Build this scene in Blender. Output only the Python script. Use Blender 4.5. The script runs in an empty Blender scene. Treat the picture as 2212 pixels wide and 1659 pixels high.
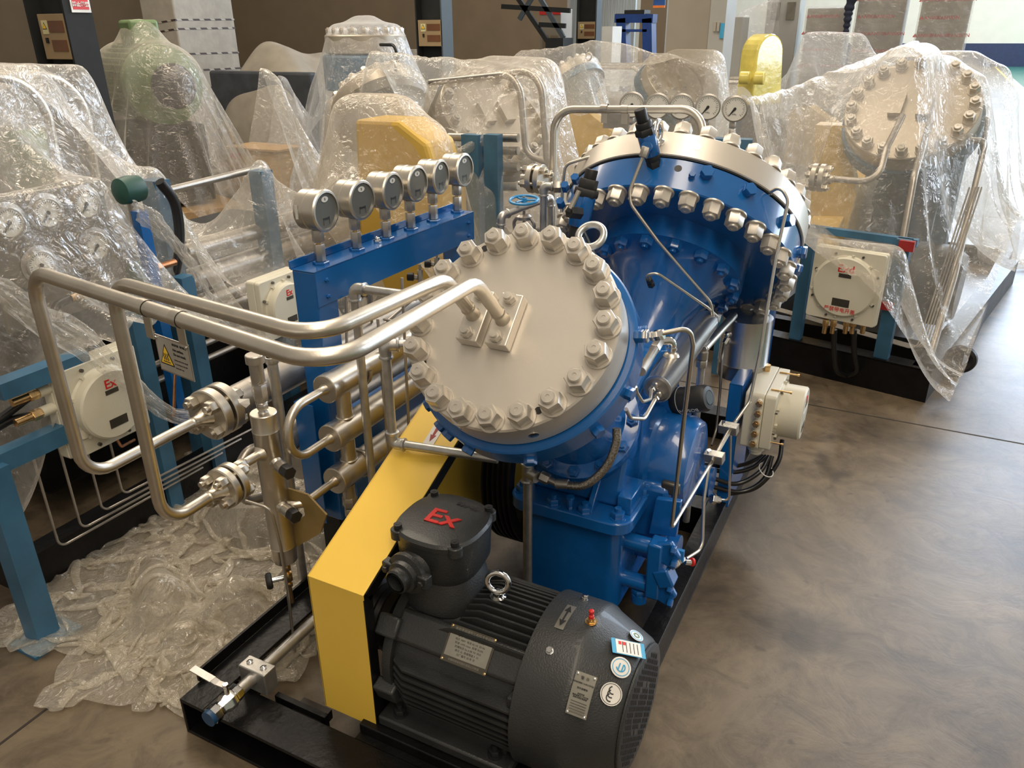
import bpy, bmesh, math, random
import numpy as np
from mathutils import Vector, Matrix, Euler
V = Vector
PI = math.pi
S2 = math.sqrt(.5)
scn = bpy.context.scene
col = scn.collection
random.seed(7)

# ---------------------------------------------------------------- camera
YAW, PITCH, ROLL, FPX = -0.475433, 0.423775, -0.0074554, 1698.0
CAM = V((0, 0, 1.75))
fw = V((math.sin(YAW)*math.cos(PITCH), math.cos(YAW)*math.cos(PITCH), -math.sin(PITCH)))
r0 = V((math.cos(YAW), -math.sin(YAW), 0)); u0 = r0.cross(fw)
rt = r0*math.cos(ROLL)+u0*math.sin(ROLL); up = -r0*math.sin(ROLL)+u0*math.cos(ROLL)
cd = bpy.data.cameras.new('camera'); cam = bpy.data.objects.new('camera', cd); col.objects.link(cam)
cd.sensor_width = 36; cd.lens = FPX/2212*36; cd.clip_start = .02; cd.clip_end = 200
m = Matrix((rt, up, -fw)).transposed().to_4x4(); m.translation = CAM
cam.matrix_world = m
scn.camera = cam
def at(px, py, **k):
    """point seen at photo pixel (px,py) on the world plane x=, y= or z="""
    d = fw+rt*((px-1106)/FPX)-up*((py-829.5)/FPX)
    (a, v), = k.items(); i = 'xyz'.index(a)
    return CAM+d*((v-CAM[i])/d[i])
def atp(px, py, c, n):
    d = fw+rt*((px-1106)/FPX)-up*((py-829.5)/FPX)
    return CAM+d*((V(c)-CAM).dot(n)/d.dot(n))

# ---------------------------------------------------------------- view, world, lights
scn.view_settings.view_transform = 'Standard'
scn.view_settings.look = 'None'
scn.view_settings.gamma = 1
scn.view_settings.use_curve_mapping = False
scn.view_settings.exposure = 0.50
try:
    scn.cycles.transparent_max_bounces = 32
    scn.cycles.max_bounces = 8
except Exception: pass
w = bpy.data.worlds.new('world'); scn.world = w; w.use_nodes = True
nt = w.node_tree
bg = nt.nodes['Background']; bg.inputs[0].default_value = (1.0, .90, .76, 1); bg.inputs[1].default_value = .30
def area(name, loc, target, sx, sy, power, colr):
    l = bpy.data.lights.new(name, 'AREA'); l.shape = 'RECTANGLE'; l.size = sx; l.size_y = sy
    l.energy = power; l.color = colr
    o = bpy.data.objects.new(name, l); col.objects.link(o); o.location = loc
    o.rotation_euler = (V(target)-V(loc)).to_track_quat('-Z', 'Y').to_euler()
    return o
# skylight strips in the hall roof and the big daylit doorway far to the right
WARM = (1.0, .86, .68); COOL = (.72, .84, 1.0)
area('skylight_near', (1.2, -.6, 6.5), (-1.0, 2.2, 0), 1.2, 7, 210, WARM)
area('skylight_middle', (-4.5, 4.5, 7), (-2.0, 3.5, 0), 1.4, 10, 330, WARM)
area('skylight_far', (0, 12, 7.5), (-2, 8, 0), 10, 2.0, 420, (1, .93, .84))
area('daylit_doorway', (9.5, 13, 3.4), (-1, 4.5, .6), 5.5, 5.0, 650, COOL)
area('clerestory_windows', (4.5, 44, 12.5), (1.2, 5, 0), 17, 12, 9000, (.66, .80, 1.0))
area('back_wall_fill', (2, 30, 7.6), (1, 46, 1.5), 14, 3, 1500, (1, .98, .94))  # added fill light to brighten the white back wall, not a hall fitting
area('partition_lamps', (-8, 14, 7.6), (-8, 20, 2), 14, 2, 160, (1, .88, .7))

# ---------------------------------------------------------------- materials
MT = {}
def nodes(name):
    m = bpy.data.materials.new(name); m.use_nodes = True; MT[name] = m
    return m, m.node_tree, m.node_tree.nodes['Principled BSDF']
def mat(name, c, rough=.5, metal=0, var=.12, scale=8, bump=0, bscale=60, coat=0, spec=.5, stretch=None, c2=None, aniso=0):
    m, t, b = nodes(name); N = t.nodes; L = t.links
    tc = N.new('ShaderNodeTexCoord'); mp = N.new('ShaderNodeMapping'); L.new(tc.outputs['Object'], mp.inputs[0])
    if stretch: mp.inputs['Scale'].default_value = stretch
    nz = N.new('ShaderNodeTexNoise'); nz.inputs['Scale'].default_value = scale; nz.inputs['Detail'].default_value = 6
    L.new(mp.outputs[0], nz.inputs[0])
    rp = N.new('ShaderNodeValToRGB'); L.new(nz.outputs[0], rp.inputs[0])
    a = c2 if c2 else tuple(x*(1-var) for x in c); bb = c if c2 else tuple(min(1, x*(1+var)) for x in c)
    rp.color_ramp.elements[0].color = (*a, 1); rp.color_ramp.elements[1].color = (*bb, 1)
    rp.color_ramp.elements[0].position = .35; rp.color_ramp.elements[1].position = .65
    L.new(rp.outputs[0], b.inputs['Base Color'])
    mr = N.new('ShaderNodeMapRange'); mr.inputs['To Min'].default_value = max(.02, rough*.85); mr.inputs['To Max'].default_value = min(1, rough*1.18)
    L.new(nz.outputs[0], mr.inputs[0]); L.new(mr.outputs[0], b.inputs['Roughness'])
    b.inputs['Metallic'].default_value = metal; b.inputs['Coat Weight'].default_value = coat
    b.inputs['Coat Roughness'].default_value = .08; b.inputs['Specular IOR Level'].default_value = spec
    if bump:
        n2 = N.new('ShaderNodeTexNoise'); n2.inputs['Scale'].default_value = bscale; n2.inputs['Detail'].default_value = 4
        L.new(mp.outputs[0], n2.inputs[0])
        bp = N.new('ShaderNodeBump'); bp.inputs['Strength'].default_value = bump; bp.inputs['Distance'].default_value = .004
        L.new(n2.outputs[0], bp.inputs['Height']); L.new(bp.outputs[0], b.inputs['Normal'])
    return m
mat('silver', (.60, .555, .49), .36, .55, .03, 3, .04, 500)
mat('silver_rim', (.52, .49, .45), .30, .75, .04, 4, .03, 400)
mat('nut', (.58, .54, .48), .40, .6, .10, 30)
mat('steel', (.60, .555, .48), .36, 1, .07, 12, .05, 200)
mat('steel_dull', (.42, .39, .35), .38, .9, .12, 14, .1, 150)
mat('steel_dark', (.20, .185, .165), .35, .9, .2, 20)
mat('galv', (.46, .45, .43), .36, .85, .14, 30, .1, 120)
mat('tank_steel', (.50, .50, .50), .25, .95, .06, 6)
mat('chrome', (.75, .74, .72), .12, 1, .05, 20)
mat('brass', (.62, .42, .20), .28, 1, .15, 30)
mat('copper', (.55, .26, .13), .3, 1, .15, 30)
mat('blue', (.005, .098, .325), .22, 0, .10, 5, .06, 40, coat=.5)
mat('blue_cast', (.006, .105, .36), .26, 0, .14, 7, .35, 22, coat=.6)
mat('blue_old', (.035, .115, .20), .4, 0, .2, 6)
mat('blue_light', (.03, .25, .55), .3, 0, .1, 6)
mat('yellow', (.80, .53, .075), .38, 0, .05, 3, coat=.15)
mat('yellow_old', (.62, .40, .07), .45, 0, .08, 3)
mat('motor', (.024, .026, .0265), .42, 0, .14, 9, .3, 260, coat=.1)
mat('motor_green', (.13, .20, .085), .5, 0, .1, 8)
mat('black_paint', (.004, .004, .0045), .36, 0, .3, 12, .4, 50, spec=.28)
mat('rubber', (.012, .012, .012), .5, 0, .2, 20)
mat('black_iron', (.02, .02, .022), .42, .3, .2, 20)
mat('cable', (.008, .008, .009), .3, 0, .2, 10)
mat('exbox', (.60, .57, .46), .42, 0, .03, 6, .1, 200)
mat('white_paint', (.68, .67, .62), .5, 0, .04, 4)
mat('red', (.60, .02, .015), .45, 0, .08, 10)
mat('red_dark', (.28, .01, .012), .5)
mat('orange', (.75, .19, .03), .5)
mat('dial', (.66, .65, .60), .35, 0, .02, 10)
mat('glass_grey', (.125, .13, .122), .16, 0, .06, 10, coat=.6)
mat('badge', (.62, .62, .58), .4)
mat('plate', (.36, .34, .29), .35, .8, .1, 20)
mat('plate_dark', (.10, .09, .07), .4, .7, .1, 20)
mat('ink', (.012, .012, .012), .5)
mat('sign_white', (.72, .70, .66), .45)
mat('sign_blue', (.02, .20, .50), .4)
mat('sign_yellow', (.85, .55, .04), .5)
mat('wood', (.42, .27, .13), .6, 0, .15, 5, stretch=(1, 12, 12))
mat('carton', (.30, .21, .12), .7)
mat('column', (.026, .028, .028), .75, 0, .12, 6, spec=.2)
mat('column_blue', (.06, .08, .095), .7, 0, .1, 6)
mat('panel_steel', (.21, .195, .165), .34, .75, .12, 10)
mat('cabinet_grey', (.36, .36, .34), .45, 0, .03, 4)
mat('cabinet_tan', (.29, .26, .215), .5, 0, .04, 4)
mat('foil', (.55, .50, .43), .3, .5, .2, 14, .8, 25)
mat('sticker_blue', (.05, .32, .55), .35)
mat('hose', (.30, .27, .23), .35, .9, .5, 260)
mat('dark_cloth', (.02, .025, .05), .8)
mat('skin', (.45, .26, .18), .5)
mat('tarp', (.30, .27, .22), .6, 0, .12, 4, .6, 12)
mat('tarp_dark', (.045, .05, .06), .6, 0, .2, 6, .5, 14)
mat('sign_grey', (.40, .38, .34), .4, .3)
mat('bracket', (.22, .15, .05), .5)
mat('cap_blue', (.01, .05, .12), .4)
mat('chain', (.06, .055, .05), .35, .9)

def film(name, tint, alpha, rough=.17, wr=1.0, ws=9, trl=.5, gloss=.30):
    """clear polythene: mostly see-through, milky where seen edge-on, wrinkled gloss"""
    m = bpy.data.materials.new(name); m.use_nodes = True; MT[name] = m
    t = m.node_tree; N = t.nodes; L = t.links; N.clear()
    out = N.new('ShaderNodeOutputMaterial'); tc = N.new('ShaderNodeTexCoord')
    def noise(sc, det, st=None, dist=0):
        mp = N.new('ShaderNodeMapping'); L.new(tc.outputs['Object'], mp.inputs[0])
        if st: mp.inputs['Scale'].default_value = st
        n = N.new('ShaderNodeTexNoise'); n.inputs['Scale'].default_value = sc; n.inputs['Detail'].default_value = det
        n.inputs['Distortion'].default_value = dist
        L.new(mp.outputs[0], n.inputs[0]); return n
    a = noise(ws, 5, dist=1.2)
    v = N.new('ShaderNodeTexVoronoi'); v.feature = 'DISTANCE_TO_EDGE'; v.inputs['Scale'].default_value = ws*1.6
    mpx = N.new('ShaderNodeMapping'); L.new(tc.outputs['Object'], mpx.inputs[0])
    add0 = N.new('ShaderNodeMixRGB'); add0.inputs[0].default_value = .16
    L.new(mpx.outputs[0], add0.inputs[1]); L.new(a.outputs[1], add0.inputs[2]); L.new(add0.outputs[0], v.inputs[0])
    b1 = N.new('ShaderNodeBump'); b1.inputs['Strength'].default_value = .8*wr; b1.inputs['Distance'].default_value = .05
    L.new(a.outputs[0], b1.inputs['Height'])
    mm = N.new('ShaderNodeMath'); mm.operation = 'MINIMUM'; mm.inputs[1].default_value = .12; L.new(v.outputs[0], mm.inputs[0])
    b2 = N.new('ShaderNodeBump'); b2.inputs['Strength'].default_value = .75*wr; b2.inputs['Distance'].default_value = .06
    L.new(mm.outputs[0], b2.inputs['Height']); L.new(b1.outputs[0], b2.inputs['Normal'])
    tr = N.new('ShaderNodeBsdfTransparent'); tr.inputs[0].default_value = (.97, .96, .94, 1)
    gl = N.new('ShaderNodeBsdfGlossy'); gl.inputs['Roughness'].default_value = rough; gl.inputs[0].default_value = (1, .99, .97, 1)
    L.new(b2.outputs[0], gl.inputs['Normal'])
    df = N.new('ShaderNodeBsdfDiffuse'); df.inputs[0].default_value = (*tint, 1)
    tl = N.new('ShaderNodeBsdfTranslucent'); tl.inputs[0].default_value = (*tint, 1)
    mx = N.new('ShaderNodeMixShader'); mx.inputs[0].default_value = trl; L.new(df.outputs[0], mx.inputs[1]); L.new(tl.outputs[0], mx.inputs[2])
    lw = N.new('ShaderNodeLayerWeight'); lw.inputs[0].default_value = .35
    # milkiness = alpha + facing term + cloudy variation
    mr = N.new('ShaderNodeMapRange'); mr.inputs['To Min'].default_value = alpha*.55; mr.inputs['To Max'].default_value = alpha*1.5
    n3 = noise(2.2, 4); L.new(n3.outputs[0], mr.inputs[0])
    fm = N.new('ShaderNodeMath'); fm.operation = 'MULTIPLY'; fm.inputs[1].default_value = .55; L.new(lw.outputs['Facing'], fm.inputs[0])
    fp = N.new('ShaderNodeMath'); fp.operation = 'MULTIPLY'; L.new(fm.outputs[0], fp.inputs[0]); L.new(lw.outputs['Facing'], fp.inputs[1])
    ad = N.new('ShaderNodeMath'); ad.operation = 'ADD'; ad.use_clamp = True; L.new(mr.outputs[0], ad.inputs[0]); L.new(fp.outputs[0], ad.inputs[1])
    m1 = N.new('ShaderNodeMixShader'); L.new(ad.outputs[0], m1.inputs[0]); L.new(tr.outputs[0], m1.inputs[1]); L.new(mx.outputs[0], m1.inputs[2])
    lf = N.new('ShaderNodeLayerWeight'); lf.inputs[0].default_value = .30; L.new(b2.outputs[0], lf.inputs['Normal'])
    fr = N.new('ShaderNodeMapRange'); fr.inputs['To Min'].default_value = .03; fr.inputs['To Max'].default_value = gloss
    L.new(lf.outputs['Facing'], fr.inputs[0])
    m2 = N.new('ShaderNodeMixShader'); L.new(fr.outputs[0], m2.inputs[0]); L.new(m1.outputs[0], m2.inputs[1]); L.new(gl.outputs[0], m2.inputs[2])
    L.new(m2.outputs[0], out.inputs[0]); return m
film('film', (.80, .76, .69), .22, wr=.8, ws=9)
film('film_warm', (.78, .72, .62), .20, wr=.8, ws=9)
film('film_cool', (.82, .83, .84), .24, wr=.8, ws=9)
film('film_dense', (.72, .68, .60), .62, wr=1.1)
film('film_pile', (.78, .72, .60), .30, ws=11, wr=.9, gloss=.50, rough=.14)

# ---------------------------------------------------------------- mesh builder
def frame_of(axis):
    a = V(axis).normalized()
    h = V((0, 0, 1)) if abs(a.z) < .9 else V((1, 0, 0))
    e1 = h.cross(a).normalized(); e2 = a.cross(e1)
    return e1, e2, a
class MB:
    def __init__(s): s.v = []; s.f = []
    def add(s, vs, fs):
        o = len(s.v); s.v += [tuple(v) for v in vs]; s.f += [tuple(o+i for i in f) for f in fs]; return s
    def box(s, lo, hi):
        (a, b, c), (d, e, f) = lo, hi
        return s.add([(a,b,c),(d,b,c),(d,e,c),(a,e,c),(a,b,f),(d,b,f),(d,e,f),(a,e,f)],
            [(0,3,2,1),(4,5,6,7),(0,1,5,4),(1,2,6,5),(2,3,7,6),(3,0,4,7)])
    def obox(s, c, e1, e2, e3, a, b, d):
        c = V(c); e1 = V(e1).normalized()*a; e2 = V(e2).normalized()*b; e3 = V(e3).normalized()*d
        P = [c+e1*i+e2*j+e3*k for k in (-1, 1) for i, j in ((-1,-1),(1,-1),(1,1),(-1,1))]
        F = [(0,3,2,1),(4,5,6,7),(0,1,5,4),(1,2,6,5),(2,3,7,6),(3,0,4,7)]
        if e1.cross(e2).dot(e3) < 0: F = [f[::-1] for f in F]
        return s.add(P, F)
    def beam(s, p, q, w, h, upv=(0, 0, 1)):
        p = V(p); q = V(q); d = (q-p).normalized(); sd = d.cross(V(upv)).normalized(); u = sd.cross(d)
        return s.obox((p+q)/2, d, sd, u, (q-p).length/2, w/2, h/2)
    def lathe(s, c, axis, prof, n=32, caps=True, ang=0, sx=1):
        """prof: list of (radius, distance along axis)"""
        e1, e2, a = frame_of(axis); c = V(c); R = []; vs = []; fs = []
        for r, t in prof:
            R.append(len(vs))
            for i in range(n):
                th = ang+2*PI*i/n; vs.append(c+a*t+(e1*math.cos(th)*sx+e2*math.sin(th))*r)
        for k in range(len(prof)-1):
            A, B = R[k], R[k+1]
            for i in range(n):
                j = (i+1) % n; fs.append((A+i, A+j, B+j, B+i))
        if caps:
            fs.append(tuple(R[0]+i for i in range(n))[::-1]); fs.append(tuple(R[-1]+i for i in range(n)))
        return s.add(vs, fs)
    def cyl(s, p, q, r, r2=None, n=24):
        p = V(p); q = V(q); d = q-p
        return s.lathe(p, d, [(r, 0), (r if r2 is None else r2, d.length)], n)
    def hexp(s, p, q, af, ang=0):
        p = V(p); q = V(q); d = q-p; L = d.length; r = af/2/math.cos(PI/6); c = min(L*.2, r*.12)
        return s.lathe(p, d, [(r*.93, 0), (r, c), (r, L-c), (r*.93, L)], 6, ang=ang)
    def tube(s, pts, r, n=14, caps=True):
        pts = [V(p) for p in pts]; T = []
        for i in range(len(pts)):
            a = pts[max(0, i-1)]; b = pts[min(len(pts)-1, i+1)]; T.append((b-a).normalized())
        e1, e2, _ = frame_of(T[0]); vs = []; fs = []
        for i, p in enumerate(pts):
            if i:
                e1 = (e1-T[i]*e1.dot(T[i])).normalized()
            e2 = T[i].cross(e1); rr = r[i] if isinstance(r, (list, tuple)) else r
            for k in range(n):
                th = 2*PI*k/n; vs.append(p+(e1*math.cos(th)+e2*math.sin(th))*rr)
        for i in range(len(pts)-1):
            for k in range(n):
                j = (k+1) % n; fs.append((i*n+k, i*n+j, (i+1)*n+j, (i+1)*n+k))
        if caps: fs.append(tuple(range(n))[::-1]); fs.append(tuple((len(pts)-1)*n+k for k in range(n)))
        return s.add(vs, fs)
    def pipe(s, pts, r, br=None, n=14):
        return s.tube(fillet(pts, br if br else r*3), r, n)
    def torus(s, c, axis, R, r, n=32, k=10, a0=0, a1=2*PI):
        e1, e2, a = frame_of(axis); c = V(c)
        full = abs(a1-a0-2*PI) < 1e-6; cnt = n if full else n+1
        vs = []; fs = []
        for i in range(cnt):
            th = a0+(a1-a0)*i/n; d = e1*math.cos(th)+e2*math.sin(th)
            for j in range(k):
                ph = 2*PI*j/k; vs.append(c+d*(R+r*math.cos(ph))+a*(r*math.sin(ph)))
        for i in range(n):
            i2 = (i+1) % cnt
            for j in range(k):
                j2 = (j+1) % k; fs.append((i*k+j, i2*k+j, i2*k+j2, i*k+j2))
        return s.add(vs, fs)
    def sphere(s, c, r, n=16, sz=1):
        prof = [(max(1e-4, r*math.sin(PI*i/8)), -r*sz*math.cos(PI*i/8)) for i in range(9)]
        return s.lathe(c, (0, 0, 1), prof, n)
    def prism(s, poly, e1, e2, o, h):
        """polygon (u,v) in frame e1,e2 at o, extruded by vector h"""
        e1 = V(e1); e2 = V(e2); o = V(o); h = V(h); n = len(poly)
        A = [o+e1*u+e2*v for u, v in poly]; B = [p+h for p in A]
        fs = [tuple(range(n))[::-1], tuple(range(n, 2*n))]+[(i, (i+1) % n, n+(i+1) % n, n+i) for i in range(n)]
        if e1.cross(e2).dot(h) < 0: fs = [f[::-1] for f in fs]
        return s.add(A+B, fs)
    def build(s, name, m, parent=None, bevel=0, smooth=True, ang=38, **tagd):
        me = bpy.data.meshes.new(name)
        loc = V((0, 0, 0))
        pp = parent
        while pp is not None: loc = loc+pp.location; pp = pp.parent
        me.from_pydata([tuple(V(v)-loc) for v in s.v], [], s.f); me.update()
        if smooth:
            me.polygons.foreach_set('use_smooth', [True]*len(me.polygons))
            me.set_sharp_from_angle(angle=math.radians(ang))
        if m: me.materials.append(MT[m] if isinstance(m, str) else m)
        o = bpy.data.objects.new(name, me); col.objects.link(o)
        if parent is not None: o.parent = parent
        if bevel:
            b = o.modifiers.new('b', 'BEVEL'); b.width = bevel; b.segments = 2; b.limit_method = 'ANGLE'; b.angle_limit = .6
        if tagd: tag(o, **tagd)
        return o
def fillet(pts, br):
    pts = [V(p) for p in pts]; out = [pts[0]]
    for i in range(1, len(pts)-1):
        a, b, c = pts[i-1], pts[i], pts[i+1]
        u = (a-b); v = (c-b); lu, lv = u.length, v.length
        if lu < 1e-6 or lv < 1e-6: continue
        u /= lu; v /= lv; an = u.angle(v, PI)
        if an > PI-.05: out.append(b); continue
        t = min(br/math.tan(an/2), lu*.48, lv*.48); R = t*math.tan(an/2)
        ctr = b+(u+v).normalized()*(R/math.sin(an/2))
        p0 = b+u*t-ctr; p1 = b+v*t-ctr; tot = p0.angle(p1); n = max(3, int(tot/.2))
        for k in range(n+1):
            f = k/n; out.append(ctr+(p0*math.sin((1-f)*tot)+p1*math.sin(f*tot))/math.sin(tot))
    out.append(pts[-1]); return out
def tag(o, label=None, cat=None, group=None, kind=None):
    if label: o['label'] = label
    if cat: o['category'] = cat
    if group: o['group'] = group
    if kind: o['kind'] = kind
    return o
def thing(name, loc, label, cat, group=None):
    o = bpy.data.objects.new(name, None); col.objects.link(o); o.location = loc; o.empty_display_size = .05
    return tag(o, label, cat, group)
def inst(src, name, mw, parent=None):
    """linked copy of a single mesh object placed by a world matrix"""
    o = src.copy(); o.name = name; col.objects.link(o)
    loc = V((0, 0, 0)); pp = parent
    while pp is not None: loc = loc+pp.location; pp = pp.parent
    o.parent = parent; mm = mw.copy(); mm.translation = mm.translation-loc
    o.matrix_basis = mm; return o
def kids(o): return [c for c in bpy.data.objects if c.parent == o]
def dup(root, loc, rot=None, label=None, group=None, scale=None):
    def rec(o, par):
        c = o.copy(); col.objects.link(c); c.parent = par
        for ch in kids(o) if par is None or True else []: rec(ch, c)
        return c
    r = rec(root, None); r.location = loc
    if rot is not None: r.rotation_euler = rot
    if scale: r.scale = (scale,)*3
    if label: r['label'] = label
    if group: r['group'] = group
    return r
def axm(c, axis, xdir=None):
    e1, e2, a = frame_of(axis)
    if xdir is not None:
        e1 = (V(xdir)-a*V(xdir).dot(a)).normalized(); e2 = a.cross(e1)
    mm = Matrix((e1, e2, a)).transposed().to_4x4(); mm.translation = V(c); return mm
def text(name, s, size, mw, m, parent=None, ext=.0006, bold=0, sx=1.0, align='CENTER'):
    cu = bpy.data.curves.new(name, 'FONT'); cu.body = s; cu.size = size; cu.extrude = ext; cu.offset = bold
    cu.align_x = align; cu.align_y = 'CENTER'; cu.resolution_u = 3
    o = bpy.data.objects.new(name, cu); col.objects.link(o)
    dg = bpy.context.evaluated_depsgraph_get(); me = bpy.data.meshes.new_from_object(o.evaluated_get(dg))
    bpy.data.objects.remove(o); me.materials.clear(); me.materials.append(MT[m])
    o = bpy.data.objects.new(name, me); col.objects.link(o)
    loc = V((0, 0, 0)); pp = parent
    while pp is not None: loc = loc+pp.location; pp = pp.parent
    o.parent = parent; mm = mw.copy(); mm.translation = mm.translation-loc
    o.matrix_basis = mm @ Matrix.Diagonal((sx, 1, 1, 1)); return o
def rrect(w, h, r, n=5):
    P = []
    for cx, cy, a0 in ((w-r, h-r, 0), (-w+r, h-r, PI/2), (-w+r, -h+r, PI), (w-r, -h+r, 1.5*PI)):
        for i in range(n+1):
            a = a0+PI/2*i/n; P.append((cx+r*math.cos(a), cy+r*math.sin(a)))
    return P
X, Y, Z = V((1, 0, 0)), V((0, 1, 0)), V((0, 0, 1))

# ---------------------------------------------------------------- the hall
def concrete():
    m, t, b = nodes('concrete'); N = t.nodes; L = t.links
    tc = N.new('ShaderNodeTexCoord')
    def nz(s, d, r=.6, dist=0):
        n = N.new('ShaderNodeTexNoise'); n.inputs['Scale'].default_value = s; n.inputs['Detail'].default_value = d
        n.inputs['Roughness'].default_value = r; n.inputs['Distortion'].default_value = dist
        L.new(tc.outputs['Object'], n.inputs[0]); return n
    a = nz(1.1, 9, .68, .6); c = nz(5.5, 8, .7, 1.5); d = nz(.35, 4)
    r1 = N.new('ShaderNodeValToRGB'); L.new(a.outputs[0], r1.inputs[0])
    e = r1.color_ramp.elements; e[0].position = .38; e[0].color = (.048, .034, .021, 1); e[1].position = .64; e[1].color = (.175, .134, .086, 1)
    r2 = N.new('ShaderNodeValToRGB'); L.new(c.outputs[0], r2.inputs[0])
    e = r2.color_ramp.elements; e[0].position = .30; e[0].color = (.38, .36, .34, 1); e[1].position = .55; e[1].color = (1, 1, 1, 1)
    mx = N.new('ShaderNodeMixRGB'); mx.blend_type = 'MULTIPLY'; mx.inputs[0].default_value = .75
    L.new(r1.outputs[0], mx.inputs[1]); L.new(r2.outputs[0], mx.inputs[2])
    s3 = nz(2.6, 3, .5, .3); r3 = N.new('ShaderNodeValToRGB'); L.new(s3.outputs[0], r3.inputs[0])
    e = r3.color_ramp.elements; e[0].position = .28; e[0].color = (.30, .28, .26, 1); e[1].position = .36; e[1].color = (1, 1, 1, 1)
    s4 = nz(14, 2, .5, .2); r4 = N.new('ShaderNodeValToRGB'); L.new(s4.outputs[0], r4.inputs[0])
    e = r4.color_ramp.elements; e[0].position = .24; e[0].color = (.45, .42, .40, 1); e[1].position = .33; e[1].color = (1, 1, 1, 1)
    m3 = N.new('ShaderNodeMixRGB'); m3.blend_type = 'MULTIPLY'; m3.inputs[0].default_value = .7; L.new(mx.outputs[0], m3.inputs[1]); L.new(r3.outputs[0], m3.inputs[2])
    m4 = N.new('ShaderNodeMixRGB'); m4.blend_type = 'MULTIPLY'; m4.inputs[0].default_value = .8; L.new(m3.outputs[0], m4.inputs[1]); L.new(r4.outputs[0], m4.inputs[2])
    L.new(m4.outputs[0], b.inputs['Base Color'])
    mr = N.new('ShaderNodeMapRange'); mr.inputs['To Min'].default_value = .22; mr.inputs['To Max'].default_value = .62
    L.new(d.outputs[0], mr.inputs[0]); L.new(mr.outputs[0], b.inputs['Roughness'])
    bp = N.new('ShaderNodeBump'); bp.inputs['Strength'].default_value = .12; bp.inputs['Distance'].default_value = .01
    L.new(c.outputs[0], bp.inputs['Height']); L.new(bp.outputs[0], b.inputs['Normal'])
concrete()
mat('green_floor', (.03, .13, .09), .2, 0, .15, 2)
mat('line_yellow', (.70, .50, .08), .4)
mat('joint', (.025, .02, .016), .8)
mat('wall_tan', (.23, .175, .115), .7, 0, .05, 2)
mat('wall_white', (.78, .80, .72), .7, 0, .03, 2)
mat('wall_navy', (.012, .03, .10), .5)
mat('roof_paint', (.30, .29, .27), .8)
mat('pvc_strip', (.55, .62, .66), .35, 0, .25, 3, stretch=(14, 1, .3))
def st(name, mb, m, **k):
    o = mb.build(name, m, None, smooth=False, **k); o['kind'] = 'structure'; return o
st('floor', MB().box((-22, -6, -.2), (14, 46, 0)), 'concrete')
# cut joints in the slab
jz = .0012
for i, (a, b) in enumerate([((-1.944, -4, 0), (-1.936, 22, jz)), ((-22, 3.885, 0), (14, 3.893, jz)), ((2.2, -4, 0), (2.208, 22, jz)),
                            ((-22, 9.2, 0), (14, 9.208, jz)), ((-22, -.6, 0), (14, -.592, jz)), ((-6.2, -4, 0), (-6.192, 22, jz))]):
    st('trim_%d' % (i+1), MB().box(a, b), 'joint')
YB = 46.0
st('wall_back', MB().box((-22, YB, 0), (14, YB+.3, 8)), 'wall_white')
st('wall_left', MB().box((-22.3, -6, 0), (-22, YB, 8)), 'wall_tan')
st('wall_right', MB().box((14, 20, 0), (14.3, YB, 8)), 'wall_white')

# ---------------------------------------------------------------- skid
ZS = .12
sk = thing('skid_frame', (-.95, 1.0, 0), 'black painted steel channel skid under the uncovered blue compressor', 'frame')
def channel(name, lo, hi, ax, face):
    """C channel: web + two flanges, running along axis ax; face=+1/-1 side where it opens"""
    mb = MB(); (x0, y0, z0), (x1, y1, z1) = lo, hi; t = .010
    mb.box((x0, y0, z1-t), (x1, y1, z1)); mb.box((x0, y0, z0), (x1, y1, z0+t))
    if ax == 'y':
        xx = x0 if face > 0 else x1-t; mb.box((xx, y0, z0+t), (xx+t, y1, z1-t))
    else:
        yy = y0 if face > 0 else y1-t; mb.box((x0, yy, z0+t), (x1, yy+t, z1-t))
    return mb.build(name, 'black_paint', sk, bevel=.002, smooth=False)
channel('side_rail', (-1.52, .99, .0), (-1.435, 3.42, ZS), 'y', 1)
channel('side_rail', (-.50, .99, .0), (-.435, 3.42, ZS), 'y', -1)
channel('cross_rail', (-1.435, .99, .0), (-.50, 1.10, ZS), 'x', -1)
channel('cross_rail', (-1.435, 3.32, .0), (-.50, 3.42, ZS), 'x', 1)
channel('cross_rail', (-1.435, 1.60, .0), (-.50, 1.70, ZS-.002), 'x', 1)
channel('cross_rail', (-1.435, 2.52, .0), (-.50, 2.62, ZS-.002), 'x', 1)
MB().box((-1.527, 1.06, ZS), (-1.519, 3.4, ZS+.035)).build('edge_angle', 'black_paint', sk, smooth=False)
MB().box((-1.02, 1.10, ZS-.012), (-.60, 1.60, ZS)).build('motor_base_plate', 'black_paint', sk, smooth=False)
MB().box((-1.02, 1.12, ZS), (-.58, 1.26, ZS+.03)).box((-1.02, 1.40, ZS), (-.58, 1.54, ZS+.03)).build('slide_rail', 'black_paint', sk, bevel=.003, smooth=False)
MB().box((-1.30, 1.115, ZS-.045), (-1.13, 1.13, ZS)).build('stiffener_plate', 'black_paint', sk, smooth=False)
# chevron plate of the deck, dark steel seen between guard and rail
MB().box((-1.24, 1.10, ZS-.05), (-1.145, 1.16, ZS-.02)).build('tread_block', 'chain', sk, smooth=False)

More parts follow.
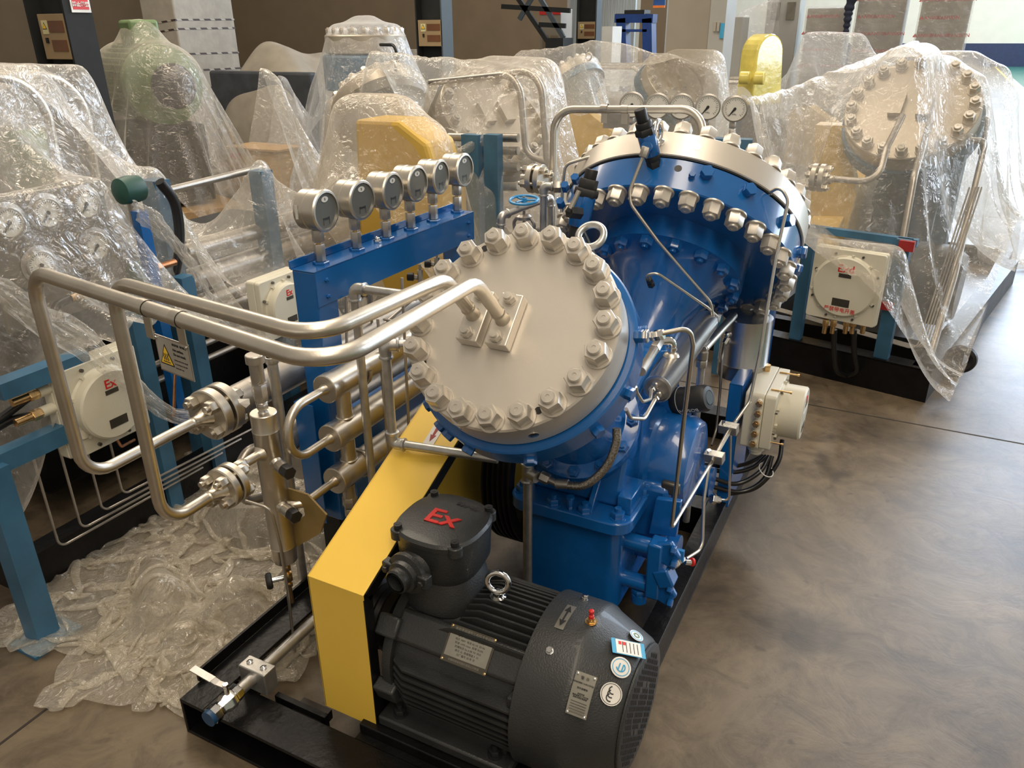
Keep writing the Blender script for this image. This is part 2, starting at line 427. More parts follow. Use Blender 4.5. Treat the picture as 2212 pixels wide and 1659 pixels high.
# ---------------------------------------------------------------- compressor
XC, YC, ZC = -.753, 2.166, .442
cr = V((XC, YC, ZC))
nA = V((0, -S2, S2)); nB = V((0, S2, S2))
comp = thing('diaphragm_compressor', (XC, YC, ZS), 'blue V-type diaphragm compressor crankcase with two tilted necks on the uncovered skid', 'compressor')
def poly_box(x0, x1, y0, y1, z0, z1, r): 
    cx, cy = (x0+x1)/2, (y0+y1)/2
    return MB().prism(rrect((x1-x0)/2, (y1-y0)/2, r, 6), X, Y, (cx, cy, z0), (0, 0, z1-z0))
poly_box(-.915, -.597, 1.835, 2.495, ZS, .43, .04).build('crankcase_sump', 'blue_cast', comp, bevel=.004)
poly_box(-.948, -.562, 1.795, 2.537, .423, .463, .055).build('sump_flange', 'blue_cast', comp, bevel=.004)
hs = MB(); prof = [(-.285, .463), (-.285, .52), (-.16, .80), (-.04, .84), (.05, .84), (.17, .80), (.285, .52), (.285, .463)]
hs.prism([(y, z) for y, z in prof], Y, Z, (-.90, YC, 0), (.285, 0, 0))
hs.build('crankcase_housing', 'blue_cast', comp, bevel=.012)
rb = MB()
rb.prism([(-.35, .463), (-.20, .62), (-.20, .463)], Y, Z, (-.70, YC, 0), (.02, 0, 0))
rb.box((-.618, 1.86, .463), (-.575, 1.98, .52))
rb.box((-.66, 2.0, .50), (-.60, 2.08, .72))
rb.build('casting_rib', 'blue_cast', comp, bevel=.003)
# bolts of the sump flange
fb = MB().hexp((0, 0, 0), (0, 0, .022), .036).cyl((0, 0, 0), (0, 0, .034), .010).cyl((0, 0, -.002), (0, 0, .003), .024)
fb0 = fb.build('flange_bolt', 'blue_cast', comp); M1 = lambda p: Matrix.Translation(V(p))
first = True
for p in [(-.915, 1.845), (-.80, 1.82), (-.70, 1.82), (-.605, 1.835), (-.585, 1.99), (-.585, 2.16), (-.585, 2.32), (-.60, 2.48), (-.925, 2.1), (-.915, 2.48)]:
    if first: fb0.matrix_basis = M1(V((p[0], p[1], .463))-comp.location); fb0.data.transform(M1(comp.location)); first = False
    else: inst(fb0, 'flange_bolt', M1((p[0], p[1], .463)), comp)
MB().hexp((-.745, 1.815, .463), (-.745, 1.815, .500), .016).cyl((-.745, 1.815, .500), (-.745, 1.815, .507), .012).build('dowel_bolt', 'blue_cast', comp)
# necks
neckA = [(.145, .24), (.15, .36), (.172, .365), (.172, .39), (.135, .40), (.125, .48), (.13, .60), (.16, .72), (.215, .80), (.215, .80), (.215, .865)]
def ring_bolts(nm, c, n_, R, cnt, size, L, a0=0, parent=None, m='blue_cast', stud=True):
    e1, e2, _ = (X, n_.cross(X), n_)
    mb = MB().hexp((0, 0, 0), (0, 0, L), size)
    if stud: mb.cyl((0, 0, L*.9), (0, 0, L*1.35), size*.27)
    src = None
    for i in range(cnt):
        th = a0+2*PI*i/cnt; p = c+(e1*math.cos(th)+e2*math.sin(th))*R; mw = axm(p, n_, e1*math.cos(th)+e2*math.sin(th))
        if src is None:
            src = mb.build(nm, m, None); src.parent = parent; mm = mw.copy(); mm.translation = mm.translation-parent.location; src.matrix_basis = mm
        else: inst(src, nm, mw, parent)
    return src
MB().lathe(cr, nA, neckA, 48, caps=False).build('neck', 'blue_cast', comp)
neckB = [(.19, .17), (.215, .22), (.215, .25), (.165, .29), (.128, .36), (.112, .44), (.118, .53), (.150, .61), (.20, .68), (.235, .705), (.268, .712), (.268, .745), (.268, .80)]
MB().lathe(cr, nB, neckB, 56, caps=False).build('neck', 'blue_cast', comp)
ring_bolts('neck_bolt', cr+nB*.712, -nB, .243, 16, .042, .030, .1, comp)
ring_bolts('neck_bolt', cr+nA*.39, nA, .155, 12, .03, .02, .2, comp)
# bearing housing / gear case on the right-hand side
gc = MB()
gc.lathe((-.62, 2.17, .50), X, [(.168, 0), (.168, .03), (.152, .04), (.150, .125), (.138, .150), (.12, .155)], 40)
gc.build('bearing_cover', 'blue_cast', comp)
MB().box((-.62, 1.99, .30), (-.50, 2.35, .50)).build('bearing_pedestal', 'blue_cast', comp, bevel=.02)
ring_bolts('cover_bolt', V((-.56, 2.17, .50)), X, .172, 8, .022, .014, .3, comp, stud=False)
MB().box((-.53, 1.998, .475), (-.475, 2.02, .515)).build('sight_window', 'plate_dark', comp, bevel=.006)
MB().cyl((-.60, 2.42, .30), (-.46, 2.42, .30), .055).build('pump_boss', 'blue_cast', comp)
MB().cyl((-.60, 2.05, .25), (-.47, 2.05, .25), .05).build('pump_boss', 'blue_cast', comp)
# oil level pipework on the sump side: two stubs and a slanted bar with ears
ol = MB()
pT = V((-.50, 1.905, .345)); pB = V((-.50, 1.905, .205))
ol.cyl((-.61, 1.905, .345), pT, .025).cyl((-.61, 1.905, .205), pB, .025)
ol.obox((-.50, 1.905, .275), X, Y, Z, .022, .030, .098)
ol.prism([(-.045, -.02), (.02, -.045), (.05, 0), (.02, .045), (-.045, .02)], X, Z, (-.475, 1.885, .345), (0, .02, 0))
ol.prism([(-.045, -.02), (.02, -.045), (.05, 0), (.02, .045), (-.045, .02)], X, Z, (-.475, 1.885, .205), (0, .02, 0))
ol.obox((-.468, 1.90, .262), X+Z*.5, Y, Z-X*.5, .025, .028, .03)
ol.build('oil_level_bracket', 'blue_cast', comp, bevel=.006)
for q in ((-.452, 1.88, .372), (-.448, 1.88, .325), (-.452, 1.88, .232), (-.448, 1.88, .182)):
    MB().hexp(q, V(q)+V((.014, 0, 0)), .024).build('bracket_bolt', 'blue_cast', comp)
MB().cyl((-.545, 1.905, .135), (-.545, 1.905, .165), .024).hexp((-.545, 1.905, .165), (-.545, 1.905, .182), .044).build('drain_plug', 'blue_cast', comp)
# small junction plate in front of the gear case, where the thin pipes pass
MB().prism([(-.045, -.07), (.04, -.055), (.045, .07), (-.03, .06)], X, Z, (-.50, 1.955, .42), (0, .02, 0)).build('pipe_bracket_plate', 'blue_cast', comp, bevel=.003)

# ---------------------------------------------------------------- diaphragm heads
def big_nut(af, L, stud, washer):
    mb = MB().lathe((0, 0, 0), Z, [(washer, 0), (washer, .005), (washer*.97, .006)], 24)
    mb.hexp((0, 0, .004), (0, 0, L), af)
    mb.lathe((0, 0, L-.002), Z, [(af*.34, 0), (af*.34, stud-.002), (af*.30, stud), (af*.10, stud+.0002), (af*.09, stud-.001), (.0005, stud-.001)], 18)
    return mb
def head(name, label, c, n, Rt, t_s, Rb, t_b, nb, Rbolt, phase, af, Ln, under, upper_range, under_range):
    """c = centre of the outer silver face; body extends along -n"""
    e1 = X; e2 = n.cross(X)
    t = MB().lathe(c, -n, [(.02, 0), (Rt-.004, 0), (Rt, .004), (Rt, t_s-.003), (Rt-.003, t_s)], 128, caps=True).build('cover_disc', 'silver', comp, ang=30)
    MB().lathe(c-n*(t_s), -n, [(Rt-.006, 0), (Rt-.006, .004)], 128).build('gasket', 'ink', comp)
    fl = MB().lathe(c-n*(t_s+.004), -n, [(Rb-.004, 0), (Rb, .004), (Rb, t_b-.004), (Rb-.004, t_b)], 128).build('oil_side_flange', 'blue', comp, ang=30)
    mb = big_nut(af, Ln, .011, af*.66); src = None
    def put(p, ax_, rd, t):
        nonlocal src
        mw = axm(p, ax_, rd)
        if src is None:
            src = mb.build('stud_nut', 'nut', None); src.parent = t; mm = mw.copy(); mm.translation = mm.translation-comp.location; src.matrix_basis = mm
        else: inst(src, 'stud_nut', mw, t)
    for i in range(nb):
        th = phase+2*PI*i/nb; d = e1*math.cos(th)+e2*math.sin(th)
        if upper_range(math.degrees(th) % 360): put(c+d*Rbolt, n, (d+n.cross(d)*((i*37) % 7)*.12), t)
        if under_range(math.degrees(th) % 360): put(c-n*(t_s+.004+t_b)+d*Rbolt, -n, (d+n.cross(d)*((i*53) % 7)*.12), fl)
    return (t, fl), e1, e2
cA = V((XC, 1.423, 1.185))-nA*.05
hA, a1, a2 = head('diaphragm_head', 'round silver compressor head tilted towards the camera, two square pipe blocks at its centre', cA, nA, .2475, .085, .267, .074, 20, .2227, 5.498, .045, .040, 0,
                  lambda d: True, lambda d: 200 < d < 340)
cBt = V((XC, 2.684, .960)); tB = .055
cB = cBt+nB*(tB+.113+.004+.090)
hB, b1, b2 = head('diaphragm_head', 'larger round compressor head tilted away, with blue flange and silver nuts seen from below', cB, nB, .432, .090, .424, .113, 32, .404, 1.081, .050, .044, 0,
                  lambda d: True, lambda d: True)
def plugs(t, c, n, R, angs, size, L, m, off, nm='side_plug', colr=None):
    e1 = X; e2 = n.cross(X)
    for a in angs:
        d = e1*math.cos(math.radians(a))+e2*math.sin(math.radians(a)); p = c-n*off+d*(R-.004)
        MB().cyl(p, p+d*(L*.35), size*.52).hexp(p+d*(L*.3), p+d*L, size).build(nm, m, t)
plugs(hA[1], cA, nA, .262, (-117, -103, -70, -35, -12, 20, 200, 222, 236), .026, .024, 'blue', .128)
for a, rr_ in ((-105, .2475), (-62, .2475)):
    d = a1*math.cos(math.radians(a))+a2*math.sin(math.radians(a)); p = cA-nA*.045+d*(rr_-.002)
    MB().lathe(p, d, [(.012, 0), (.012, .003)], 20).build('face_port', 'chrome', hA[0])
for pq in ((1047, 537), (1163, 887), (914, 783)):
    p = atp(*pq, cA, nA); MB().lathe(p, nA, [(.0085, 0), (.0085, .0008)], 20).build('jack_hole', 'ink', hA[0])
# gas blocks
def z5(x, y): return (740+x*.3345, 450+y*.3345)
for j, (u, v, mat_) in enumerate(((-.006, .002, 0), (-.078, .000, 0))):
    e_u = a1; e_v = a2; ck = cA+e_u*u+e_v*v
    bk = MB().obox(ck+nA*.0165, e_u+e_v*-.0, e_v, nA, .0265, .063, .0155)
    b = bk.build('gas_block', 'silver', hA[0], bevel=.0025, smooth=False)
    for vv in (-.047, .047):
        MB().lathe(ck+e_v*vv+nA*.031, nA, [(.0165, 0), (.0165, .003)], 20).hexp(ck+e_v*vv+nA*.034, ck+e_v*vv+nA*.049, .025).lathe(ck+e_v*vv+nA*.048, nA, [(.009, 0), (.009, .008), (.002, .0085)], 14).build('block_nut', 'nut', hA[0])
# lifting eye on the rim of the small head
def eye_bolt(c, ax_, side, R, r, m, nm, parent):
    c = V(c); a = V(ax_).normalized()
    return MB().lathe(c, a, [(r*1.6, 0), (r*1.7, .006), (r*1.1, .012)], 18).torus(c+a*(R+.010), side, R, r, 36, 12).build(nm, m, parent)
dA_ = a2*math.cos(math.radians(20))+a1*math.sin(math.radians(20))
eye_bolt(cA+dA_*.2475-nA*.035, dA_, nA, .030, .0085, 'galv', 'lifting_eye', hA[0])
dB_ = b1*math.cos(math.radians(84))-b2*-math.sin(math.radians(84))
eye_bolt(cB-nB*.045+(b1*-.03-b2*1.0).normalized()*.43, (b1*-.03-b2*1.0).normalized(), X, .036, .009, 'chrome', 'lifting_eye', hB[0])
plugs(hB[1], cB, nB, .424, (-69, -50, -25, 0, 16), .038, .030, 'blue', .13)
plugs(hB[1], cB, nB, .424, (-74.5,), .018, .022, 'blue', .15)
for a in (-81, -76):
    d = b1*math.cos(math.radians(a))+b2*math.sin(math.radians(a)); p = cB-nB*(.13 if a < -80 else .045)+d*(.4215 if a < -80 else .430)
    MB().lathe(p, d, [(.012, 0), (.012, .003)], 20).build('rim_port', 'ink' if a < -80 else 'chrome', hB[0])

# ---------------------------------------------------------------- electric motor
YM, ZM = 1.325, .325
mo = thing('electric_motor', (-.78, YM, ZS+.03), 'dark grey finned explosion-proof electric motor with red Ex on its terminal box', 'motor')
XE, XB0, XB1, XC1, XC2 = -.975, -.935, -.585, -.462, -.362
RM, RC = .192, .206
b = MB().lathe((XB0, YM, ZM), X, [(.150, 0), (.158, .004), (.158, XB1-XB0)], 48)
zs = [-.118, -.098, -.078, -.058, -.038, -.018, .002, .022, .042]
for z in zs:
    for sgn in (-1, 1):
        yo = math.sqrt(RM**2-z*z); y0, y1 = sorted((YM+sgn*.12, YM+sgn*yo))
        P = [(XB0+.0, y0), (XB0+.03, y1) if sgn > 0 else (XB0+.0, y0), ]
        yy = YM+sgn*yo; yi = YM+sgn*.12
        b.prism([(XB0, yi), (XB1-.004, yi), (XB1-.004, yy), (XB0+.05, yy), (XB0+.012, yy-sgn*.020)], X, Y, (0, 0, ZM+z-.003), (0, 0, .006))
for y in (-.115, -.097, -.079, -.061, -.043, -.025, -.007, .011, .029, .047, .065, .083, .101, .119):
    zo = math.sqrt(RM**2-y*y); xs = -.80 if y > -.08 and y < .075 else -.84
    if y > .08: xs = XB0
    b.prism([(xs, .13), (XB1-.004, .13), (XB1-.004, zo), (xs+.06, zo), (xs+.02, zo-.014)], X, Z, (0, YM+y-.003, ZM), (0, .006, 0))
b.build('finned_housing', 'motor', mo, ang=30)
# plain pad that carries the nameplate
MB().obox((-.76, YM-.112, ZM+.108), X, V((0, 1, 1)), nA, .172, .040, .026).build('nameplate_pad', 'motor', mo, bevel=.010)
MB().obox((-.60, YM-.125, ZM+.055), X, Y, Z, .012, .05, .02).build('clamp_lug', 'motor', mo, bevel=.004)
# end shield on the pulley side with four lugs
MB().lathe((XE, YM, ZM), X, [(.075, -.012), (.08, 0), (.135, .006), (.172, .018), (.176, .045)], 48).build('end_shield', 'motor', mo)
for a in (40, 140, 200, 255, 320):
    d = V((0, math.cos(math.radians(a)), math.sin(math.radians(a)))); p = V((XB0-.012, YM, ZM))+d*.178
    MB().obox(p, X, d, X.cross(d), .030, .018, .026).build('shield_lug', 'motor', mo, bevel=.006)
# feet
MB().obox((-.79, YM-.15, ZS+.045), X, Y, Z, .185, .035, .015).obox((-.79, YM-.125, ZS+.085), X, Y, Z, .16, .02, .04).build('foot', 'motor', mo, bevel=.006)
MB().obox((-.79, YM+.15, ZS+.045), X, Y, Z, .185, .035, .015).obox((-.79, YM+.125, ZS+.085), X, Y, Z, .16, .02, .04).build('foot', 'motor', mo, bevel=.006)
for p in ((-.925, YM-.155), (-.655, YM-.155)):
    MB().lathe((*p, ZS+.06), Z, [(.018, 0), (.018, .004)], 20).hexp((*p, ZS+.064), (*p, ZS+.080), .026).cyl((*p, ZS+.08), (*p, ZS+.094), .007).build('foot_bolt', 'black_iron', mo)
# fan cowl
cw = MB().lathe((XB1-.01, YM, ZM), X, [(RC-.004, 0), (RC, .002), (RC, XC1-XB1-.012), (RC-.003, XC1-XB1), (RC-.010, XC1-XB1+.010), (.158, XC2-XB1), (.152, XC2-XB1+.007), (.147, XC2-XB1+.009)], 72, caps=False)
cw.build('fan_cowl', 'motor', mo, ang=45)
gr = MB().lathe((XC2, YM, ZM), X, [(.149, 0), (.149, .004), (.146, .006)], 60)
gm = gr.build('fan_grille', 'motor', mo)
hl = MB()
for i in range(-13, 14):
    for j in range(-7, 8):
        yy, zz = i*.0098, j*.0185+(.009 if i % 2 else 0)
        if math.hypot(yy, zz) > .128 or abs(math.hypot(yy, zz)-.06) < .006: continue
        hl.obox((XC2+.0064, YM+yy, ZM+zz), X, Y, Z, .0005, .0028, .0066)
tag(hl.build('grille_holes', 'ink', mo, smooth=False), kind='stuff')
# rim bolts, plates and stickers of the cowl
def on_cowl(px, py, lift=0.0):
    """point of the cowl cylinder seen at the photo pixel"""
    d = fw+rt*((px-1106)/FPX)-up*((py-829.5)/FPX); R_ = RC+lift
    a = d.y**2+d.z**2; oy, oz = CAM.y-YM, CAM.z-ZM; bq = 2*(oy*d.y+oz*d.z); c_ = oy*oy+oz*oz-R_*R_
    t = (-bq-math.sqrt(max(0, bq*bq-4*a*c_)))/(2*a); p = CAM+d*t; n = V((0, p.y-YM, p.z-ZM)).normalized(); return p, n
def zm(x, y): return (740+x*.3972, 1000+y*.3972)
for q in ((1128, 1022), (1316, 738)):
    p, n = on_cowl(*zm(*q)); MB().lathe(p-n*.002, n, [(.009, 0), (.009, .004)], 14).hexp(p+n*.002, p+n*.010, .013).build('cowl_screw', 'chrome', mo)
def curved_plate(nm, p, n, w_, h_, m, lift=.0012, rot=0, r=.004, t=.0012):
    """thin plate lying on the cowl skin"""
    e_t = X.cross(n); a0 = math.atan2(n.z, n.y); R_ = RC+lift; vs = []; fs = []; N_ = 9
    for lay in (0, t):
        for i in range(N_):
            s_ = -h_/2+h_*i/(N_-1)
            for xx in (-w_/2, w_/2):
                xr = xx*math.cos(rot)-s_*math.sin(rot); sr = xx*math.sin(rot)+s_*math.cos(rot)
                a = a0-sr/RC; vs.append((p.x+xr, YM+(R_+lay)*math.cos(a), ZM+(R_+lay)*math.sin(a)))
    o = 2*N_
    for i in range(N_-1):
        fs += [(o+2*i, o+2*i+1, o+2*i+3, o+2*i+2), (2*i+2, 2*i+3, 2*i+1, 2*i)]
        fs += [(2*i, o+2*i, o+2*i+2, 2*i+2), (2*i+1, 2*i+3, o+2*i+3, o+2*i+1)]
    fs += [(0, 1, o+1, o), (2*N_-2, o+2*N_-2, o+2*N_-1, 2*N_-1)]
    return MB().add(vs, fs).build(nm, m, mo)
p, n = on_cowl(*zm(1212, 835)); ap = curved_plate('rotation_plate', p, n, .022, .078, 'plate', rot=.0)
fr = axm(p+n*.0028, n, X)
arrow = [(-.0035, -.018), (.0035, -.018), (.0035, .016), (.008, .014), (0, .030), (-.008, .014), (-.0035, .016)]
arrow = [(-.002, -.016), (-.008, -.014), (0, -.032), (.008, -.014), (.002, -.016), (.002, .016), (.008, .014), (0, .032), (-.008, .014), (-.002, .016)]
MB().prism(arrow, fr.col[0].to_3d(), fr.col[1].to_3d(), fr.translation, n*.0006).build('arrow_mark', 'ink', ap, smooth=False)
p, n = on_cowl(*zm(1297, 1262)); wp = curved_plate('warning_plate', p, n, .047, .088, 'plate')
fr = axm(p+n*.0030, n, X)
def fr_text(s, u, v, size, nm='print', par=None, m='ink', frm=None, sx=1.0, bold=0, ext=.0003):
    f_ = (frm or fr).copy(); f_.translation = f_.translation+f_.col[0].to_3d()*u+f_.col[1].to_3d()*v
    return text(nm, s, size, f_, m, par, ext=ext, sx=sx, bold=bold)
fr_text('警  示', 0, .034, .0075, par=wp)
fr_text('断电后隔离十分钟方可开盖', 0, .023, .0038, par=wp)
fr_text('防外部爆物', 0, .012, .0048, par=wp)
fr_text('电机转速\n轴承温度及工作环境\n温度达规定值报警', 0, -.003, .0040, par=wp)
lb = MB()
for k in range(5): lb.obox(fr.translation-fr.col[1].to_3d()*(.016+.0055*k), X, fr.col[1].to_3d(), n, .018, .0004, .0003)
lb.build('ruled_lines', 'ink', wp, smooth=False)
for u in (-.019, .019):
    for v in (-.040, .040):
        q = fr.translation+fr.col[0].to_3d()*u+fr.col[1].to_3d()*v; MB().lathe(q-n*.0028, n, [(.0028, 0), (.0028, .002), (.001, .003)], 10).build('rivet', 'chrome', wp)
p, n = on_cowl(*zm(1352, 862))
MB().lathe(p-n*.001, n, [(.014, 0), (.014, .002)], 20).hexp(p+n*.001, p+n*.007, .019).lathe(p+n*.007, n, [(.007, 0), (.007, .004), (.004, .005)], 14).build('grease_fitting', 'brass', mo)
MB().lathe(p+n*.011, n, [(.0065, 0), (.0065, .006), (.004, .009), (.004, .014), (.006, .015), (.006, .020), (.003, .022)], 16).build('fitting_cap', 'red', mo)
# cone of the cowl carries four stickers
CO = V((XC1+.01, YM, ZM)); slope = math.atan2((RC-.010)-.158, XC2-XC1-.010)
def on_cone(px, py):
    d = fw+rt*((px-1106)/FPX)-up*((py-829.5)/FPX); best = None
    for k in range(400):
        xx = XC1+(XC2-XC1)*k/399; rr = RC-.010+(.158-(RC-.010))*(xx-XC1-.010)/(XC2-XC1-.010)
        t = (xx-CAM.x)/d.x; q = CAM+d*t; e = abs(math.hypot(q.y-YM, q.z-ZM)-rr)
        if best is None or e < best[0]: best = (e, q)
    q = best[1]; rad = V((0, q.y-YM, q.z-ZM)).normalized(); n = (rad*math.cos(slope)+X*math.sin(slope)).normalized(); return q, n
def sticker(nm, px, py, shape, m, r, rimm=None, lift=.0012, rot=0):
    q, n = on_cone(px, py); tdir = X.cross(n).normalized(); sdir = tdir.cross(n)*-1
    sdir = Matrix.Rotation(rot, 3, n) @ sdir; f_ = axm(q+n*lift, n, sdir)
    P = [(r*math.cos(a*PI/12), r*math.sin(a*PI/12)) for a in range(24)] if shape == 'o' else rrect(r[0], r[1], .002)
    o = MB().prism(P, f_.col[0].to_3d(), f_.col[1].to_3d(), f_.translation, n*.0008).build(nm, m, mo, smooth=False); return o, f_
def ring(nm, f_, R_, w_, m, par, a0=0, a1=360, u=0, v=0, lift=.0010):
    e1, e2, n = (f_.col[i].to_3d() for i in range(3)); c = f_.translation+n*lift+e1*u+e2*v; N_ = max(4, int((a1-a0)/12)); vs = []; fs = []
    for k in range(N_+1):
        a = math.radians(a0+(a1-a0)*k/N_); d = e1*math.cos(a)+e2*math.sin(a)
        for rr, hh in ((R_-w_, 0), (R_+w_, 0), (R_-w_, .0004), (R_+w_, .0004)): vs.append(c+d*rr+n*hh)
    for k in range(N_):
        A = 4*k; B = A+4; fs += [(A+2, A+3, B+3, B+2), (A, B, B+1, A+1), (A, A+2, B+2, B), (A+1, B+1, B+3, A+3)]
    return MB().add(vs, fs).build(nm, m, par, smooth=False)
s1, f1 = sticker('label_sticker', *zm(1553, 1010), 'r', 'sticker_blue', (.019, .040), rot=math.radians(-62))
s1b = MB().obox(f1.translation+f1.col[2].to_3d()*.0011, f1.col[0].to_3d(), f1.col[1].to_3d(), f1.col[2].to_3d(), .0175, .030, .0004).build('white_panel', 'sign_white', s1, smooth=False)

for k in range(5):
    MB().obox(f1.translation+f1.col[2].to_3d()*.0017+f1.col[1].to_3d()*(.022-.009*k), f1.col[0].to_3d(), f1.col[1].to_3d(), f1.col[2].to_3d(), .013, .0008, .0002).build('print_line', 'ink', s1, smooth=False)
for k in range(2):
    MB().obox(f1.translation+f1.col[2].to_3d()*.0017+f1.col[1].to_3d()*(-.010-.010*k)+f1.col[0].to_3d()*-.009, f1.col[0].to_3d(), f1.col[1].to_3d(), f1.col[2].to_3d(), .004, .0035, .0003).build('red_mark', 'red', s1, smooth=False)
s2_, f2 = sticker('round_sticker', *zm(1597, 942), 'o', 'sign_white', .017)
ring('ring_print', f2, .0135, .0012, 'sticker_blue', s2_); ring('ring_print', f2, .006, .002, 'motor_green', s2_)
s3, f3 = sticker('round_sticker', *zm(1512, 1113), 'o', 'sign_white', .023)
ring('ring_print', f3, .0185, .0008, 'sticker_blue', s3)
ring('ring_print', f3, .0095, .0014, 'sticker_blue', s3, 200, 420)
for v in (-.004, .004): MB().obox(f3.translation+f3.col[2].to_3d()*.0012+f3.col[0].to_3d()*v, f3.col[1].to_3d(), f3.col[0].to_3d(), f3.col[2].to_3d(), .008, .0014, .0003).build('ring_print', 'sticker_blue', s3, smooth=False)
s4, f4 = sticker('round_sticker', *zm(1460, 1257), 'o', 'sign_white', .024)
ring('letter_arc', f4, .021, .0006, 'ink', s4)
for k, v in enumerate((-.008, 0, .008)): ring('letter_arc', f4, .0075, .0014, 'ink', s4, 110, 300, u=v*.1, v=v)
# nameplate on the pad
c0 = V((-.732, YM-.112, ZM+.108))+nA*.0265
NP = MB().obox(c0+nA*.001, X, V((0, 1, 1)), nA, .060, .042, .001).build('rating_plate', 'plate_dark', mo, smooth=False)
MB().obox(c0+nA*.0022, X, V((0, 1, 1)), nA, .055, .028, .0004).build('plate_field', 'plate', NP, smooth=False)
fr = axm(c0+nA*.0026, nA, X)
fr_text('高效率隔爆型三相异步电动机', .004, .0345, .0078, par=NP, m='plate')
fr_text('安徽皖南电机股份有限公司制造', 0, -.0350, .0058, par=NP, m='plate')
for i, ln in enumerate(('型号 YBX3-180L-4  22 kW', '电压 380V  电流 42.1A  50 Hz', '转速 1470 r/min  效率 93.0%', '防爆标志 Ex d IIB T4  IP55', '接法 △  绝缘等级 F  S1', '出厂编号 20 年 月')):
    fr_text(ln, 0, .021-.0082*i, .0062, par=NP)
for u in (-.056, .056):
    for v in (-.038, .038): MB().lathe(c0+X*u+V((0, S2, S2))*v, nA, [(.003, 0), (.003, .003), (.001, .004)], 10).build('rivet', 'brass', NP)
# lifting eye
ec = V((-.722, YM-.004, ZM+.186))
MB().lathe(ec, Z, [(.020, 0), (.020, .005), (.013, .008), (.012, .018)], 20).torus(ec+Z*.045, V((.25, -1, .1)), .026, .0075, 40, 12).build('lifting_eye', 'chrome', mo)
# terminal box
TBc = V((-.872, 1.333, .5)); tb = MB()
def squircle(R_, e, n=48, z=0): 
    P = []
    for i in range(n):
        a = 2*PI*i/n; c_, s_ = math.cos(a), math.sin(a); P.append((R_*math.copysign(abs(c_)**(2/e), c_), R_*math.copysign(abs(s_)**(2/e), s_)))
    return P
def loft(mb, rows, n):
    vs = []; fs = []
    for P, z, c in rows: vs += [(c[0]+x, c[1]+y, z) for x, y in P]
    for k in range(len(rows)-1):
        for i in range(n): j = (i+1) % n; fs.append((k*n+i, k*n+j, (k+1)*n+j, (k+1)*n+i))
    fs.append(tuple(range(n))[::-1]); fs.append(tuple((len(rows)-1)*n+i for i in range(n))); return mb.add(vs, fs)
c2 = (TBc.x, TBc.y)
loft(tb, [(squircle(.098, 2.6), .47, c2), (squircle(.094, 2.6), .53, c2), (squircle(.088, 2.5), .555, c2), (squircle(.103, 2.6), .585, c2), (squircle(.106, 2.6), .662, c2)], 48)
tb.build('terminal_box', 'motor', mo)
ld = loft(MB(), [(squircle(.108, 2.6), .663, c2), (squircle(.109, 2.6), .676, c2), (squircle(.103, 2.6), .683, c2), (squircle(.06, 2.4), .690, c2), (squircle(.01, 2), .692, c2)], 48).build('terminal_lid', 'motor', mo)
for sx in (-1, 1):
    for sy in (-1, 1):
        q = V((TBc.x+sx*.078, TBc.y+sy*.080, .657))
        MB().lathe(q, Z, [(.018, 0), (.018, .022), (.016, .024)], 20).build('lid_lug', 'motor', ld)
        MB().lathe(q+Z*.026, Z, [(.010, 0), (.010, .010)], 16).lathe(q+Z*.0362, Z, [(.0045, 0), (.0045, .0005)], 6).build('lid_screw', 'black_iron', ld)
e_r = V((1, 0, 0)); fL = Matrix.Translation((TBc.x+.004, TBc.y-.012, .6925)) @ Matrix.Rotation(math.radians(2), 4, 'Z')
text('ex_letters', 'Ex', .078, fL, 'red', ld, ext=.0012, bold=.0012, sx=1.1)
text('chalk_mark', 'yz-009', .022, Matrix.Translation((TBc.x+.028, TBc.y+.062, .6915)) @ Matrix.Rotation(math.radians(172), 4, 'Z'), 'ink', ld, ext=.0003)
# cable entry gland of the terminal box
g0 = V((-.893, TBc.y-.090, .603)); gd = V((-.10, -1, 0)).normalized()
gl = MB().lathe(g0, gd, [(.046, 0), (.044, .012), (.040, .018), (.040, .030), (.052, .032), (.052, .044), (.040, .048), (.038, .060), (.030, .062), (.030, .078), (.026, .082)], 36, caps=False)
gl.lathe(g0+gd*.078, gd*-1, [(.021, -.004), (.021, .03), (.001, .031)], 28, caps=False)
gd0 = gl.build('cable_gland', 'motor', mo)
for k in (-1, 1):
    sd = gd.cross(Z).normalized(); q = g0+gd*.040+sd*k*.052
    MB().obox(q, gd, sd, Z, .012, .014, .016).build('gland_ear', 'motor', gd0, bevel=.003)
    MB().hexp(q+gd*.012, q+gd*.020, .014).build('gland_screw', 'black_iron', gd0)

# ---------------------------------------------------------------- belt guard and flywheel
XG0, XG1 = -1.143, -.978
gd_ = thing('belt_guard', (-1.06, 1.14, ZS), 'yellow sheet-metal belt guard sloping up between the motor and the gauge stand', 'guard')
ZG0, ZG1 = .135, .556; YG = 1.138; sl = .438
def gpoly(off, y_end):
    return [(YG+off, ZG0), (YG+off, ZG1-off), (y_end, ZG1-off+(y_end-YG-off)*sl)]
gy = MB(); th = .003; yE = 2.05
top = lambda y: ZG1+(y-YG)*sl
gy.box((XG0, YG, ZG0), (XG1, YG+th, ZG1))
gy.add([(XG0, YG, ZG1), (XG1, YG, ZG1), (XG1, yE, top(yE)), (XG0, yE, top(yE)), (XG0, YG+th, ZG1-th), (XG1, YG+th, ZG1-th), (XG1, yE, top(yE)-th), (XG0, yE, top(yE)-th)],
       [(0, 1, 2, 3), (7, 6, 5, 4), (0, 3, 7, 4), (1, 5, 6, 2), (3, 2, 6, 7)])
gy.build('guard_cover', 'yellow', gd_, bevel=.003, smooth=False)
yR = 2.45
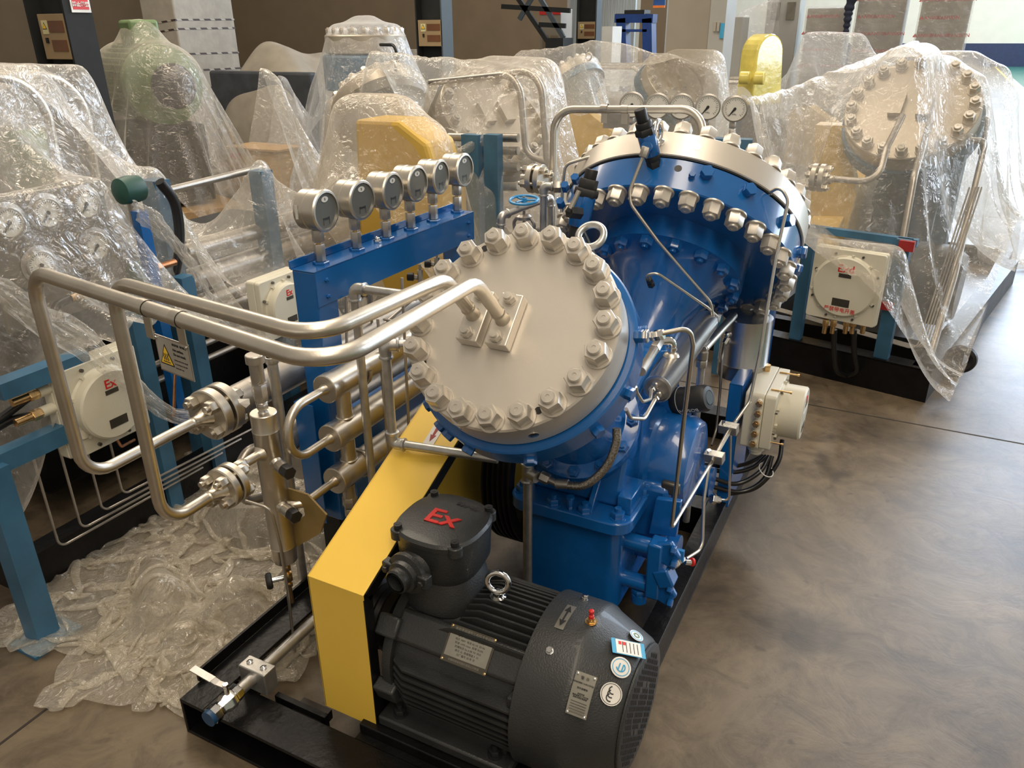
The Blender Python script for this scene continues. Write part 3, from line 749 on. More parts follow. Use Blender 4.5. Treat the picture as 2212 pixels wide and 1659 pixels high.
MB().add([(XG0, YG, ZG0), (XG0, YG, ZG1), (XG0, yE, top(yE)), (XG0, yR, .75), (XG0, yR, .16), (XG0+th, YG, ZG0), (XG0+th, YG, ZG1), (XG0+th, yE, top(yE)), (XG0+th, yR, .75), (XG0+th, yR, .16)],
    [(0, 1, 2, 3, 4), (9, 8, 7, 6, 5), (0, 5, 6, 1), (1, 6, 7, 2), (2, 7, 8, 3), (3, 8, 9, 4), (4, 9, 5, 0)]).build('guard_side', 'yellow', gd_, smooth=False)
gi = MB(); 
for (y0, z0, y1, z1) in ((YG+.003, ZG0, YG+.003, ZG1-.003), (YG+.003, ZG1-.003, yE, top(yE)-.003)):
    gi.beam((XG1+.0005, y0+.012, z0-.012 if z0 > .2 else z0), (XG1+.0005, y1+.012, z1-.012), .03, .004, (1, 0, 0))
gi.build('guard_lip', 'black_paint', gd_, smooth=False)
q = at(940, 920, x=-1.06); q.z = top(q.y)+.0015; uy = V((0, 1, sl)).normalized(); ng = X.cross(uy)
q = V((-1.052, at(940, 922, x=-1.052).y, 0)); q.z = top(q.y)+.001
pr_ = MB().obox(q, X, uy, ng, .016, .043, .001).build('rotation_sticker', 'sign_white', gd_, smooth=False)
fr = axm(q+ng*.0012, ng, X)
MB().prism([(-.003, -.012), (-.009, -.010), (0, -.034), (.009, -.010), (.003, -.012), (.006, .03), (-.006, .03)], X, uy, fr.translation, ng*.0006).build('red_arrow', 'red_dark', pr_, smooth=False)
fl = thing('flywheel', (XC-.19, YC, ZC), 'black ribbed belt flywheel behind the yellow guard', 'wheel')
RF = .335
pf = [(RF-.03, -.05), (RF, -.048)]
for k in range(5):
    x0 = -.042+k*.018; pf += [(RF, x0), (RF-.012, x0+.004), (RF-.012, x0+.010), (RF, x0+.014)]
pf += [(RF, .052), (RF-.03, .055), (RF-.04, .03)]
FW = V((XC-.255, YC, ZC))
MB().lathe(FW, X, pf, 72, caps=False).build('grooved_rim', 'black_iron', fl)
MB().lathe(FW, X, [(.06, -.05), (.06, .09)], 32).build('hub', 'black_iron', fl)
for k in range(5):
    a = 2*PI*k/5+.3; d = V((0, math.cos(a), math.sin(a))); MB().beam(FW+d*.05, FW+d*(RF-.03), .05, .03, X).build('spoke', 'black_iron', fl)
MB().cyl(FW, V((-.90, YC, ZC)), .035).build('shaft', 'steel_dark', fl)
# the belts' run between the two pulleys
MP = V((XG1-.075, YM, ZM))
mp_ = tag(MB().lathe(MP, X, [(.085, -.045), (.09, -.043), (.082, -.03), (.09, -.02), (.082, -.01), (.09, 0), (.082, .01), (.09, .02), (.09, .043)], 40).build('motor_pulley', 'black_iron'), 'small grooved motor pulley inside the yellow guard', 'pulley')
MB().cyl(MP, MP+X*.09, .022).build('shaft_end', 'steel_dark', mp_)
mat('warn_orange', (.80, .22, .03), .5)
wz = thing('arrow_sticker', (-.925, 1.83, .56), 'small orange sticker with three black arrows beside the flywheel', 'sticker')
q = V((-.918, 1.833, .60)); MB().obox(q, Y+X*.3, Z, X*1-Y*.3, .022, .026, .001).build('backing', 'warn_orange', wz, smooth=False)
for k in (-1, 0, 1):
    MB().prism([(-.0015, -.004), (-.004, -.004), (0, -.014), (.004, -.004), (.0015, -.004), (.0015, .016), (-.0015, .016)], Y+X*.3, Z, q+(Y+X*.3)*(.0125*k)+X*.0015-Y*.001, X*.001).build('arrow', 'ink', wz, smooth=False)

# ---------------------------------------------------------------- gauge stand with six gauges
XS, ZT, ZBm = -1.5, 1.119, 1.012
gs = thing('gauge_stand', (XS-.05, 1.7, ZS), 'blue steel stand carrying the row of six round gauges', 'stand')
y0, y1 = 1.685, 2.606
ch = MB(); t_ = .004; wB = .092
ch.box((XS-t_, y0, ZBm), (XS, y1, ZT)).box((XS-wB, y0, ZT-t_), (XS, y1, ZT)).box((XS-wB, y0-.004, ZT), (XS-wB+t_, y1+.002, ZT+.024))
ch.box((XS-wB, y1-t_, ZBm), (XS, y1, ZT))
ch.build('channel_beam', 'blue', gs, bevel=.0015, smooth=False)
MB().box((XS-.088, y0+.002, .27), (XS-.003, y0+.092, ZT-.004)).build('post', 'blue', gs, bevel=.004, smooth=False)
MB().box((XS-.088, y1-.095, .27), (XS-.003, y1-.006, ZT-.004)).build('post', 'blue', gs, bevel=.004, smooth=False)
MB().box((XS-.10, y0+.01, ZS), (XS-.02, y0+.10, .27)).build('foot_block', 'black_paint', gs, bevel=.003, smooth=False)
MB().box((XS-.10, y1-.10, ZS), (XS-.02, y1-.01, .27)).build('foot_block', 'black_paint', gs, bevel=.003, smooth=False)
MB().box((XS-.05, y0+.10, ZS), (XS-.03, y1-.05, .62)).build('back_sheet', 'blue', gs, smooth=False)
# open-topped side channel next to the post
MB().box((XS-.115, y0-.03, .27), (XS-.111, y0+.06, .70)).box((XS-.115, y0-.034, .27), (XS-.04, y0-.03, .70)).box((XS-.115, y0+.056, .27), (XS-.04, y0+.06, .70)).build('side_channel', 'blue', gs, bevel=.001, smooth=False)
for p in ((y0+.045, 1.085), (y0+.045, 1.035), (y1-.045, 1.085), (y1-.045, 1.035)):
    MB().hexp((XS, *p), (XS+.006, *p), .012).cyl((XS+.006, *p), (XS+.012, *p), .003).build('stand_bolt', 'blue', gs)
MB().hexp((XS-.045, 2.05, ZT), (XS-.045, 2.05, ZT+.010), .022).sphere((XS-.045, 2.05, ZT+.012), .0085).build('cap_nut', 'chrome', gs)
def gauge():
    """safety-pattern pressure gauge; dial looks along +X, stem socket at the origin"""
    g = thing('pressure_gauge', (0, 0, 0), 'x', 'gauge', 'gauges on the blue stand'); hc = .145
    cs = MB().lathe((-.052, 0, hc), X, [(.046, 0), (.053, .004), (.053, .030), (.0515, .031), (.0515, .033), (.053, .034), (.053, .058), (.055, .060), (.055, .068), (.052, .072), (.047, .0725), (.047, .068)], 48, caps=False)
    c = cs.build('case', 'steel', g, ang=30)
    MB().lathe((-.052, 0, hc), X, [(.046, -.001), (.046, .001)], 40).build('blow_out_back', 'steel', g)
    MB().lathe((-.052+.066, 0, hc), X, [(.0472, 0), (.0472, .002)], 48).build('window', 'glass_grey', g)
    P = [(.0135*math.cos(a*PI/12), .0075*math.sin(a*PI/12)) for a in range(24)]
    bd = MB().prism(P, Y, Z, (.0165, 0, hc+.030), X*.0008).build('badge', 'badge', g, smooth=False)
    text('badge_mark', 'B', .010, axm((.0175, 0, hc+.030), X, Y), 'ink', bd, ext=.0002)
    for a in (-.012, .012):
        MB().obox((.0165, a, hc-.026), X, Y, Z, .0006, .0004, .010).build('dial_line', 'steel_dark', g, smooth=False)
    MB().obox((.0165, 0, hc-.020), X, Y, Z, .0006, .013, .0025).build('dial_notch', 'ink', g, smooth=False)
    MB().obox((-.036, -.053, hc+.002), X, Z, Y, .004, .018, .0006).build('case_label', 'badge', g, smooth=False)
    sx = -.018
    MB().hexp((sx, 0, .060), (sx, 0, .093), .028).build('socket', 'steel_dull', g)
    MB().lathe((sx, 0, .052), Z, [(.007, 0), (.007, .010)], 16).build('thread', 'brass', g)
    MB().hexp((sx, 0, .008), (sx, 0, .054), .026).build('adapter', 'steel_dull', g)
    MB().lathe((sx, 0, .002), Z, [(.011, 0), (.011, .008)], 20).build('neck_ring', 'blue_light', g)
    MB().hexp((sx, 0, -.001), (sx, 0, .007), .040).build('lock_nut', 'blue', g)
    return g
g0_ = gauge()
bases = [(666, 565), (740, 536), (805, 512), (861, 493), (912, 475), (963, 456)]
desc = ['nearest the camera', 'second from the camera', 'third from the camera', 'fourth from the camera, by the chrome nut', 'fifth from the camera', 'farthest from the camera']
for i, bp_ in enumerate(bases):
    q = at(*bp_, z=ZT); q.x = XS-.045+.018*0; q.z = ZT
    lab = 'steel round gauge on the blue stand, %s' % desc[i]
    dx = [0, .004, -.004, .002, 0, 0][i]
    if i == 0: g0_.location = (q.x+.018, q.y, q.z); g0_['label'] = lab; g0_.rotation_euler = (0, 0, .03); g0_.scale = (1.1,)*3
    else: dup(g0_, (q.x+.018, q.y, q.z), (0, 0, [.03, -.05, .03, .0, .06, -.03][i]), lab, scale=1.1)

# ---------------------------------------------------------------- discharge pipes of the small head
def weld_flange(c, ax_, R_, th, nb, rb_, af, parent, m='steel', neck=None, bolts=True):
    c = V(c); ax_ = V(ax_).normalized()
    o = MB().lathe(c, ax_, [(R_-.003, 0), (R_, .003), (R_, th-.002), (R_-.002, th)], 48).build('flange', m, parent)
    return o
p1 = thing('discharge_pipe', (-.763, 1.39, 1.2), 'bent steel pipe from the nearer block, with a hot-surface sign hung on it', 'pipe', 'long bent steel pipes')
r1 = .0148
A0 = cA+a1*-.008+a2*.000+nA*.030; L1 = (1.288-A0.z)/nA.z
P1_ = A0+nA*L1; P2_ = V((-.748, .843, 1.288)); P3_ = V((-1.652, .975, 1.292)); P4_ = at(185, 1035, y=.985); P4_.x = P4_.x
F1 = at(448, 905, x=P4_.x); F1.z = P4_.z+.0
pth = [A0, P1_, P2_, P3_, P4_, V((P4_.x, F1.y, P4_.z+.0))]
print('pipe1', pth)
MB().tube(fillet(pth, .075), r1, 20).build('pipe_run', 'steel', p1)
MB().lathe(A0-nA*.001, nA, [(.0185, 0), (.0175, .004), (.0152, .008), (.0158, .03), (.0170, .034), (.0152, .038)], 24).build('weld_socket', 'steel', p1)
fy = pth[-1]
def flange_pair(name, label, c, ax_, R_, th, gap, nb, af, group, neckL, rp, back=.03, ph=.4):
    c = V(c); ax_ = V(ax_).normalized()
    t = thing(name, tuple(c), label, 'flange', group)
    MB().lathe(c-ax_*neckL, ax_, [(rp, 0), (rp*1.12, .004), (rp*1.02, .008), (rp*1.1, neckL*.4), (rp*2.0, neckL)], 28).build('weld_neck', 'steel', t)
    f1 = MB().lathe(c, ax_, [(R_-.003, 0), (R_, .003), (R_, th-.002), (R_-.002, th)], 48).build('flange_disc', 'steel', t)
    MB().lathe(c+ax_*th, ax_, [(R_*.62, 0), (R_*.62, gap)], 32).build('ring_gasket', 'ink', t)
    MB().lathe(c+ax_*(th+gap), ax_, [(R_-.003, 0), (R_, .003), (R_, th-.002), (R_-.002, th)], 48).build('flange_disc', 'steel', t)
    e1, e2, _ = frame_of(ax_)
    for i in range(nb):
        a = ph+2*PI*i/nb; p = c+(e1*math.cos(a)+e2*math.sin(a))*R_*.70
        MB().cyl(p-ax_*.034, p+ax_*(2*th+gap+.030), af*.29, n=14).hexp(p-ax_*.024, p, af).hexp(p+ax_*(2*th+gap), p+ax_*(2*th+gap+.022), af).build('stud_bolt', 'steel', t)
    return t
flange_pair('pipe_flange', 'larger bolted flange pair at the end of the left discharge pipe', fy, (0, 1, 0), .075, .030, .012, 4, .035, 'bolted flange pairs', .055, r1, ph=.75)
# second pipe
p2 = thing('discharge_pipe', (-.837, 1.39, 1.2), 'bent steel pipe from the farther block, running behind the signed pipe', 'pipe', 'long bent steel pipes')
B0 = cA+a1*-.082+a2*.000+nA*.030; L2 = (1.284-B0.z)/nA.z
Q2 = at(650, 722, z=1.284); Q3 = at(238, 606, z=1.284); Q4 = at(355, 1135, y=Q3.y); 
F2 = at(478, 1062, x=Q4.x)
pth2 = [B0, B0+nA*L2, V((B0.x-.02, Q2.y, 1.284)), Q3, Q4, V((Q4.x, F2.y, Q4.z))]
print('pipe2', pth2)
MB().tube(fillet(pth2, .07), r1, 20).build('pipe_run', 'steel', p2)
MB().lathe(B0-nA*.001, nA, [(.0185, 0), (.0175, .004), (.0152, .008), (.0158, .03), (.0170, .034), (.0152, .038)], 24).build('weld_socket', 'steel', p2)
fy2 = pth2[-1]
flange_pair('pipe_flange', 'smaller bolted flange pair between the second discharge pipe and the upright filter', fy2, (0, 1, 0), .056, .020, .008, 4, .027, 'bolted flange pairs', .045, r1, ph=.6)
# hot surface sign hanging on pipe 1
def on_pipe1(px, py): return at(px, py, z=1.29)
sg = thing('warning_sign', (-1.4, .95, 1.2), 'small metal hot-surface warning plate clipped to the left discharge pipe', 'sign')
d1 = (P3_-P2_).normalized()
def on_run(px):  # point of the long run at photo column px
    best = None
    for k in range(400):
        q = P2_.lerp(P3_, k/399); v = q-CAM; xx = 1106+FPX*v.dot(rt)/v.dot(fw)
        if best is None or abs(xx-px) < best[0]: best = (abs(xx-px), q)
    return best[1]
for px in (312, 386):
    q = on_run(px); MB().lathe(q-d1*.011, d1, [(r1+.0012, 0), (r1+.0012, .022)], 24, caps=False).build('pipe_clip', 'steel', sg)
    sd = Z.cross(d1).normalized()
    MB().obox(q-Z*.036, d1, sd, Z, .0115, .0012, .024).build('hanger_strap', 'steel', sg, smooth=False)
qa, qb = on_run(318), on_run(400); pc = (qa+qb)/2-Z*.083; dn = (qb-qa).normalized(); nn = dn.cross(Z).normalized()
if nn.dot(CAM-pc) < 0: nn = -nn
ex = Z.cross(nn).normalized(); W_ = .052; H_ = .036
pl_ = MB().obox(pc, ex, Z, nn, W_, H_, .0008).build('sign_plate', 'steel_dull', sg, smooth=False)
MB().obox(pc+nn*.001, ex, Z, nn, W_-.003, H_-.003, .0003).build('sign_face', 'sign_grey', pl_, smooth=False)
tri = [(-.022, -.020), (.022, -.020), (0, .022)]
o_ = pc+nn*.0014-ex*.024
MB().prism(tri, ex, Z, o_, nn*.0003).build('triangle_border', 'ink', pl_, smooth=False)
MB().prism([(x*.82, y*.82-.001) for x, y in tri], ex, Z, o_+nn*.0004, nn*.0003).build('triangle', 'sign_yellow', pl_, smooth=False)
for k in (-1, 0, 1): MB().tube([o_+nn*.0009+ex*(k*.006+.0015*math.sin(s*1.5))+Z*(-.010+.0022*s) for s in range(7)], .0009, 5).build('heat_wave', 'ink', pl_)
MB().obox(o_+nn*.0008-Z*.0135, ex, Z, nn, .011, .0008, .0002).build('heat_base', 'ink', pl_, smooth=False)
f_ = axm(pc+nn*.0016, nn, ex)
def st_(s, u, v, size, bold=0):
    ff = f_.copy(); ff.translation = ff.translation+ex*u+Z*v; return text('print', s, size, ff, 'ink', pl_, ext=.0002, align='LEFT', bold=bold)
st_('高温表面  请勿触摸', .001, .026, .0052); st_('Hot surface.', .001, .016, .0066, .0002); st_('Do not touch.', .001, .007, .0066, .0002)
for k in range(3): st_(['Surfaces may be hot enough', 'to cause burns to the skin', 'Keep hands away'][k], .001, -.004-.008*k, .0036)
for k in (-1, 1): MB().lathe(pc+ex*k*(W_-.006)+Z*(H_-.006)+nn*.001, nn, [(.0032, 0), (.0032, .003)], 10).build('sign_screw', 'chrome', sg)

# ---------------------------------------------------------------- upright filter vessel left of the guard
yF = 1.385
T0 = at(568, 890, y=yF); T1 = at(617, 1208, y=yF); xF = (T0.x+T1.x)/2
fv = thing('filter_vessel', (xF, yF, ZS), 'slim upright steel filter cylinder left of the yellow guard, safety valve on top', 'filter')
rF = .036
MB().lathe((xF, yF, T1.z), Z, [(rF-.002, 0), (rF, .003), (rF, .05), (rF+.001, .052), (rF, .054), (rF, T0.z-T1.z-.055), (rF+.0012, T0.z-T1.z-.053), (rF, T0.z-T1.z-.050), (rF, T0.z-T1.z-.002), (rF-.002, T0.z-T1.z)], 40).build('vessel_body', 'steel', fv)
zt = T0.z
MB().lathe((xF, yF, zt), Z, [(.014, 0), (.011, .004), (.010, .012)], 20).hexp((xF, yF, zt+.010), (xF, yF, zt+.026), .028).lathe((xF, yF, zt+.026), Z, [(.014, 0), (.016, .003), (.014, .006)], 20).hexp((xF, yF, zt+.034), (xF, yF, zt+.085), .034).hexp((xF, yF, zt+.085), (xF, yF, zt+.088), .040).lathe((xF, yF, zt+.088), Z, [(.0185, 0), (.0185, .055), (.025, .057), (.025, .078), (.023, .080)], 28).build('safety_valve', 'steel_dull', fv)
MB().tube([V((xF+.017, yF-.01, zt+.14)), V((xF+.022, yF-.014, zt+.10)), V((xF-.01, yF-.018, zt+.07)), V((xF+.006, yF-.02, zt+.02))], .0007, 5).build('seal_wire', 'chrome', fv)
tg = MB(); tg.add([(xF-.02, yF-.022, zt+.045), (xF-.055, yF-.03, zt+.04), (xF-.065, yF-.02, zt+.02), (xF-.03, yF-.028, zt+.018), (xF-.018, yF-.024, zt+.03), (xF-.044, yF-.036, zt+.033)], [(0, 5, 4), (0, 1, 5), (1, 2, 5), (2, 3, 5), (3, 4, 5)])
o_ = tg.build('paper_tag', 'sign_white', fv, smooth=False); sm = o_.modifiers.new('s', 'SOLIDIFY'); sm.thickness = .001
zN = T0.z-.5*(T0.z-T1.z)*.52
zin = at(600, 990, y=yF-.03).z
MB().lathe((xF, yF-rF+.004, zin), -Y, [(.024, 0), (.016, .010), (.0135, .014), (.0135, .06)], 24).hexp((xF, yF-rF-.055, zin), (xF, yF-rF-.085, zin), .030).build('inlet_nozzle', 'steel', fv)
for pxy, nm in (((648, 1010), 'upper'), ((660, 1104), 'lower')):
    q = at(*pxy, y=yF-.0); zz = q.z; ox = V((1, -.35, 0)).normalized(); b0 = V((xF, yF, zz))+ox*(rF-.004)
    MB().lathe(b0, ox, [(.019, 0), (.0165, .008), (.013, .012), (.0135, .022), (.019, .024), (.019, .050)], 24).build('side_nozzle', 'steel', fv)
    MB().hexp(b0+ox*.050, b0+ox*.078, .034).build('hex_plug', 'black_iron', fv)
dz = T1.z
MB().lathe((xF, yF, dz), -Z, [(.011, 0), (.011, .02)], 16).hexp((xF, yF, dz-.02), (xF, yF, dz-.04), .020).hexp((xF, yF, dz-.048), (xF, yF, dz-.078), .022).hexp((xF, yF, dz-.084), (xF, yF, dz-.098), .018).cyl((xF, yF, dz-.04), (xF, yF, dz-.16), .006).build('drain_valve', 'brass', fv)
MB().cyl((xF, yF, dz-.063), (xF-.030, yF-.035, dz-.063), .008).build('valve_stem', 'chrome', fv)
MB().lathe((xF-.030, yF-.035, dz-.063), V((-.65, -.76, 0)), [(.021, 0), (.025, .004), (.025, .012), (.021, .018), (.012, .019)], 28).build('black_handwheel', 'rubber', fv)
MB().prism([(0, 0), (.07, .0), (.13, -.05), (.10, -.12), (0, -.20), (0, -.12), (.05, -.075), (.05, -.05), (0, -.06)], X, Z, (xF+.03, yF+.02, T1.z+.24), (0, .006, 0)).build('support_bracket', 'bracket', fv, smooth=False)

# ---------------------------------------------------------------- cooler: coil of jacketed tubes beside the stand
XT = -1.395
ck = thing('tube_cooler', (XT, 1.5, .4), 'serpentine gas cooler of thick horizontal steel tubes between stand and guard', 'cooler')
yT = {}
ends = [((701, 842), .0405), ((712, 948), .0405), ((722, 1040), .0405)]
zt_ = []; yt_ = []
for (pxy, r_) in ends:
    q = at(*pxy, x=XT); zt_.append(q.z); yt_.append(q.y)
print('cooler ends', [(round(a, 3), round(b_, 3)) for a, b_ in zip(yt_, zt_)])
for i in range(3):
    MB().lathe((XT, yt_[i], zt_[i]), Y, [(.040, 0), (.0425, .002), (.0425, .030), (.0405, .032), (.0405, 1.15)], 36).build('jacket_tube', 'steel', ck)
    MB().lathe((XT, yt_[i]+.0005, zt_[i]), -Y, [(.017, 0), (.0145, .010), (.0125, .016), (.0125, .03)], 24).build('tube_stub', 'steel', ck)
MB().tube(fillet([V((XT, yt_[0]-.02, zt_[0])), V((XT, yt_[0]-.16, zt_[0])), V((XT, yt_[1]-.16, zt_[1])), V((XT, yt_[1]-.02, zt_[1]))], .075), .0125, 18).build('return_bend', 'steel', ck)
MB().tube(fillet([V((XT, yt_[2]-.02, zt_[2])), V((XT, yt_[2]-.13, zt_[2]+.0)), V((xF+.05, yF+.01, zt_[2]-.0)), V((xF+.02, yF, zt_[2]))], .03), .0125, 18).build('feed_tube', 'steel', ck)
for i in (0, 1):
    MB().cyl((XT, yt_[i]+.075, zt_[i]), (XT, yt_[i]+.075, zt_[i+1]), .023, n=28).torus((XT, yt_[i]+.075, zt_[i+1]+.039), Z, .0245, .003).build('jacket_link', 'steel', ck)
yk = yt_[0]+.155
MB().torus((XT, yk, zt_[0]), Y, .046, .005, 32, 10, PI*.95, PI*2.35).build('u_clamp', 'steel', ck)
MB().torus((XT, yt_[2]+.125, zt_[2]), Y, .046, .005, 32, 10).build('u_clamp', 'steel', ck)
MB().cyl((XT, yt_[2]+.06, zt_[2]-.04), (XT, yt_[2]+.06, zt_[2]-.085), .02).hexp((XT, yt_[2]+.06, zt_[2]-.085), (XT, yt_[2]+.06, zt_[2]-.12), .040).hexp((XT, yt_[2]+.06, zt_[2]-.125), (XT, yt_[2]+.06, zt_[2]-.16), .034).cyl((XT, yt_[2]+.06, zt_[2]-.16), (XT, yt_[2]+.06, .13), .012).build('drain_union', 'steel_dull', ck)
# further tubes of the bank behind the post, on the aisle side
cg = thing('tube_bank', (-1.66, 1.5, .4), 'grey thick cooler tubes left of the blue post', 'cooler')
for (px, py), r_ in (((495, 875), .048), ((600, 960), .046), ((640, 1010), .044)):
    q = at(px, py, x=-1.66)
    MB().lathe((-1.66, q.y, q.z), Y, [(r_-.002, 0), (r_, .002), (r_, 1.2)], 32).build('jacket_tube', 'steel_dull', cg)
MB().tube(fillet([at(600, 985, x=-1.62), at(540, 960, x=-1.62), at(505, 1030, x=-1.62), at(530, 1085, x=-1.62), at(600, 1065, x=-1.62)], .05), .014, 16).build('return_bend', 'steel_dull', cg)
# ---------------------------------------------------------------- galvanised water pipes
def el(mb, p, r_=.0175, ax_=None):
    mb.sphere(p, r_*1.0, 14); return mb
wp1 = thing('water_pipe', (-1.1, 1.7, .5), 'screwed galvanised pipe loop from the rim of the small head past the guard', 'pipe', 'galvanised water pipes')
R_ = .0125
def gpipe(pts, parent, r_=R_, fit=True, name='pipe_run', m='galv'):
    pts = [V(p) for p in pts]
    MB().tube(fillet(pts, r_*1.7), r_, 16).build(name, m, parent)
    if fit:
        for i in range(1, len(pts)-1):
            a = (pts[i-1]-pts[i]).normalized(); c = (pts[i+1]-pts[i]).normalized()
            e_ = MB().tube(fillet([pts[i]+a*r_*2.6, pts[i], pts[i]+c*r_*2.6], r_*1.7), r_*1.28, 16)
            for d_ in (a, c): e_.lathe(pts[i]+d_*r_*2.3, d_, [(r_*1.42, 0), (r_*1.5, r_*.2), (r_*1.5, r_*.5), (r_*1.35, r_*.6)], 18)
            e_.build('elbow', m, parent)
ga = at(765, 622, y=1.62); gb = at(895, 640, y=1.75)
x1_ = ga.x
gpipe([at(900, 640, z=ga.z), ga, V((ga.x, ga.y, .10))], wp1)
ha = at(832, 745, y=1.50); hb = at(905, 748, y=1.52); hc_ = at(848, 957, y=1.50); hd = at(1075, 962, y=1.55)
print('loop', ha, hb, hc_, hd)
gpipe([V((ha.x+.10, ha.y+.06, ha.z)), ha, V((ha.x, ha.y, hc_.z)), V((hd.x, hd.y, hc_.z))], wp1)
MB().hexp(V((ha.x+.045, ha.y+.027, ha.z)), V((ha.x+.085, ha.y+.051, ha.z)), .036).build('union_nut', 'steel_dull', wp1)
wv = thing('water_pipe', (-.80, 1.72, .1), 'vertical galvanised pipe with a tee standing in front of the blue sump', 'pipe', 'galvanised water pipes')
yv = 1.70; q0 = at(1140, 1000, y=yv); q1 = at(1141, 1250, y=yv)
MB().cyl((q0.x, yv, .13), (q0.x, yv, q0.z+.06), .0135).build('pipe_run', 'galv', wv)
tz = at(1140, 1020, y=yv).z
MB().lathe((q0.x, yv, tz-.03), Z, [(.019, 0), (.020, .004), (.0165, .008), (.0165, .052), (.020, .056), (.019, .06)], 20).cyl((q0.x, yv, tz), (q0.x+.035, yv-.012, tz-.002), .0165).build('tee', 'galv', wv)
# braided hose from the tee up to the small head
hs_ = thing('braided_hose', (-.72, 1.7, .6), 'short braided steel hose curving from the pipe tee under the small head', 'hose')
hp = [at(1168, 1028, y=1.70), at(1205, 1045, y=1.70), at(1262, 1048, y=1.71), at(1308, 1010, y=1.73), at(1330, 960, y=1.75), at(1332, 925, y=1.76)]
def spline(P, n=8):
    P = [V(p) for p in P]; Q = [P[0]*2-P[1]]+P+[P[-1]*2-P[-2]]; out = []
    for i in range(1, len(Q)-2):
        for k in range(n):
            t = k/n; a, b_, c, d = Q[i-1:i+3]
            out.append(.5*((2*b_)+(c-a)*t+(2*a-5*b_+4*c-d)*t*t+(3*b_-a-3*c+d)*t**3))
    return out+[P[-1]]
MB().tube(spline(hp[1:]), .0115, 16).build('braid', 'hose', hs_)
MB().hexp(hp[0], hp[0].lerp(hp[1], .5), .028).cyl(hp[0].lerp(hp[1], .5), hp[1], .010).lathe(hp[1], hp[2]-hp[1], [(.0135, -.005), (.0135, .03)], 16).build('hose_fitting', 'steel_dull', hs_)
# water outlet line along the left rail with ball valve
wl = thing('drain_line', (-1.44, 1.1, ZS), 'galvanised pipe along the left skid rail ending in a lever ball valve with blue cap', 'pipe')
zl = ZS+.055
La = at(515, 1492, z=zl); Lb = at(676, 1345, z=zl); xl = (La.x+Lb.x)/2
Lc = at(487, 1512, z=zl)
print('drain', La, Lb, Lc)
MB().cyl((xl, Lc.y, zl), (xl, 2.2, zl), .0165).build('pipe_run', 'galv', wl)
q = at(540, 1462, z=zl)
MB().obox((xl, q.y+.02, zl-.008), X, Y, Z, .046, .022, .036).build('pipe_clamp', 'galv', wl, bevel=.003, smooth=False)
for k in (-.024, .024): MB().lathe((xl+k, q.y+.02, zl+.028), Z, [(.009, 0), (.009, .003), (.006, .005)], 14).build('clamp_bolt', 'chrome', wl)
MB().lathe((xl, Lc.y+.03, zl), -Y, [(.020, -.01), (.022, 0), (.022, .012), (.026, .016), (.026, .04), (.020, .05), (.020, .062), (.024, .066), (.024, .085)], 8).build('ball_valve', 'chrome', wl)
MB().cyl((xl, Lc.y-.055, zl), (xl, Lc.y-.067, zl), .0215).build('end_cap', 'cap_blue', wl)
vs0 = V((xl, Lc.y+.002, zl+.02)); MB().cyl(vs0, vs0+Z*.028, .007).hexp(vs0+Z*.026, vs0+Z*.036, .014).build('valve_stem', 'chrome', wl)
lv_ = [vs0+Z*.03, vs0+V((-.025, -.002, .031)), vs0+V((-.04, -.003, .036)), vs0+V((-.115, .0, .040))]
for a, b_ in zip(lv_[:-1], lv_[1:]): pass
MB().beam(lv_[0], lv_[1], .016, .003).beam(lv_[1], lv_[2], .018, .003).beam(lv_[2], lv_[3], .020, .003).build('lever', 'galv', wl)
tc = V((xF+.02, yF-.04, .6))
tb_ = thing('impulse_tube', (xF, yF, .3), 'thin bent steel tube running down past the filter vessel to the guard foot', 'pipe', 'thin steel tubes')
MB().tube(fillet([at(530, 1082, y=1.30), at(585, 1098, y=1.32), at(606, 1180, y=1.33), at(622, 1280, y=1.335), at(640, 1432, y=1.34), at(690, 1398, y=1.42)], .03), .0045, 12).build('tube_run', 'steel_dull', tb_)
vp = thing('upright_pipe', (-1.5, 1.5, .1), 'plain upright steel pipe just behind the filter vessel', 'pipe')
a_, b_ = at(586, 770, y=1.52), at(664, 1300, y=1.52); MB().cyl((a_.x, 1.52, a_.z), (a_.x, 1.52, .14), .0155).lathe((a_.x, 1.52, a_.z-.02), Z, [(.0175, 0), (.020, .006), (.020, .02)], 20).build('pipe_run', 'galv', vp)

# ---------------------------------------------------------------- right-hand side of the uncovered skid
def PT(*a): return [at(p[0], p[1], **{p[2]: p[3]}) for p in a]
def thin(name, label, pts, r_=.0048, br=.03, m='steel', group='thin steel tubes'):
    t = thing(name, tuple(pts[-1]), label, 'pipe', group)
    MB().tube(fillet(pts, br), r_, 12).build('tube_run', m, t); return t
def fitting(parent, p, q, af, m='steel_dull', nm='tube_fitting'):
    p, q = V(p), V(q); L = (q-p).length; d = (q-p).normalized()
    MB().hexp(p, p+d*L*.42, af).cyl(p+d*L*.4, p+d*L*.6, af*.36).hexp(p+d*L*.58, q, af*.88).build(nm, m, parent)
xo = -.555
o0 = at(1419, 841, x=xo); o1 = V((xo, 2.49, .858))
oc = thing('oil_cylinder', tuple(o0), 'polished steel oil cooler cylinder lying between the two blue necks', 'cylinder')
MB().lathe(o0, o1-o0, [(.038, 0), (.0415, .002), (.0415, .004), (.0405, .006), (.0405, (o1-o0).length)], 40).build('shell', 'tank_steel', oc)
MB().lathe(o0, o0-o1, [(.034, 0), (.034, .001)], 32).build('end_cap', 'steel_dull', oc)
e0 = o0+V((-.006, -.002, .010)); e1_ = o0+V((.006, -.002, -.016))
for k, p in enumerate((e0, e1_)):
    MB().lathe(p, -Y, [(.012, 0), (.010, .006)], 16).hexp(p-Y*.005, p-Y*.030, .017).build('end_fitting', 'chrome', oc)
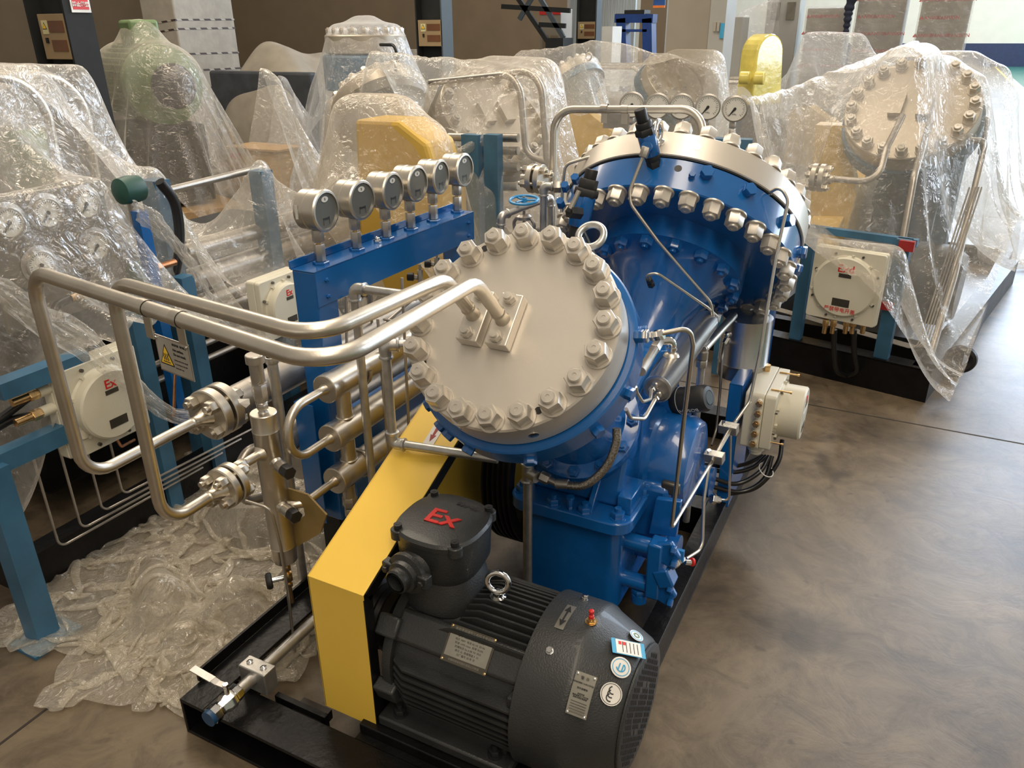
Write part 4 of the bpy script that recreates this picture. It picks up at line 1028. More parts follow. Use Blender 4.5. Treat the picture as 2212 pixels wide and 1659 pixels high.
thin('oil_tube', 'short thin steel tube looping from the upper end fitting of the oil cylinder', [e0-Y*.03]+PT((1405, 862, 'y', 1.87), (1388, 868, 'y', 1.80), (1376, 848, 'y', 1.77), (1373, 836, 'y', 1.76)), .0045, .03)
thin('oil_tube', 'short thin steel tube looping from the lower end fitting of the oil cylinder', [e1_-Y*.03]+PT((1392, 905, 'y', 1.85), (1362, 903, 'y', 1.78), (1352, 884, 'y', 1.74)), .0055, .03)
tp = o0+(o1-o0)*.28+V((-.006, 0, .040))
MB().lathe(tp, Z, [(.024, -.002), (.020, .006), (.012, .010), (.012, .02)], 20).build('welded_boss', 'steel', oc)
eh = thing('elbow_hose', tuple(tp), 'short hose with steel elbow plugged into the top of the oil cylinder', 'hose')
MB().tube(fillet([tp+Z*.015, tp+Z*.048, tp+Z*.048+V((-.035, -.03, 0))], .018), .013, 14).lathe(tp+Z*.018, Z, [(.016, 0), (.016, .008)], 16).build('elbow', 'chrome', eh)
h0 = tp+Z*.048+V((-.032, -.028, 0)); h1 = at(1385, 803, y=1.83)
MB().hexp(h0, h0.lerp(h1, .3), .028).tube([h0.lerp(h1, .3), h0.lerp(h1, .6), h1], .0125).build('hose_end', 'steel_dull', eh)
# oil filter cartridge
f0, f1_ = at(1463, 866, y=2.23), at(1524, 838, y=2.25)
f1_ = V((f0.x+.115, f0.y-.02, f0.z+.045)); fd = (f1_-f0).normalized()
of = thing('oil_filter', tuple(f0), 'black spin-on oil filter cartridge below the polished oil cylinder', 'filter')
MB().lathe(f0, fd, [(.040, -.01), (.044, 0), (.044, .018), (.042, .022), (.042, .100), (.036, .110), (.024, .112), (.023, .110)], 40).build('canister', 'rubber', of)
MB().lathe(f0+fd*.111, fd, [(.022, 0), (.021, .002)], 24).build('end_dimple', 'column_blue', of)
MB().lathe(f0+fd*.016, fd, [(.0446, 0), (.0446, .002)], 40).build('rim_line', 'badge', of)
MB().lathe(f0-fd*.01, -fd, [(.045, 0), (.045, .03), (.03, .045)], 32).build('filter_base', 'blue_cast', of)
nf = (CAM-(f0+fd*.06)); nf = (nf-fd*nf.dot(fd)).normalized(); sd = fd.cross(nf)
nf2 = (nf*math.cos(.9)-sd*math.sin(.9)) if sd.z > 0 else (nf*math.cos(.9)+sd*math.sin(.9))
tm = axm(f0+fd*.052+nf2*.0428, nf2, -fd); text('filter_print', 'BOSCH', .020, tm, 'badge', of, ext=.0003)
# upright silver pipe and tank under the large head
up_ = thing('water_pipe', (-.5, 2.4, .1), 'short silver riser pipe with a union behind the oil filter', 'pipe', 'galvanised water pipes')
u0, u1 = at(1518, 765, y=2.40), at(1500, 945, y=2.40); ux = (u0.x+u1.x)/2
MB().cyl((ux, 2.40, .13), (ux, 2.40, u0.z-.02), .0125).build('pipe_run', 'galv', up_)
MB().hexp((ux, 2.40, u0.z-.045), (ux, 2.40, u0.z-.02), .032).lathe((ux, 2.40, u0.z-.02), Z, [(.014, 0), (.018, .004), (.018, .03), (.013, .034)], 18).build('union', 'steel_dull', up_)
zt2 = u0.z+.015
tkx, tky = -.480, 2.84
tk = thing('buffer_tank', (tkx, tky, ZS), 'upright grey steel buffer tank hanging under the rim of the large head', 'tank')
zb = at(1598, 808, y=tky).z; ztp = .78
MB().lathe((tkx, tky, zb), Z, [(.086, 0), (.0905, .004), (.0905, .055), (.0925, .058), (.0905, .062), (.0905, ztp-zb)], 44).build('shell', 'tank_steel', tk)
MB().cyl((ux, 2.40, zt2), (ux, 2.40+.02, zt2), .012).cyl((ux, 2.41, zt2), (tkx-.04, tky-.06, zt2), .014).build('inlet_pipe', 'steel', tk)
MB().box((tkx-.03, tky+.06, .12), (tkx+.03, tky+.075, zb+.1)).build('tank_leg', 'black_paint', tk, smooth=False)
bn = at(1576, 722, y=tky-.072)
bd_ = (V((bn.x, bn.y, 0))-V((tkx, tky, 0))).normalized()
bt = V((tkx, tky, bn.z))+bd_*.088
MB().sphere(bt+bd_*.008, .012, 14).hexp(bt+bd_*.004-Z*.012, bt+bd_*.02-Z*.034, .018).build('ball_fitting', 'chrome', tk)
thin('drain_tube', 'thin dark tube hanging straight down from the ball fitting of the buffer tank', [bt+bd_*.02-Z*.03]+PT((1560, 765, 'y', 2.66), (1555, 850, 'y', 2.62), (1547, 930, 'y', 2.58), (1537, 962, 'y', 2.52)), .0045, .04, 'steel_dark')
# blue post carrying the junction box
xp0, xp1 = -.475, -.428
bp = thing('box_post', (-.45, 2.62, ZS), 'blue folded-plate post standing on the right skid rail behind the junction box', 'post')
MB().box((xp0, 2.60, .10), (xp1, 2.606, .605)).box((xp1-.006, 2.60, .10), (xp1, 2.86, .605)).box((xp0, 2.60, .599), (xp1, 2.86, .605)).build('post_plate', 'blue', bp, bevel=.003, smooth=False)
MB().box((xp0, 2.854, .10), (xp1, 2.86, .605)).build('rear_flange', 'blue', bp, smooth=False)
bp2 = thing('box_post', (-.42, 3.1, ZS), 'tall blue post at the rear right of the uncovered skid, behind the junction box', 'post')
a_ = at(1660, 690, y=3.15); MB().box((a_.x-.03, 3.13, .10), (a_.x+.02, 3.19, 1.0)).build('post_plate', 'blue', bp2, smooth=False)
def exbox(name, label, c, nrm, up_v, w_, h_, d_, lidr, lidh, txt, glands=5, lidtext2=None, cable_side=None, m='exbox'):
    c = V(c); n = V(nrm).normalized(); u = V(up_v).normalized(); s = u.cross(n).normalized()
    t = thing(name, tuple(c), label, 'junction box')
    mb = MB().prism(rrect(w_/2, h_/2, .012, 4), s, u, c, n*d_*.62); mb.prism(rrect(w_/2*.985, h_/2*.985, .012, 4), s, u, c+n*d_*.63, n*d_*.37)
    bx = mb.build('box_body', m, t, bevel=.003)
    ld = MB().lathe(c+n*d_, n, [(lidr*1.05, 0), (lidr, .006), (lidr, lidh-.006), (lidr-.006, lidh), (lidr*.55, lidh+.001)], 56).build('round_cover', m, t)
    for i in range(10):
        a = 2*PI*i/10+.2; d = s*math.cos(a)+u*math.sin(a); q = c+n*(d_)+d*(lidr*1.03)
        MB().obox(q+n*.004, n, d, n.cross(d), .006, .008, .005).build('cover_lug', m, ld, smooth=False)
    for i in range(8):
        a = 2*PI*i/8+PI/8; q = c+n*d_+s*(w_*.43*math.copysign(min(1, abs(math.cos(a))*1.15), math.cos(a)))+u*(h_*.43*math.copysign(min(1, abs(math.sin(a))*1.15), math.sin(a)))
        MB().lathe(q, n, [(.006, 0), (.006, .008), (.003, .0081)], 10).build('cover_screw', 'steel_dark', t)
    f_ = axm(c+n*(d_+lidh+.0012), n, s)
    ff = f_.copy(); ff.translation = ff.translation+u*lidr*.62; text('ex_letters', txt, lidr*.36, ff, 'red', ld, ext=.0008, bold=.0006)
    MB().obox(c+n*(d_+lidh+.0015)+u*lidr*.40, s, u, n, lidr*.20, lidr*.065, .0008).build('dark_label', 'plate_dark', ld, smooth=False)
    MB().obox(c+n*(d_+lidh+.0015)-u*lidr*.52, s, u, n, lidr*.28, lidr*.13, .0008).build('dark_label', 'plate_dark', ld, smooth=False)
    if lidtext2:
        ff = f_.copy(); ff.translation = ff.translation-u*lidr*.78; text('cover_print', lidtext2, lidr*.17, ff, 'red', ld, ext=.0006)
    return t, (c, n, u, s)
jz = .476
jb, jf = exbox('junction_box', 'cream junction box with round cover on the blue post, five glands on its near side', (-.415, 2.745, jz), X, Z, .29, .215, .105, .098, .085, 'Ex')
for k in range(5):
    q = V((-.362-.001*k, 2.60, jz+.083-.040*k))
    MB().cyl(q+Y*.002, q-Y*.020, .0125).build('gland_socket', 'exbox', jb)
    MB().hexp(q-Y*.018, q-Y*.030, .0215).lathe(q-Y*.030, -Y, [(.0085, 0), (.008, .002)], 14).build('gland_plug', 'brass', jb)
for (yy, zz) in ((2.66, .585), (2.83, .585), (2.62, .40), (2.85, .40), (2.64, .39)):
    q = V((-.31, yy, zz)); MB().cyl(q-X*.03, q+X*.035, .003).cyl(q+X*.035, q+X*.041, .005).build('long_screw', 'brass', jb)
MB().cyl((-.365, 2.66, jz-.10), (-.365, 2.66, jz-.135), .030).cyl((-.365, 2.66, jz-.135), (-.365, 2.66, jz-.15), .022).build('bottom_gland', 'exbox', jb)
MB().hexp((-.39, 2.83, jz+.105), (-.39, 2.83, jz+.13), .03).build('top_plug', 'brass', jb)
ff = axm((-.415+.105+.085+.001, 2.745, jz), X, Y)
for v, m_ in ((0, 'red'),): MB().obox((-.2235, 2.745, jz+.01), X, Y, Z, .0008, .05, .012).build('nameplate', 'badge', jb, smooth=False)
# cables
cbl = [[(1662, 985), (1640, 1020), (1590, 1045), (1530, 1030)], [(1668, 985), (1650, 1035), (1600, 1062), (1526, 1048)], [(1655, 985), (1625, 1010), (1580, 1020), (1520, 1012)], [(1690, 950), (1680, 1000), (1635, 1052), (1570, 1068)], [(1648, 985), (1610, 1002), (1570, 1008), (1520, 1003)]]
for i, c in enumerate(cbl):
    P = [at(*p, y=2.70+.02*i-.05*j) for j, p in enumerate(c)]; P = [V((p.x, p.y, max(p.z, .05))) for p in P]
    t = tag(MB().tube(spline(P), .0085, 10).build('black_cable', 'cable'), None, 'cable', 'black cables under the junction box'); t['label'] = 'black cable below the cream junction box, '+['uppermost of the bundle but one', 'lowest but one in the bundle', 'in the middle of the bundle', 'sagging lowest and farthest right', 'uppermost of the bundle'][i]
tie = tag(MB().torus(at(1655, 1015, y=2.67), V((.5, -.2, .8)), .030, .002, 24, 6).build('cable_tie', 'white_paint'), 'white plastic tie round the black cables', 'tie')
# thin tubes
rimA = cA-nA*.118+(a1*math.cos(math.radians(-12))+a2*math.sin(math.radians(-12)))*.262
dA2 = (a1*math.cos(math.radians(-12))+a2*math.sin(math.radians(-12)))
q = V(at(1372, 726, y=1.56)); qe = at(1436, 720, y=1.56)
tC = thin('oil_tube', 'thin tube from the small head down to a sharp bend and up to the clamps', PT((1430, 720, 'y', 1.56), (1490, 708, 'y', 1.60), (1497, 745, 'y', 1.62), (1478, 900, 'y', 1.72), (1450, 1143, 'y', 1.86), (1540, 992, 'y', 2.24), (1575, 928, 'y', 2.36), (1620, 868, 'y', 2.5)), .0055, .03)
MB().hexp(q, at(1390, 726, y=1.56), .026).build('hex_block', 'blue', tC)
MB().hexp(at(1391, 726, y=1.56), at(1401, 726, y=1.56), .026).hexp(at(1404, 726, y=1.56), at(1413, 726, y=1.56), .018).hexp(at(1414, 725, y=1.56), at(1434, 722, y=1.56), .021).build('tube_fitting', 'chrome', tC)
rb_ = V(at(1632, 428, y=2.72))
tD = thin('oil_tube', 'long thin tube arching from the large head down past the junction box to the clamps', PT((1660, 417, 'y', 2.62), (1686, 402, 'y', 2.60), (1703, 432, 'y', 2.60), (1676, 555, 'y', 2.56), (1640, 770, 'y', 2.50), (1619, 868, 'y', 2.46), (1588, 912, 'y', 2.40), (1530, 1012, 'y', 2.20), (1520, 1080, 'y', 2.16), (1517, 1185, 'y', 2.12), (1482, 1207, 'y', 2.02)), .0055, .035)
fitting(tD, at(1645, 425, y=2.65), at(1664, 415, y=2.62), .022, 'chrome')
MB().cyl(rb_, at(1648, 424, y=2.66), .015).build('hex_block', 'blue', tD)
thin('oil_tube', 'thin tube from the upper clamp down to the chrome union at the blue post', PT((1578, 940, 'y', 2.40), (1575, 1074, 'y', 2.42), (1570, 1080, 'y', 2.42), (1552, 1079, 'y', 2.38)), .0045, .02)
cf = tag(MB().hexp(at(1536, 1076, y=2.36), at(1546, 1078, y=2.37), .034).hexp(at(1546, 1079, y=2.37), at(1556, 1080, y=2.38), .020).build('tube_union', 'chrome'), 'chrome hexagon union at the foot of the blue post', 'fitting')
for (px, py), l in (((1574, 925), 'upper of two silver double tube clamps beside the blue post'), ((1543, 987), 'lower of two silver double tube clamps beside the blue post')):
    c = at(px, py, y=2.37 if py < 950 else 2.24); dd = (at(1620, 860, y=2.5)-at(1540, 992, y=2.24)).normalized(); sdd = dd.cross(Y).normalized()
    o_ = thing('tube_clamp', tuple(c), l, 'clamp', 'tube clamps')
    MB().obox(c, dd, X, dd.cross(X), .013, .030, .020).build('clamp_block', 'galv', o_, bevel=.002, smooth=False)
    MB().hexp(c-X*.016+dd.cross(X)*-.020, c-X*.016+dd.cross(X)*-.030, .012).build('clamp_bolt', 'chrome', o_)
# tubes on the neck, into the far end of the oil cylinder
oe = o1+V((0, .0, .0))
tA = thin('oil_tube', 'thin tube from the black-capped valve on the large head down across the blue neck', PT((1389, 340, 'y', 2.43), (1361, 410, 'y', 2.40), (1362, 440, 'y', 2.39), (1422, 522, 'y', 2.40), (1534, 652, 'y', 2.46), (1541, 690, 'y', 2.48)), .0055, .05)
tB_ = thin('oil_tube', 'thin tube hooked from the blue neck to the far end of the oil cylinder', PT((1404, 612, 'y', 2.36), (1397, 594, 'y', 2.30), (1420, 590, 'y', 2.30), (1528, 664, 'y', 2.44), (1550, 684, 'y', 2.52)), .0048, .02)
fitting(tB_, at(1407, 616, y=2.375), at(1401, 602, y=2.33), .022, 'rubber')
# small ball valve with blue lever at the oil level bracket
vv = thing('drain_cock', tuple(at(1465, 1215, y=1.93)), 'small steel cock with blue lever and red cap on the lower right of the sump', 'valve')
MB().hexp(at(1449, 1222, y=1.90), at(1463, 1214, y=1.92), .026).hexp(at(1464, 1214, y=1.92), at(1476, 1207, y=1.95), .018).build('cock_body', 'steel', vv)
MB().obox(at(1470, 1200, y=1.93), X, Z, Y, .010, .020, .006).build('lever', 'sign_blue', vv)
MB().cyl(at(1480, 1214, y=1.96), at(1492, 1215, y=1.97), .009).build('outlet', 'chrome', vv)
MB().cyl(at(1493, 1214, y=1.97), at(1497, 1214, y=1.975), .013).build('red_cap', 'red', vv)
# ---------------------------------------------------------------- relief valves on the large head
def valve_stack(name, label, c, top, parts, m_side=None):
    t = thing(name, tuple(c), label, 'valve', 'oil relief valves'); c = V(c); d = (V(top)-c)
    for (s0, s1, r_, kind, m_, nm) in parts:
        p, q = c+d*s0, c+d*s1
        if kind == 'h': MB().hexp(p, q, r_*2).build(nm, m_, t)
        else: MB().lathe(p, q-p, [(r_*.95, 0), (r_, .003), (r_, (q-p).length-.003), (r_*.93, (q-p).length)], 28).build(nm, m_, t)
    return t, c, d
cb = atp(1416, 366, cB-nB*.13, nB); yv1 = cb.y-.03; ct = at(1382, 236, y=yv1-.02); print('valve base', cb, (cb-(cB-nB*.13)).length)
v1, c_, d_ = valve_stack('relief_valve', 'blue relief valve with black cap standing on top of the large head', cb, ct,
    [(0, .18, .020, 'h', 'rubber', 'lower_nut'), (.16, .26, .024, 'c', 'rubber', 'black_collar'), (.25, .60, .029, 'c', 'blue', 'valve_body'), (.59, .70, .029, 'h', 'rubber', 'lock_nut'), (.69, .80, .026, 'c', 'rubber', 'black_collar'), (.79, 1.0, .0185, 'c', 'rubber', 'black_cap')])
MB().cyl(c_+d_*.38, at(1396, 318, y=yv1-.04), .017).build('side_port', 'blue', v1)
MB().hexp(at(1396, 318, y=yv1-.04), at(1389, 340, y=yv1-.05), .024).build('port_nut', 'steel_dull', v1)
cb = at(1243, 512, y=2.30); ct = at(1279, 366, y=2.34)
v2, c_, d_ = valve_stack('relief_valve', 'large blue relief valve with black cap left of the large head, behind the lifting eye', cb, ct,
    [(-.1, .18, .026, 'c', 'rubber', 'lower_collar'), (.16, .62, .034, 'c', 'blue_cast', 'valve_body'), (.60, .72, .034, 'h', 'rubber', 'lock_nut'), (.70, .86, .026, 'h', 'rubber', 'black_nut'), (.85, 1.0, .020, 'c', 'rubber', 'black_cap')])
l0, l1 = at(1229, 458, y=2.20), at(1251, 412, y=2.22)
MB().cyl(l0, l1, .0075).build('side_rod', 'steel', v2)
MB().hexp(l0+V((.02, .04, -.01)), l0, .034).cyl(l0, l0+(l1-l0)*.16, .011).build('rod_nut', 'rubber', v2)
for p in ((1245, 393), (1223, 410), (1213, 445)):
    MB().hexp(at(*p, y=2.42), at(p[0]-4, p[1]-12, y=2.40), .026).build('hex_plug', 'blue', v2)
thin('oil_tube', 'thin tube bending from the left rim of the large head down behind the small head', PT((1299, 352, 'y', 2.66), (1284, 336, 'y', 2.62), (1222, 355, 'y', 2.60), (1215, 400, 'y', 2.60), (1213, 480, 'y', 2.60)), .0055, .03)
te = tag(MB().hexp(at(1298, 350, y=2.66), at(1308, 362, y=2.70), .022).build('tube_fitting', 'steel_dull'), 'steel tube fitting on the left rim of the large head', 'fitting')
tf = tag(MB().hexp(at(1304, 362, y=2.69), at(1318, 374, y=2.74), .036).build('hex_block', 'blue'), 'blue hexagon block on the left rim of the large head', 'fitting')
for a, b, l_ in (((1262, 500), (1290, 560), 'right one of two thin tubes between the lifting eye and blue neck'), ((1258, 505), (1276, 548), 'left one of two thin tubes between the lifting eye and blue neck')):
    thin('oil_tube', l_, PT((a[0], a[1], 'y', 2.30), (b[0], b[1], 'y', 2.36)), .0045, .02)
# ---------------------------------------------------------------- hoop pipe of the large head
hp_ = thing('discharge_pipe', (-.75, 2.9, 1.3), 'steel hoop pipe rising behind the large head with a blank plate hung on it', 'pipe', 'long bent steel pipes')
yH = 3.06
H0 = at(1524, 330, y=yH-.03); H1 = at(1512, 236, y=yH); H2 = at(1197, 236, y=yH); H3 = at(1197, 560, y=yH)
H3 = V((H2.x, yH, .75))
MB().tube(fillet([H0, H1, H2, H3], .09), .0155, 20).build('pipe_run', 'steel', hp_)
for px in (1306, 1350):
    q = at(px, 236, y=yH); q.z = H1.z+(H2.z-H1.z)*.5
    MB().lathe(q-X*.014, X, [(.0172, 0), (.0172, .028)], 20, caps=False).obox(q-Z*.033, X, Y, Z, .013, .001, .022).build('pipe_clip', 'steel', hp_)
MB().obox(at(1331, 262, y=yH+.002), X, Z, Y, .054, .028, .0008).build('blank_plate', 'steel_dull', hp_, smooth=False)
# rear left: flange, valve with blue handwheel, galvanised pipes
flange_pair('pipe_flange', 'bolted flange pair behind the head, above the blue handwheel', at(1145, 385, y=2.95), (1, 0, 0), .058, .024, .010, 4, .028, 'bolted flange pairs', .04, .014)
gv = thing('gate_valve', tuple(at(1130, 490, y=2.75)), 'cast gate valve with blue spoked handwheel behind the small head', 'valve')
hw = at(1132, 432, y=2.75)
w_ = MB().torus(hw, (0.02, -.12, 1), .055, .0055, 36, 8)
for k in range(3):
    a = 2*PI*k/3+.4; w_.cyl(hw, hw+V((math.cos(a), math.sin(a), 0))*.055, .004)
w_.lathe(hw-Z*.008, Z, [(.012, 0), (.012, .016)], 16).build('handwheel', 'blue_light', gv)
MB().cyl(hw-Z*.13, hw+Z*.014, .006).lathe(hw-Z*.075, Z, [(.030, 0), (.030, .012), (.02, .02)], 24).tube(fillet([hw-Z*.07+X*.03, hw-Z*.09+X*.045, hw-Z*.16+X*.035], .02), .007).tube(fillet([hw-Z*.07-X*.03, hw-Z*.09-X*.045, hw-Z*.16-X*.035], .02), .007).lathe(hw-Z*.22, Z, [(.045, 0), (.045, .02), (.03, .06)], 24).build('yoke', 'steel_dull', gv)
wq = thing('water_pipe', (-1.2, 2.6, .2), 'galvanised pipe with two elbows crossing behind the small head', 'pipe', 'galvanised water pipes')
yq = 2.62
gpipe(PT((1079, 600, 'y', yq), (1083, 466, 'y', yq), (1190, 426, 'y', yq+.25), (1190, 500, 'y', yq+.25)), wq, .0125)
wr = thing('water_pipe', (-1.1, 2.6, .2), 'galvanised riser ending in an elbow and union at the left rim of the large head', 'pipe', 'galvanised water pipes')
gpipe(PT((1172, 620, 'y', yq), (1174, 402, 'y', yq), (1230, 404, 'y', yq+.03)), wr, .0125)
MB().hexp(at(1196, 403, y=yq+.01), at(1212, 403, y=yq+.02), .040).build('union_nut', 'steel_dull', wr)
# tubes and valves glimpsed under the gauge beam
for i, (a, b) in enumerate((((748, 640), (752, 1010)), ((816, 690), (838, 980)), ((868, 600), (893, 1140)))):
    thin('gauge_tube', ['thin steel tube dropping from the near end of the gauge beam beside the post', 'thin steel tube dropping between the two galvanised risers right of the gauge stand post', 'short thin steel tube dropping from the middle of the gauge beam'][i], PT((a[0], a[1], 'y', 1.80), (b[0], b[1], 'y', 1.75)), .0045, .02, 'steel_dull')
for i, (px, py) in enumerate(((783, 636), (893, 598), (930, 570))):
    nv = thing('needle_valve', tuple(at(px, py, y=2.1)), 'small needle valve with black knob, %s under the gauge beam' % ['leftmost', 'middle one', 'rightmost'][i], 'valve', 'needle valves under the gauge beam')
    c = at(px, py, y=2.1+.2*i); MB().cyl(c, c+V((-.02, -.008, 0)), .015).build('black_knob', 'rubber', nv)
    MB().hexp(c+X*.002, c+X*.022, .016).hexp(c+X*.03-Z*.045, c+X*.03+Z*.03, .018).cyl(c+X*.03-Z*.10, c+X*.03+Z*.05, .005).build('valve_body', 'steel_dull', nv)
thin('gauge_tube', 'thin tube sagging from the cooler towards the small head, lower', PT((830, 690, 'y', 2.0), (880, 700, 'y', 1.95), (905, 690, 'y', 1.9)), .005, .03, 'steel_dull')
thin('gauge_tube', 'long thin tube slanting up behind the cooler tubes to the needle valves', PT((770, 750, 'y', 2.0), (900, 640, 'y', 2.35), (985, 555, 'y', 2.6)), .005, .03, 'steel_dull')

# ---------------------------------------------------------------- machines waiting under plastic
def local_machine(name, label, bm_, sm_, guard=True, hoops=False, cat='compressor', sides=(-1, 1)):
    """smaller build of the same V-type compressor, origin at the skid centre on the floor"""
    t = thing(name, (0, 0, 0), label, cat)
    R_, Rb = .29, .305; c0 = V((0, 0, .45))
    sk_ = MB()
    for x in (-.46, .42): sk_.box((x, -1.1, 0), (x+.06, 1.1, .12))
    for y in (-1.1, 1.04): sk_.box((-.40, y, 0), (.42, y+.06, .12))
    sk_.build('skid', 'black_paint', t, smooth=False)
    MB().prism(rrect(.17, .33, .04), X, Y, (0, 0, .12), (0, 0, .31)).build('sump', bm_, t)
    MB().prism([(-.30, .43), (-.30, .52), (-.10, .80), (.10, .80), (.30, .52), (.30, .43)], Y, Z, (-.15, 0, 0), (.3, 0, 0)).build('housing', bm_, t, bevel=.01)
    for s in sides:
        n = V((0, s*S2, S2)); MB().lathe(c0, n, [(.19, .22), (.15, .35), (.12, .5), (.15, .64), (.22, .71), (.22, .74)], 32, caps=False).build('neck', bm_, t)
        c = c0+n*.74; MB().lathe(c, n, [(Rb-.003, 0), (Rb, .003), (Rb, .075)], 72).build('oil_side_flange', bm_, t)
        dsk = MB().lathe(c+n*.078, n, [(R_, 0), (R_, .082), (R_-.004, .086)], 72).build('cover_disc', sm_, t)
        e2 = n.cross(X); src = None; mb = big_nut(.044, .040, .012, .029)
        for i in range(20):
            a = 2*PI*i/20+.1; d = X*math.cos(a)+e2*math.sin(a); mw = axm(c+n*.164+d*(R_-.032), n, d)
            if src is None: src = mb.build('stud_nut', 'nut', dsk); src.matrix_basis = mw
            else:
                o = src.copy(); col.objects.link(o); o.parent = dsk; o.matrix_basis = mw
        for u in (-.06, .06):
            q = c+n*.18+X*u; MB().obox(q, X, e2, n, .028, .06, .016).build('gas_block', sm_, dsk, smooth=False)
        if hoops and s < 0:
            for u in (-.06, .06):
                P = [c+n*.17+X*u, c+n*.30+X*u, V((u, -1.02, 1.27)), V((u+.02, -1.02, .55)), V((u+.02, -.6, .50))]
                MB().tube(fillet(P, .08), .016, 12).build('pipe_hoop', 'steel', t)
        MB().torus(c+n*.12+e2*(-s*0+1)*.0+(e2 if e2.z > 0 else -e2)*.325, X, .032, .008, 24, 8).build('lifting_eye', 'steel', dsk)
    if guard:
        MB().prism([(-.72, .14), (-.72, .50), (.05, .86), (.30, .80), (.42, .55), (.42, .14)], Y, Z, (-.37, 0, 0), (.15, 0, 0)).build('belt_guard', 'yellow_old', t, bevel=.005, smooth=False)
    MB().lathe((-.18, -.78, .32), X, [(.12, 0), (.16, .01), (.16, .34), (.19, .35), (.19, .50), (.15, .56)], 32).build('motor', 'motor', t)
    return t
def place(o, loc, rz, s, label=None, grp=None):
    o.location = loc; o.rotation_euler = (0, 0, rz); o.scale = (s,)*3
    if label: o['label'] = label
    return o
mat('beige_cast', (.10, .085, .06), .4, 0, .15, 6)
mat('silver_old', (.46, .41, .34), .35, .6, .06, 5)
mA_ = local_machine('wrapped_compressor', 'x', 'blue_old', 'silver_old', sides=(-1,))
mB_ = local_machine('wrapped_compressor', 'x', 'beige_cast', 'silver_old', guard=False)
M4 = local_machine('wrapped_compressor', 'x', 'blue_old', 'silver_old')
place(mA_, (-.02, 6.0, 0), math.radians(-8), 1.22, 'compressor under clear film at the right, round silver head facing the camera')
place(mB_, (-3.02, 4.68, 0), math.radians(64), 1.18, 'brown compressor under film behind the gauges, head leaning right')
m4c = CAM+(fw+rt*((1338-1106)/FPX)-up*((125-829.5)/FPX))*8.1
place(M4, (m4c.x, m4c.y, 0), math.radians(68), 1.15, 'blue compressor with silver ring head under film behind the hoop pipe')
M5 = dup(mA_, (-1.2, 11.2, 0), (0, 0, math.radians(60)), 'blue machine under film behind the round silver head')
M5.scale = (1.0,)*3
# vertical machine: horizontal head on a blue drum
M3 = thing('wrapped_compressor', (-5.45, 7.3, 0), 'upright blue compressor with flat silver head under a bell-shaped film tent', 'compressor')
MB().lathe((-5.45, 7.3, 1.16), Z, [(.30, 0), (.46, .02), (.46, .34), (.44, .36)], 64).build('blue_drum', 'blue_old', M3)
c3d = MB().lathe((-5.45, 7.3, 1.53), Z, [(.40, 0), (.42, .01), (.42, .17), (.41, .18)], 64).build('cover_disc', 'silver_old', M3)
nz0 = None
for k in range(20):
    a = 2*PI*k/20; p = V((-5.45+.375*math.cos(a), 7.3+.375*math.sin(a), 1.71))
    if nz0 is None: nz0 = big_nut(.05, .06, .012, .034).build('stud_nut', 'nut', None); nz0.parent = c3d; nz0.matrix_basis = Matrix.Translation(p-M3.location)
    else: inst(nz0, 'stud_nut', Matrix.Translation(p), c3d)
MB().prism(rrect(.22, .3, .05), X, Y, (-5.45, 7.3, .12), (0, 0, 1.1)).build('pedestal', 'blue_old', M3)
MB().box((-6.1, 6.7, 0), (-4.8, 7.9, .14)).build('skid', 'black_paint', M3, smooth=False)
MB().tube(fillet([V((-5.05, 7.0, 1.62)), V((-4.8, 6.9, 1.62)), V((-4.75, 6.9, 1.1))], .08), .016).build('black_hose', 'cable', M3)
# curved yellow guard of the brown compressor
yg = thing('belt_guard', (-2.5, 3.4, .1), 'rounded yellow belt guard under film right behind the row of gauges', 'guard')
P = [at(x_, y_, y=3.25) for x_, y_ in ((765, 258), (860, 262), (920, 310), (948, 400), (960, 560), (960, 640), (780, 640), (772, 400))]
e_ = MB(); pl2 = [(p.x, p.z) for p in P]
e_.prism([(a, max(.1, b)) for a, b in pl2], X, Z, (0, 3.25, 0), (0, .26, 0)); e_.build('guard_cover', 'yellow_old', yg, bevel=.02, smooth=False)
# right-hand machine: Exd box on two blue posts, front skid with lifting lug
rz = math.radians(-10)
rk = thing('skid_frame', (0, 4.4, 0), 'black skid of the film-covered machine at the right, with a lifting lug', 'frame')
c_ = V((.22, 4.17, 0)); ex_ = V((-math.cos(rz), -math.sin(rz)*1, 0)); ex_ = V((-.975, .20, 0)).normalized(); ey_ = V((.20, .975, 0)).normalized()
def rbox(name, u0, u1, v0, v1, z0, z1, m, par, **k):
    o = c_+ex_*((u0+u1)/2)+ey_*((v0+v1)/2)+Z*((z0+z1)/2)
    return MB().obox(o, ex_, ey_, Z, (u1-u0)/2, (v1-v0)/2, (z1-z0)/2).build(name, m, par, smooth=False, **k)
rbox('front_rail', 0, 1.5, 0, .03, 0, .17, 'black_paint', rk); rbox('front_flange', 0, 1.5, 0, .10, .165, .175, 'black_paint', rk)
rbox('side_rail', 0, .03, .03, 2.6, 0, .17, 'black_paint', rk); rbox('side_flange', 0, .10, .03, 2.6, .165, .175, 'black_paint', rk)
lg = c_+ex_*-.012+ey_*.22+Z*.19
MB().torus(lg+ex_*-.07, Y, .055, .022, 28, 8).build('lifting_lug', 'black_iron', rk)
rp = thing('blue_frame', (0, 4.4, 0), 'blue steel posts carrying the cream box at the right', 'frame')
rbox('post', .22, .29, .02, .07, .17, .80, 'blue_old', rp); rbox('post', .68, .74, .02, .07, .17, .80, 'blue_old', rp); rbox('cross_bar', .20, .80, .05, .09, .765, .80, 'blue_old', rp)
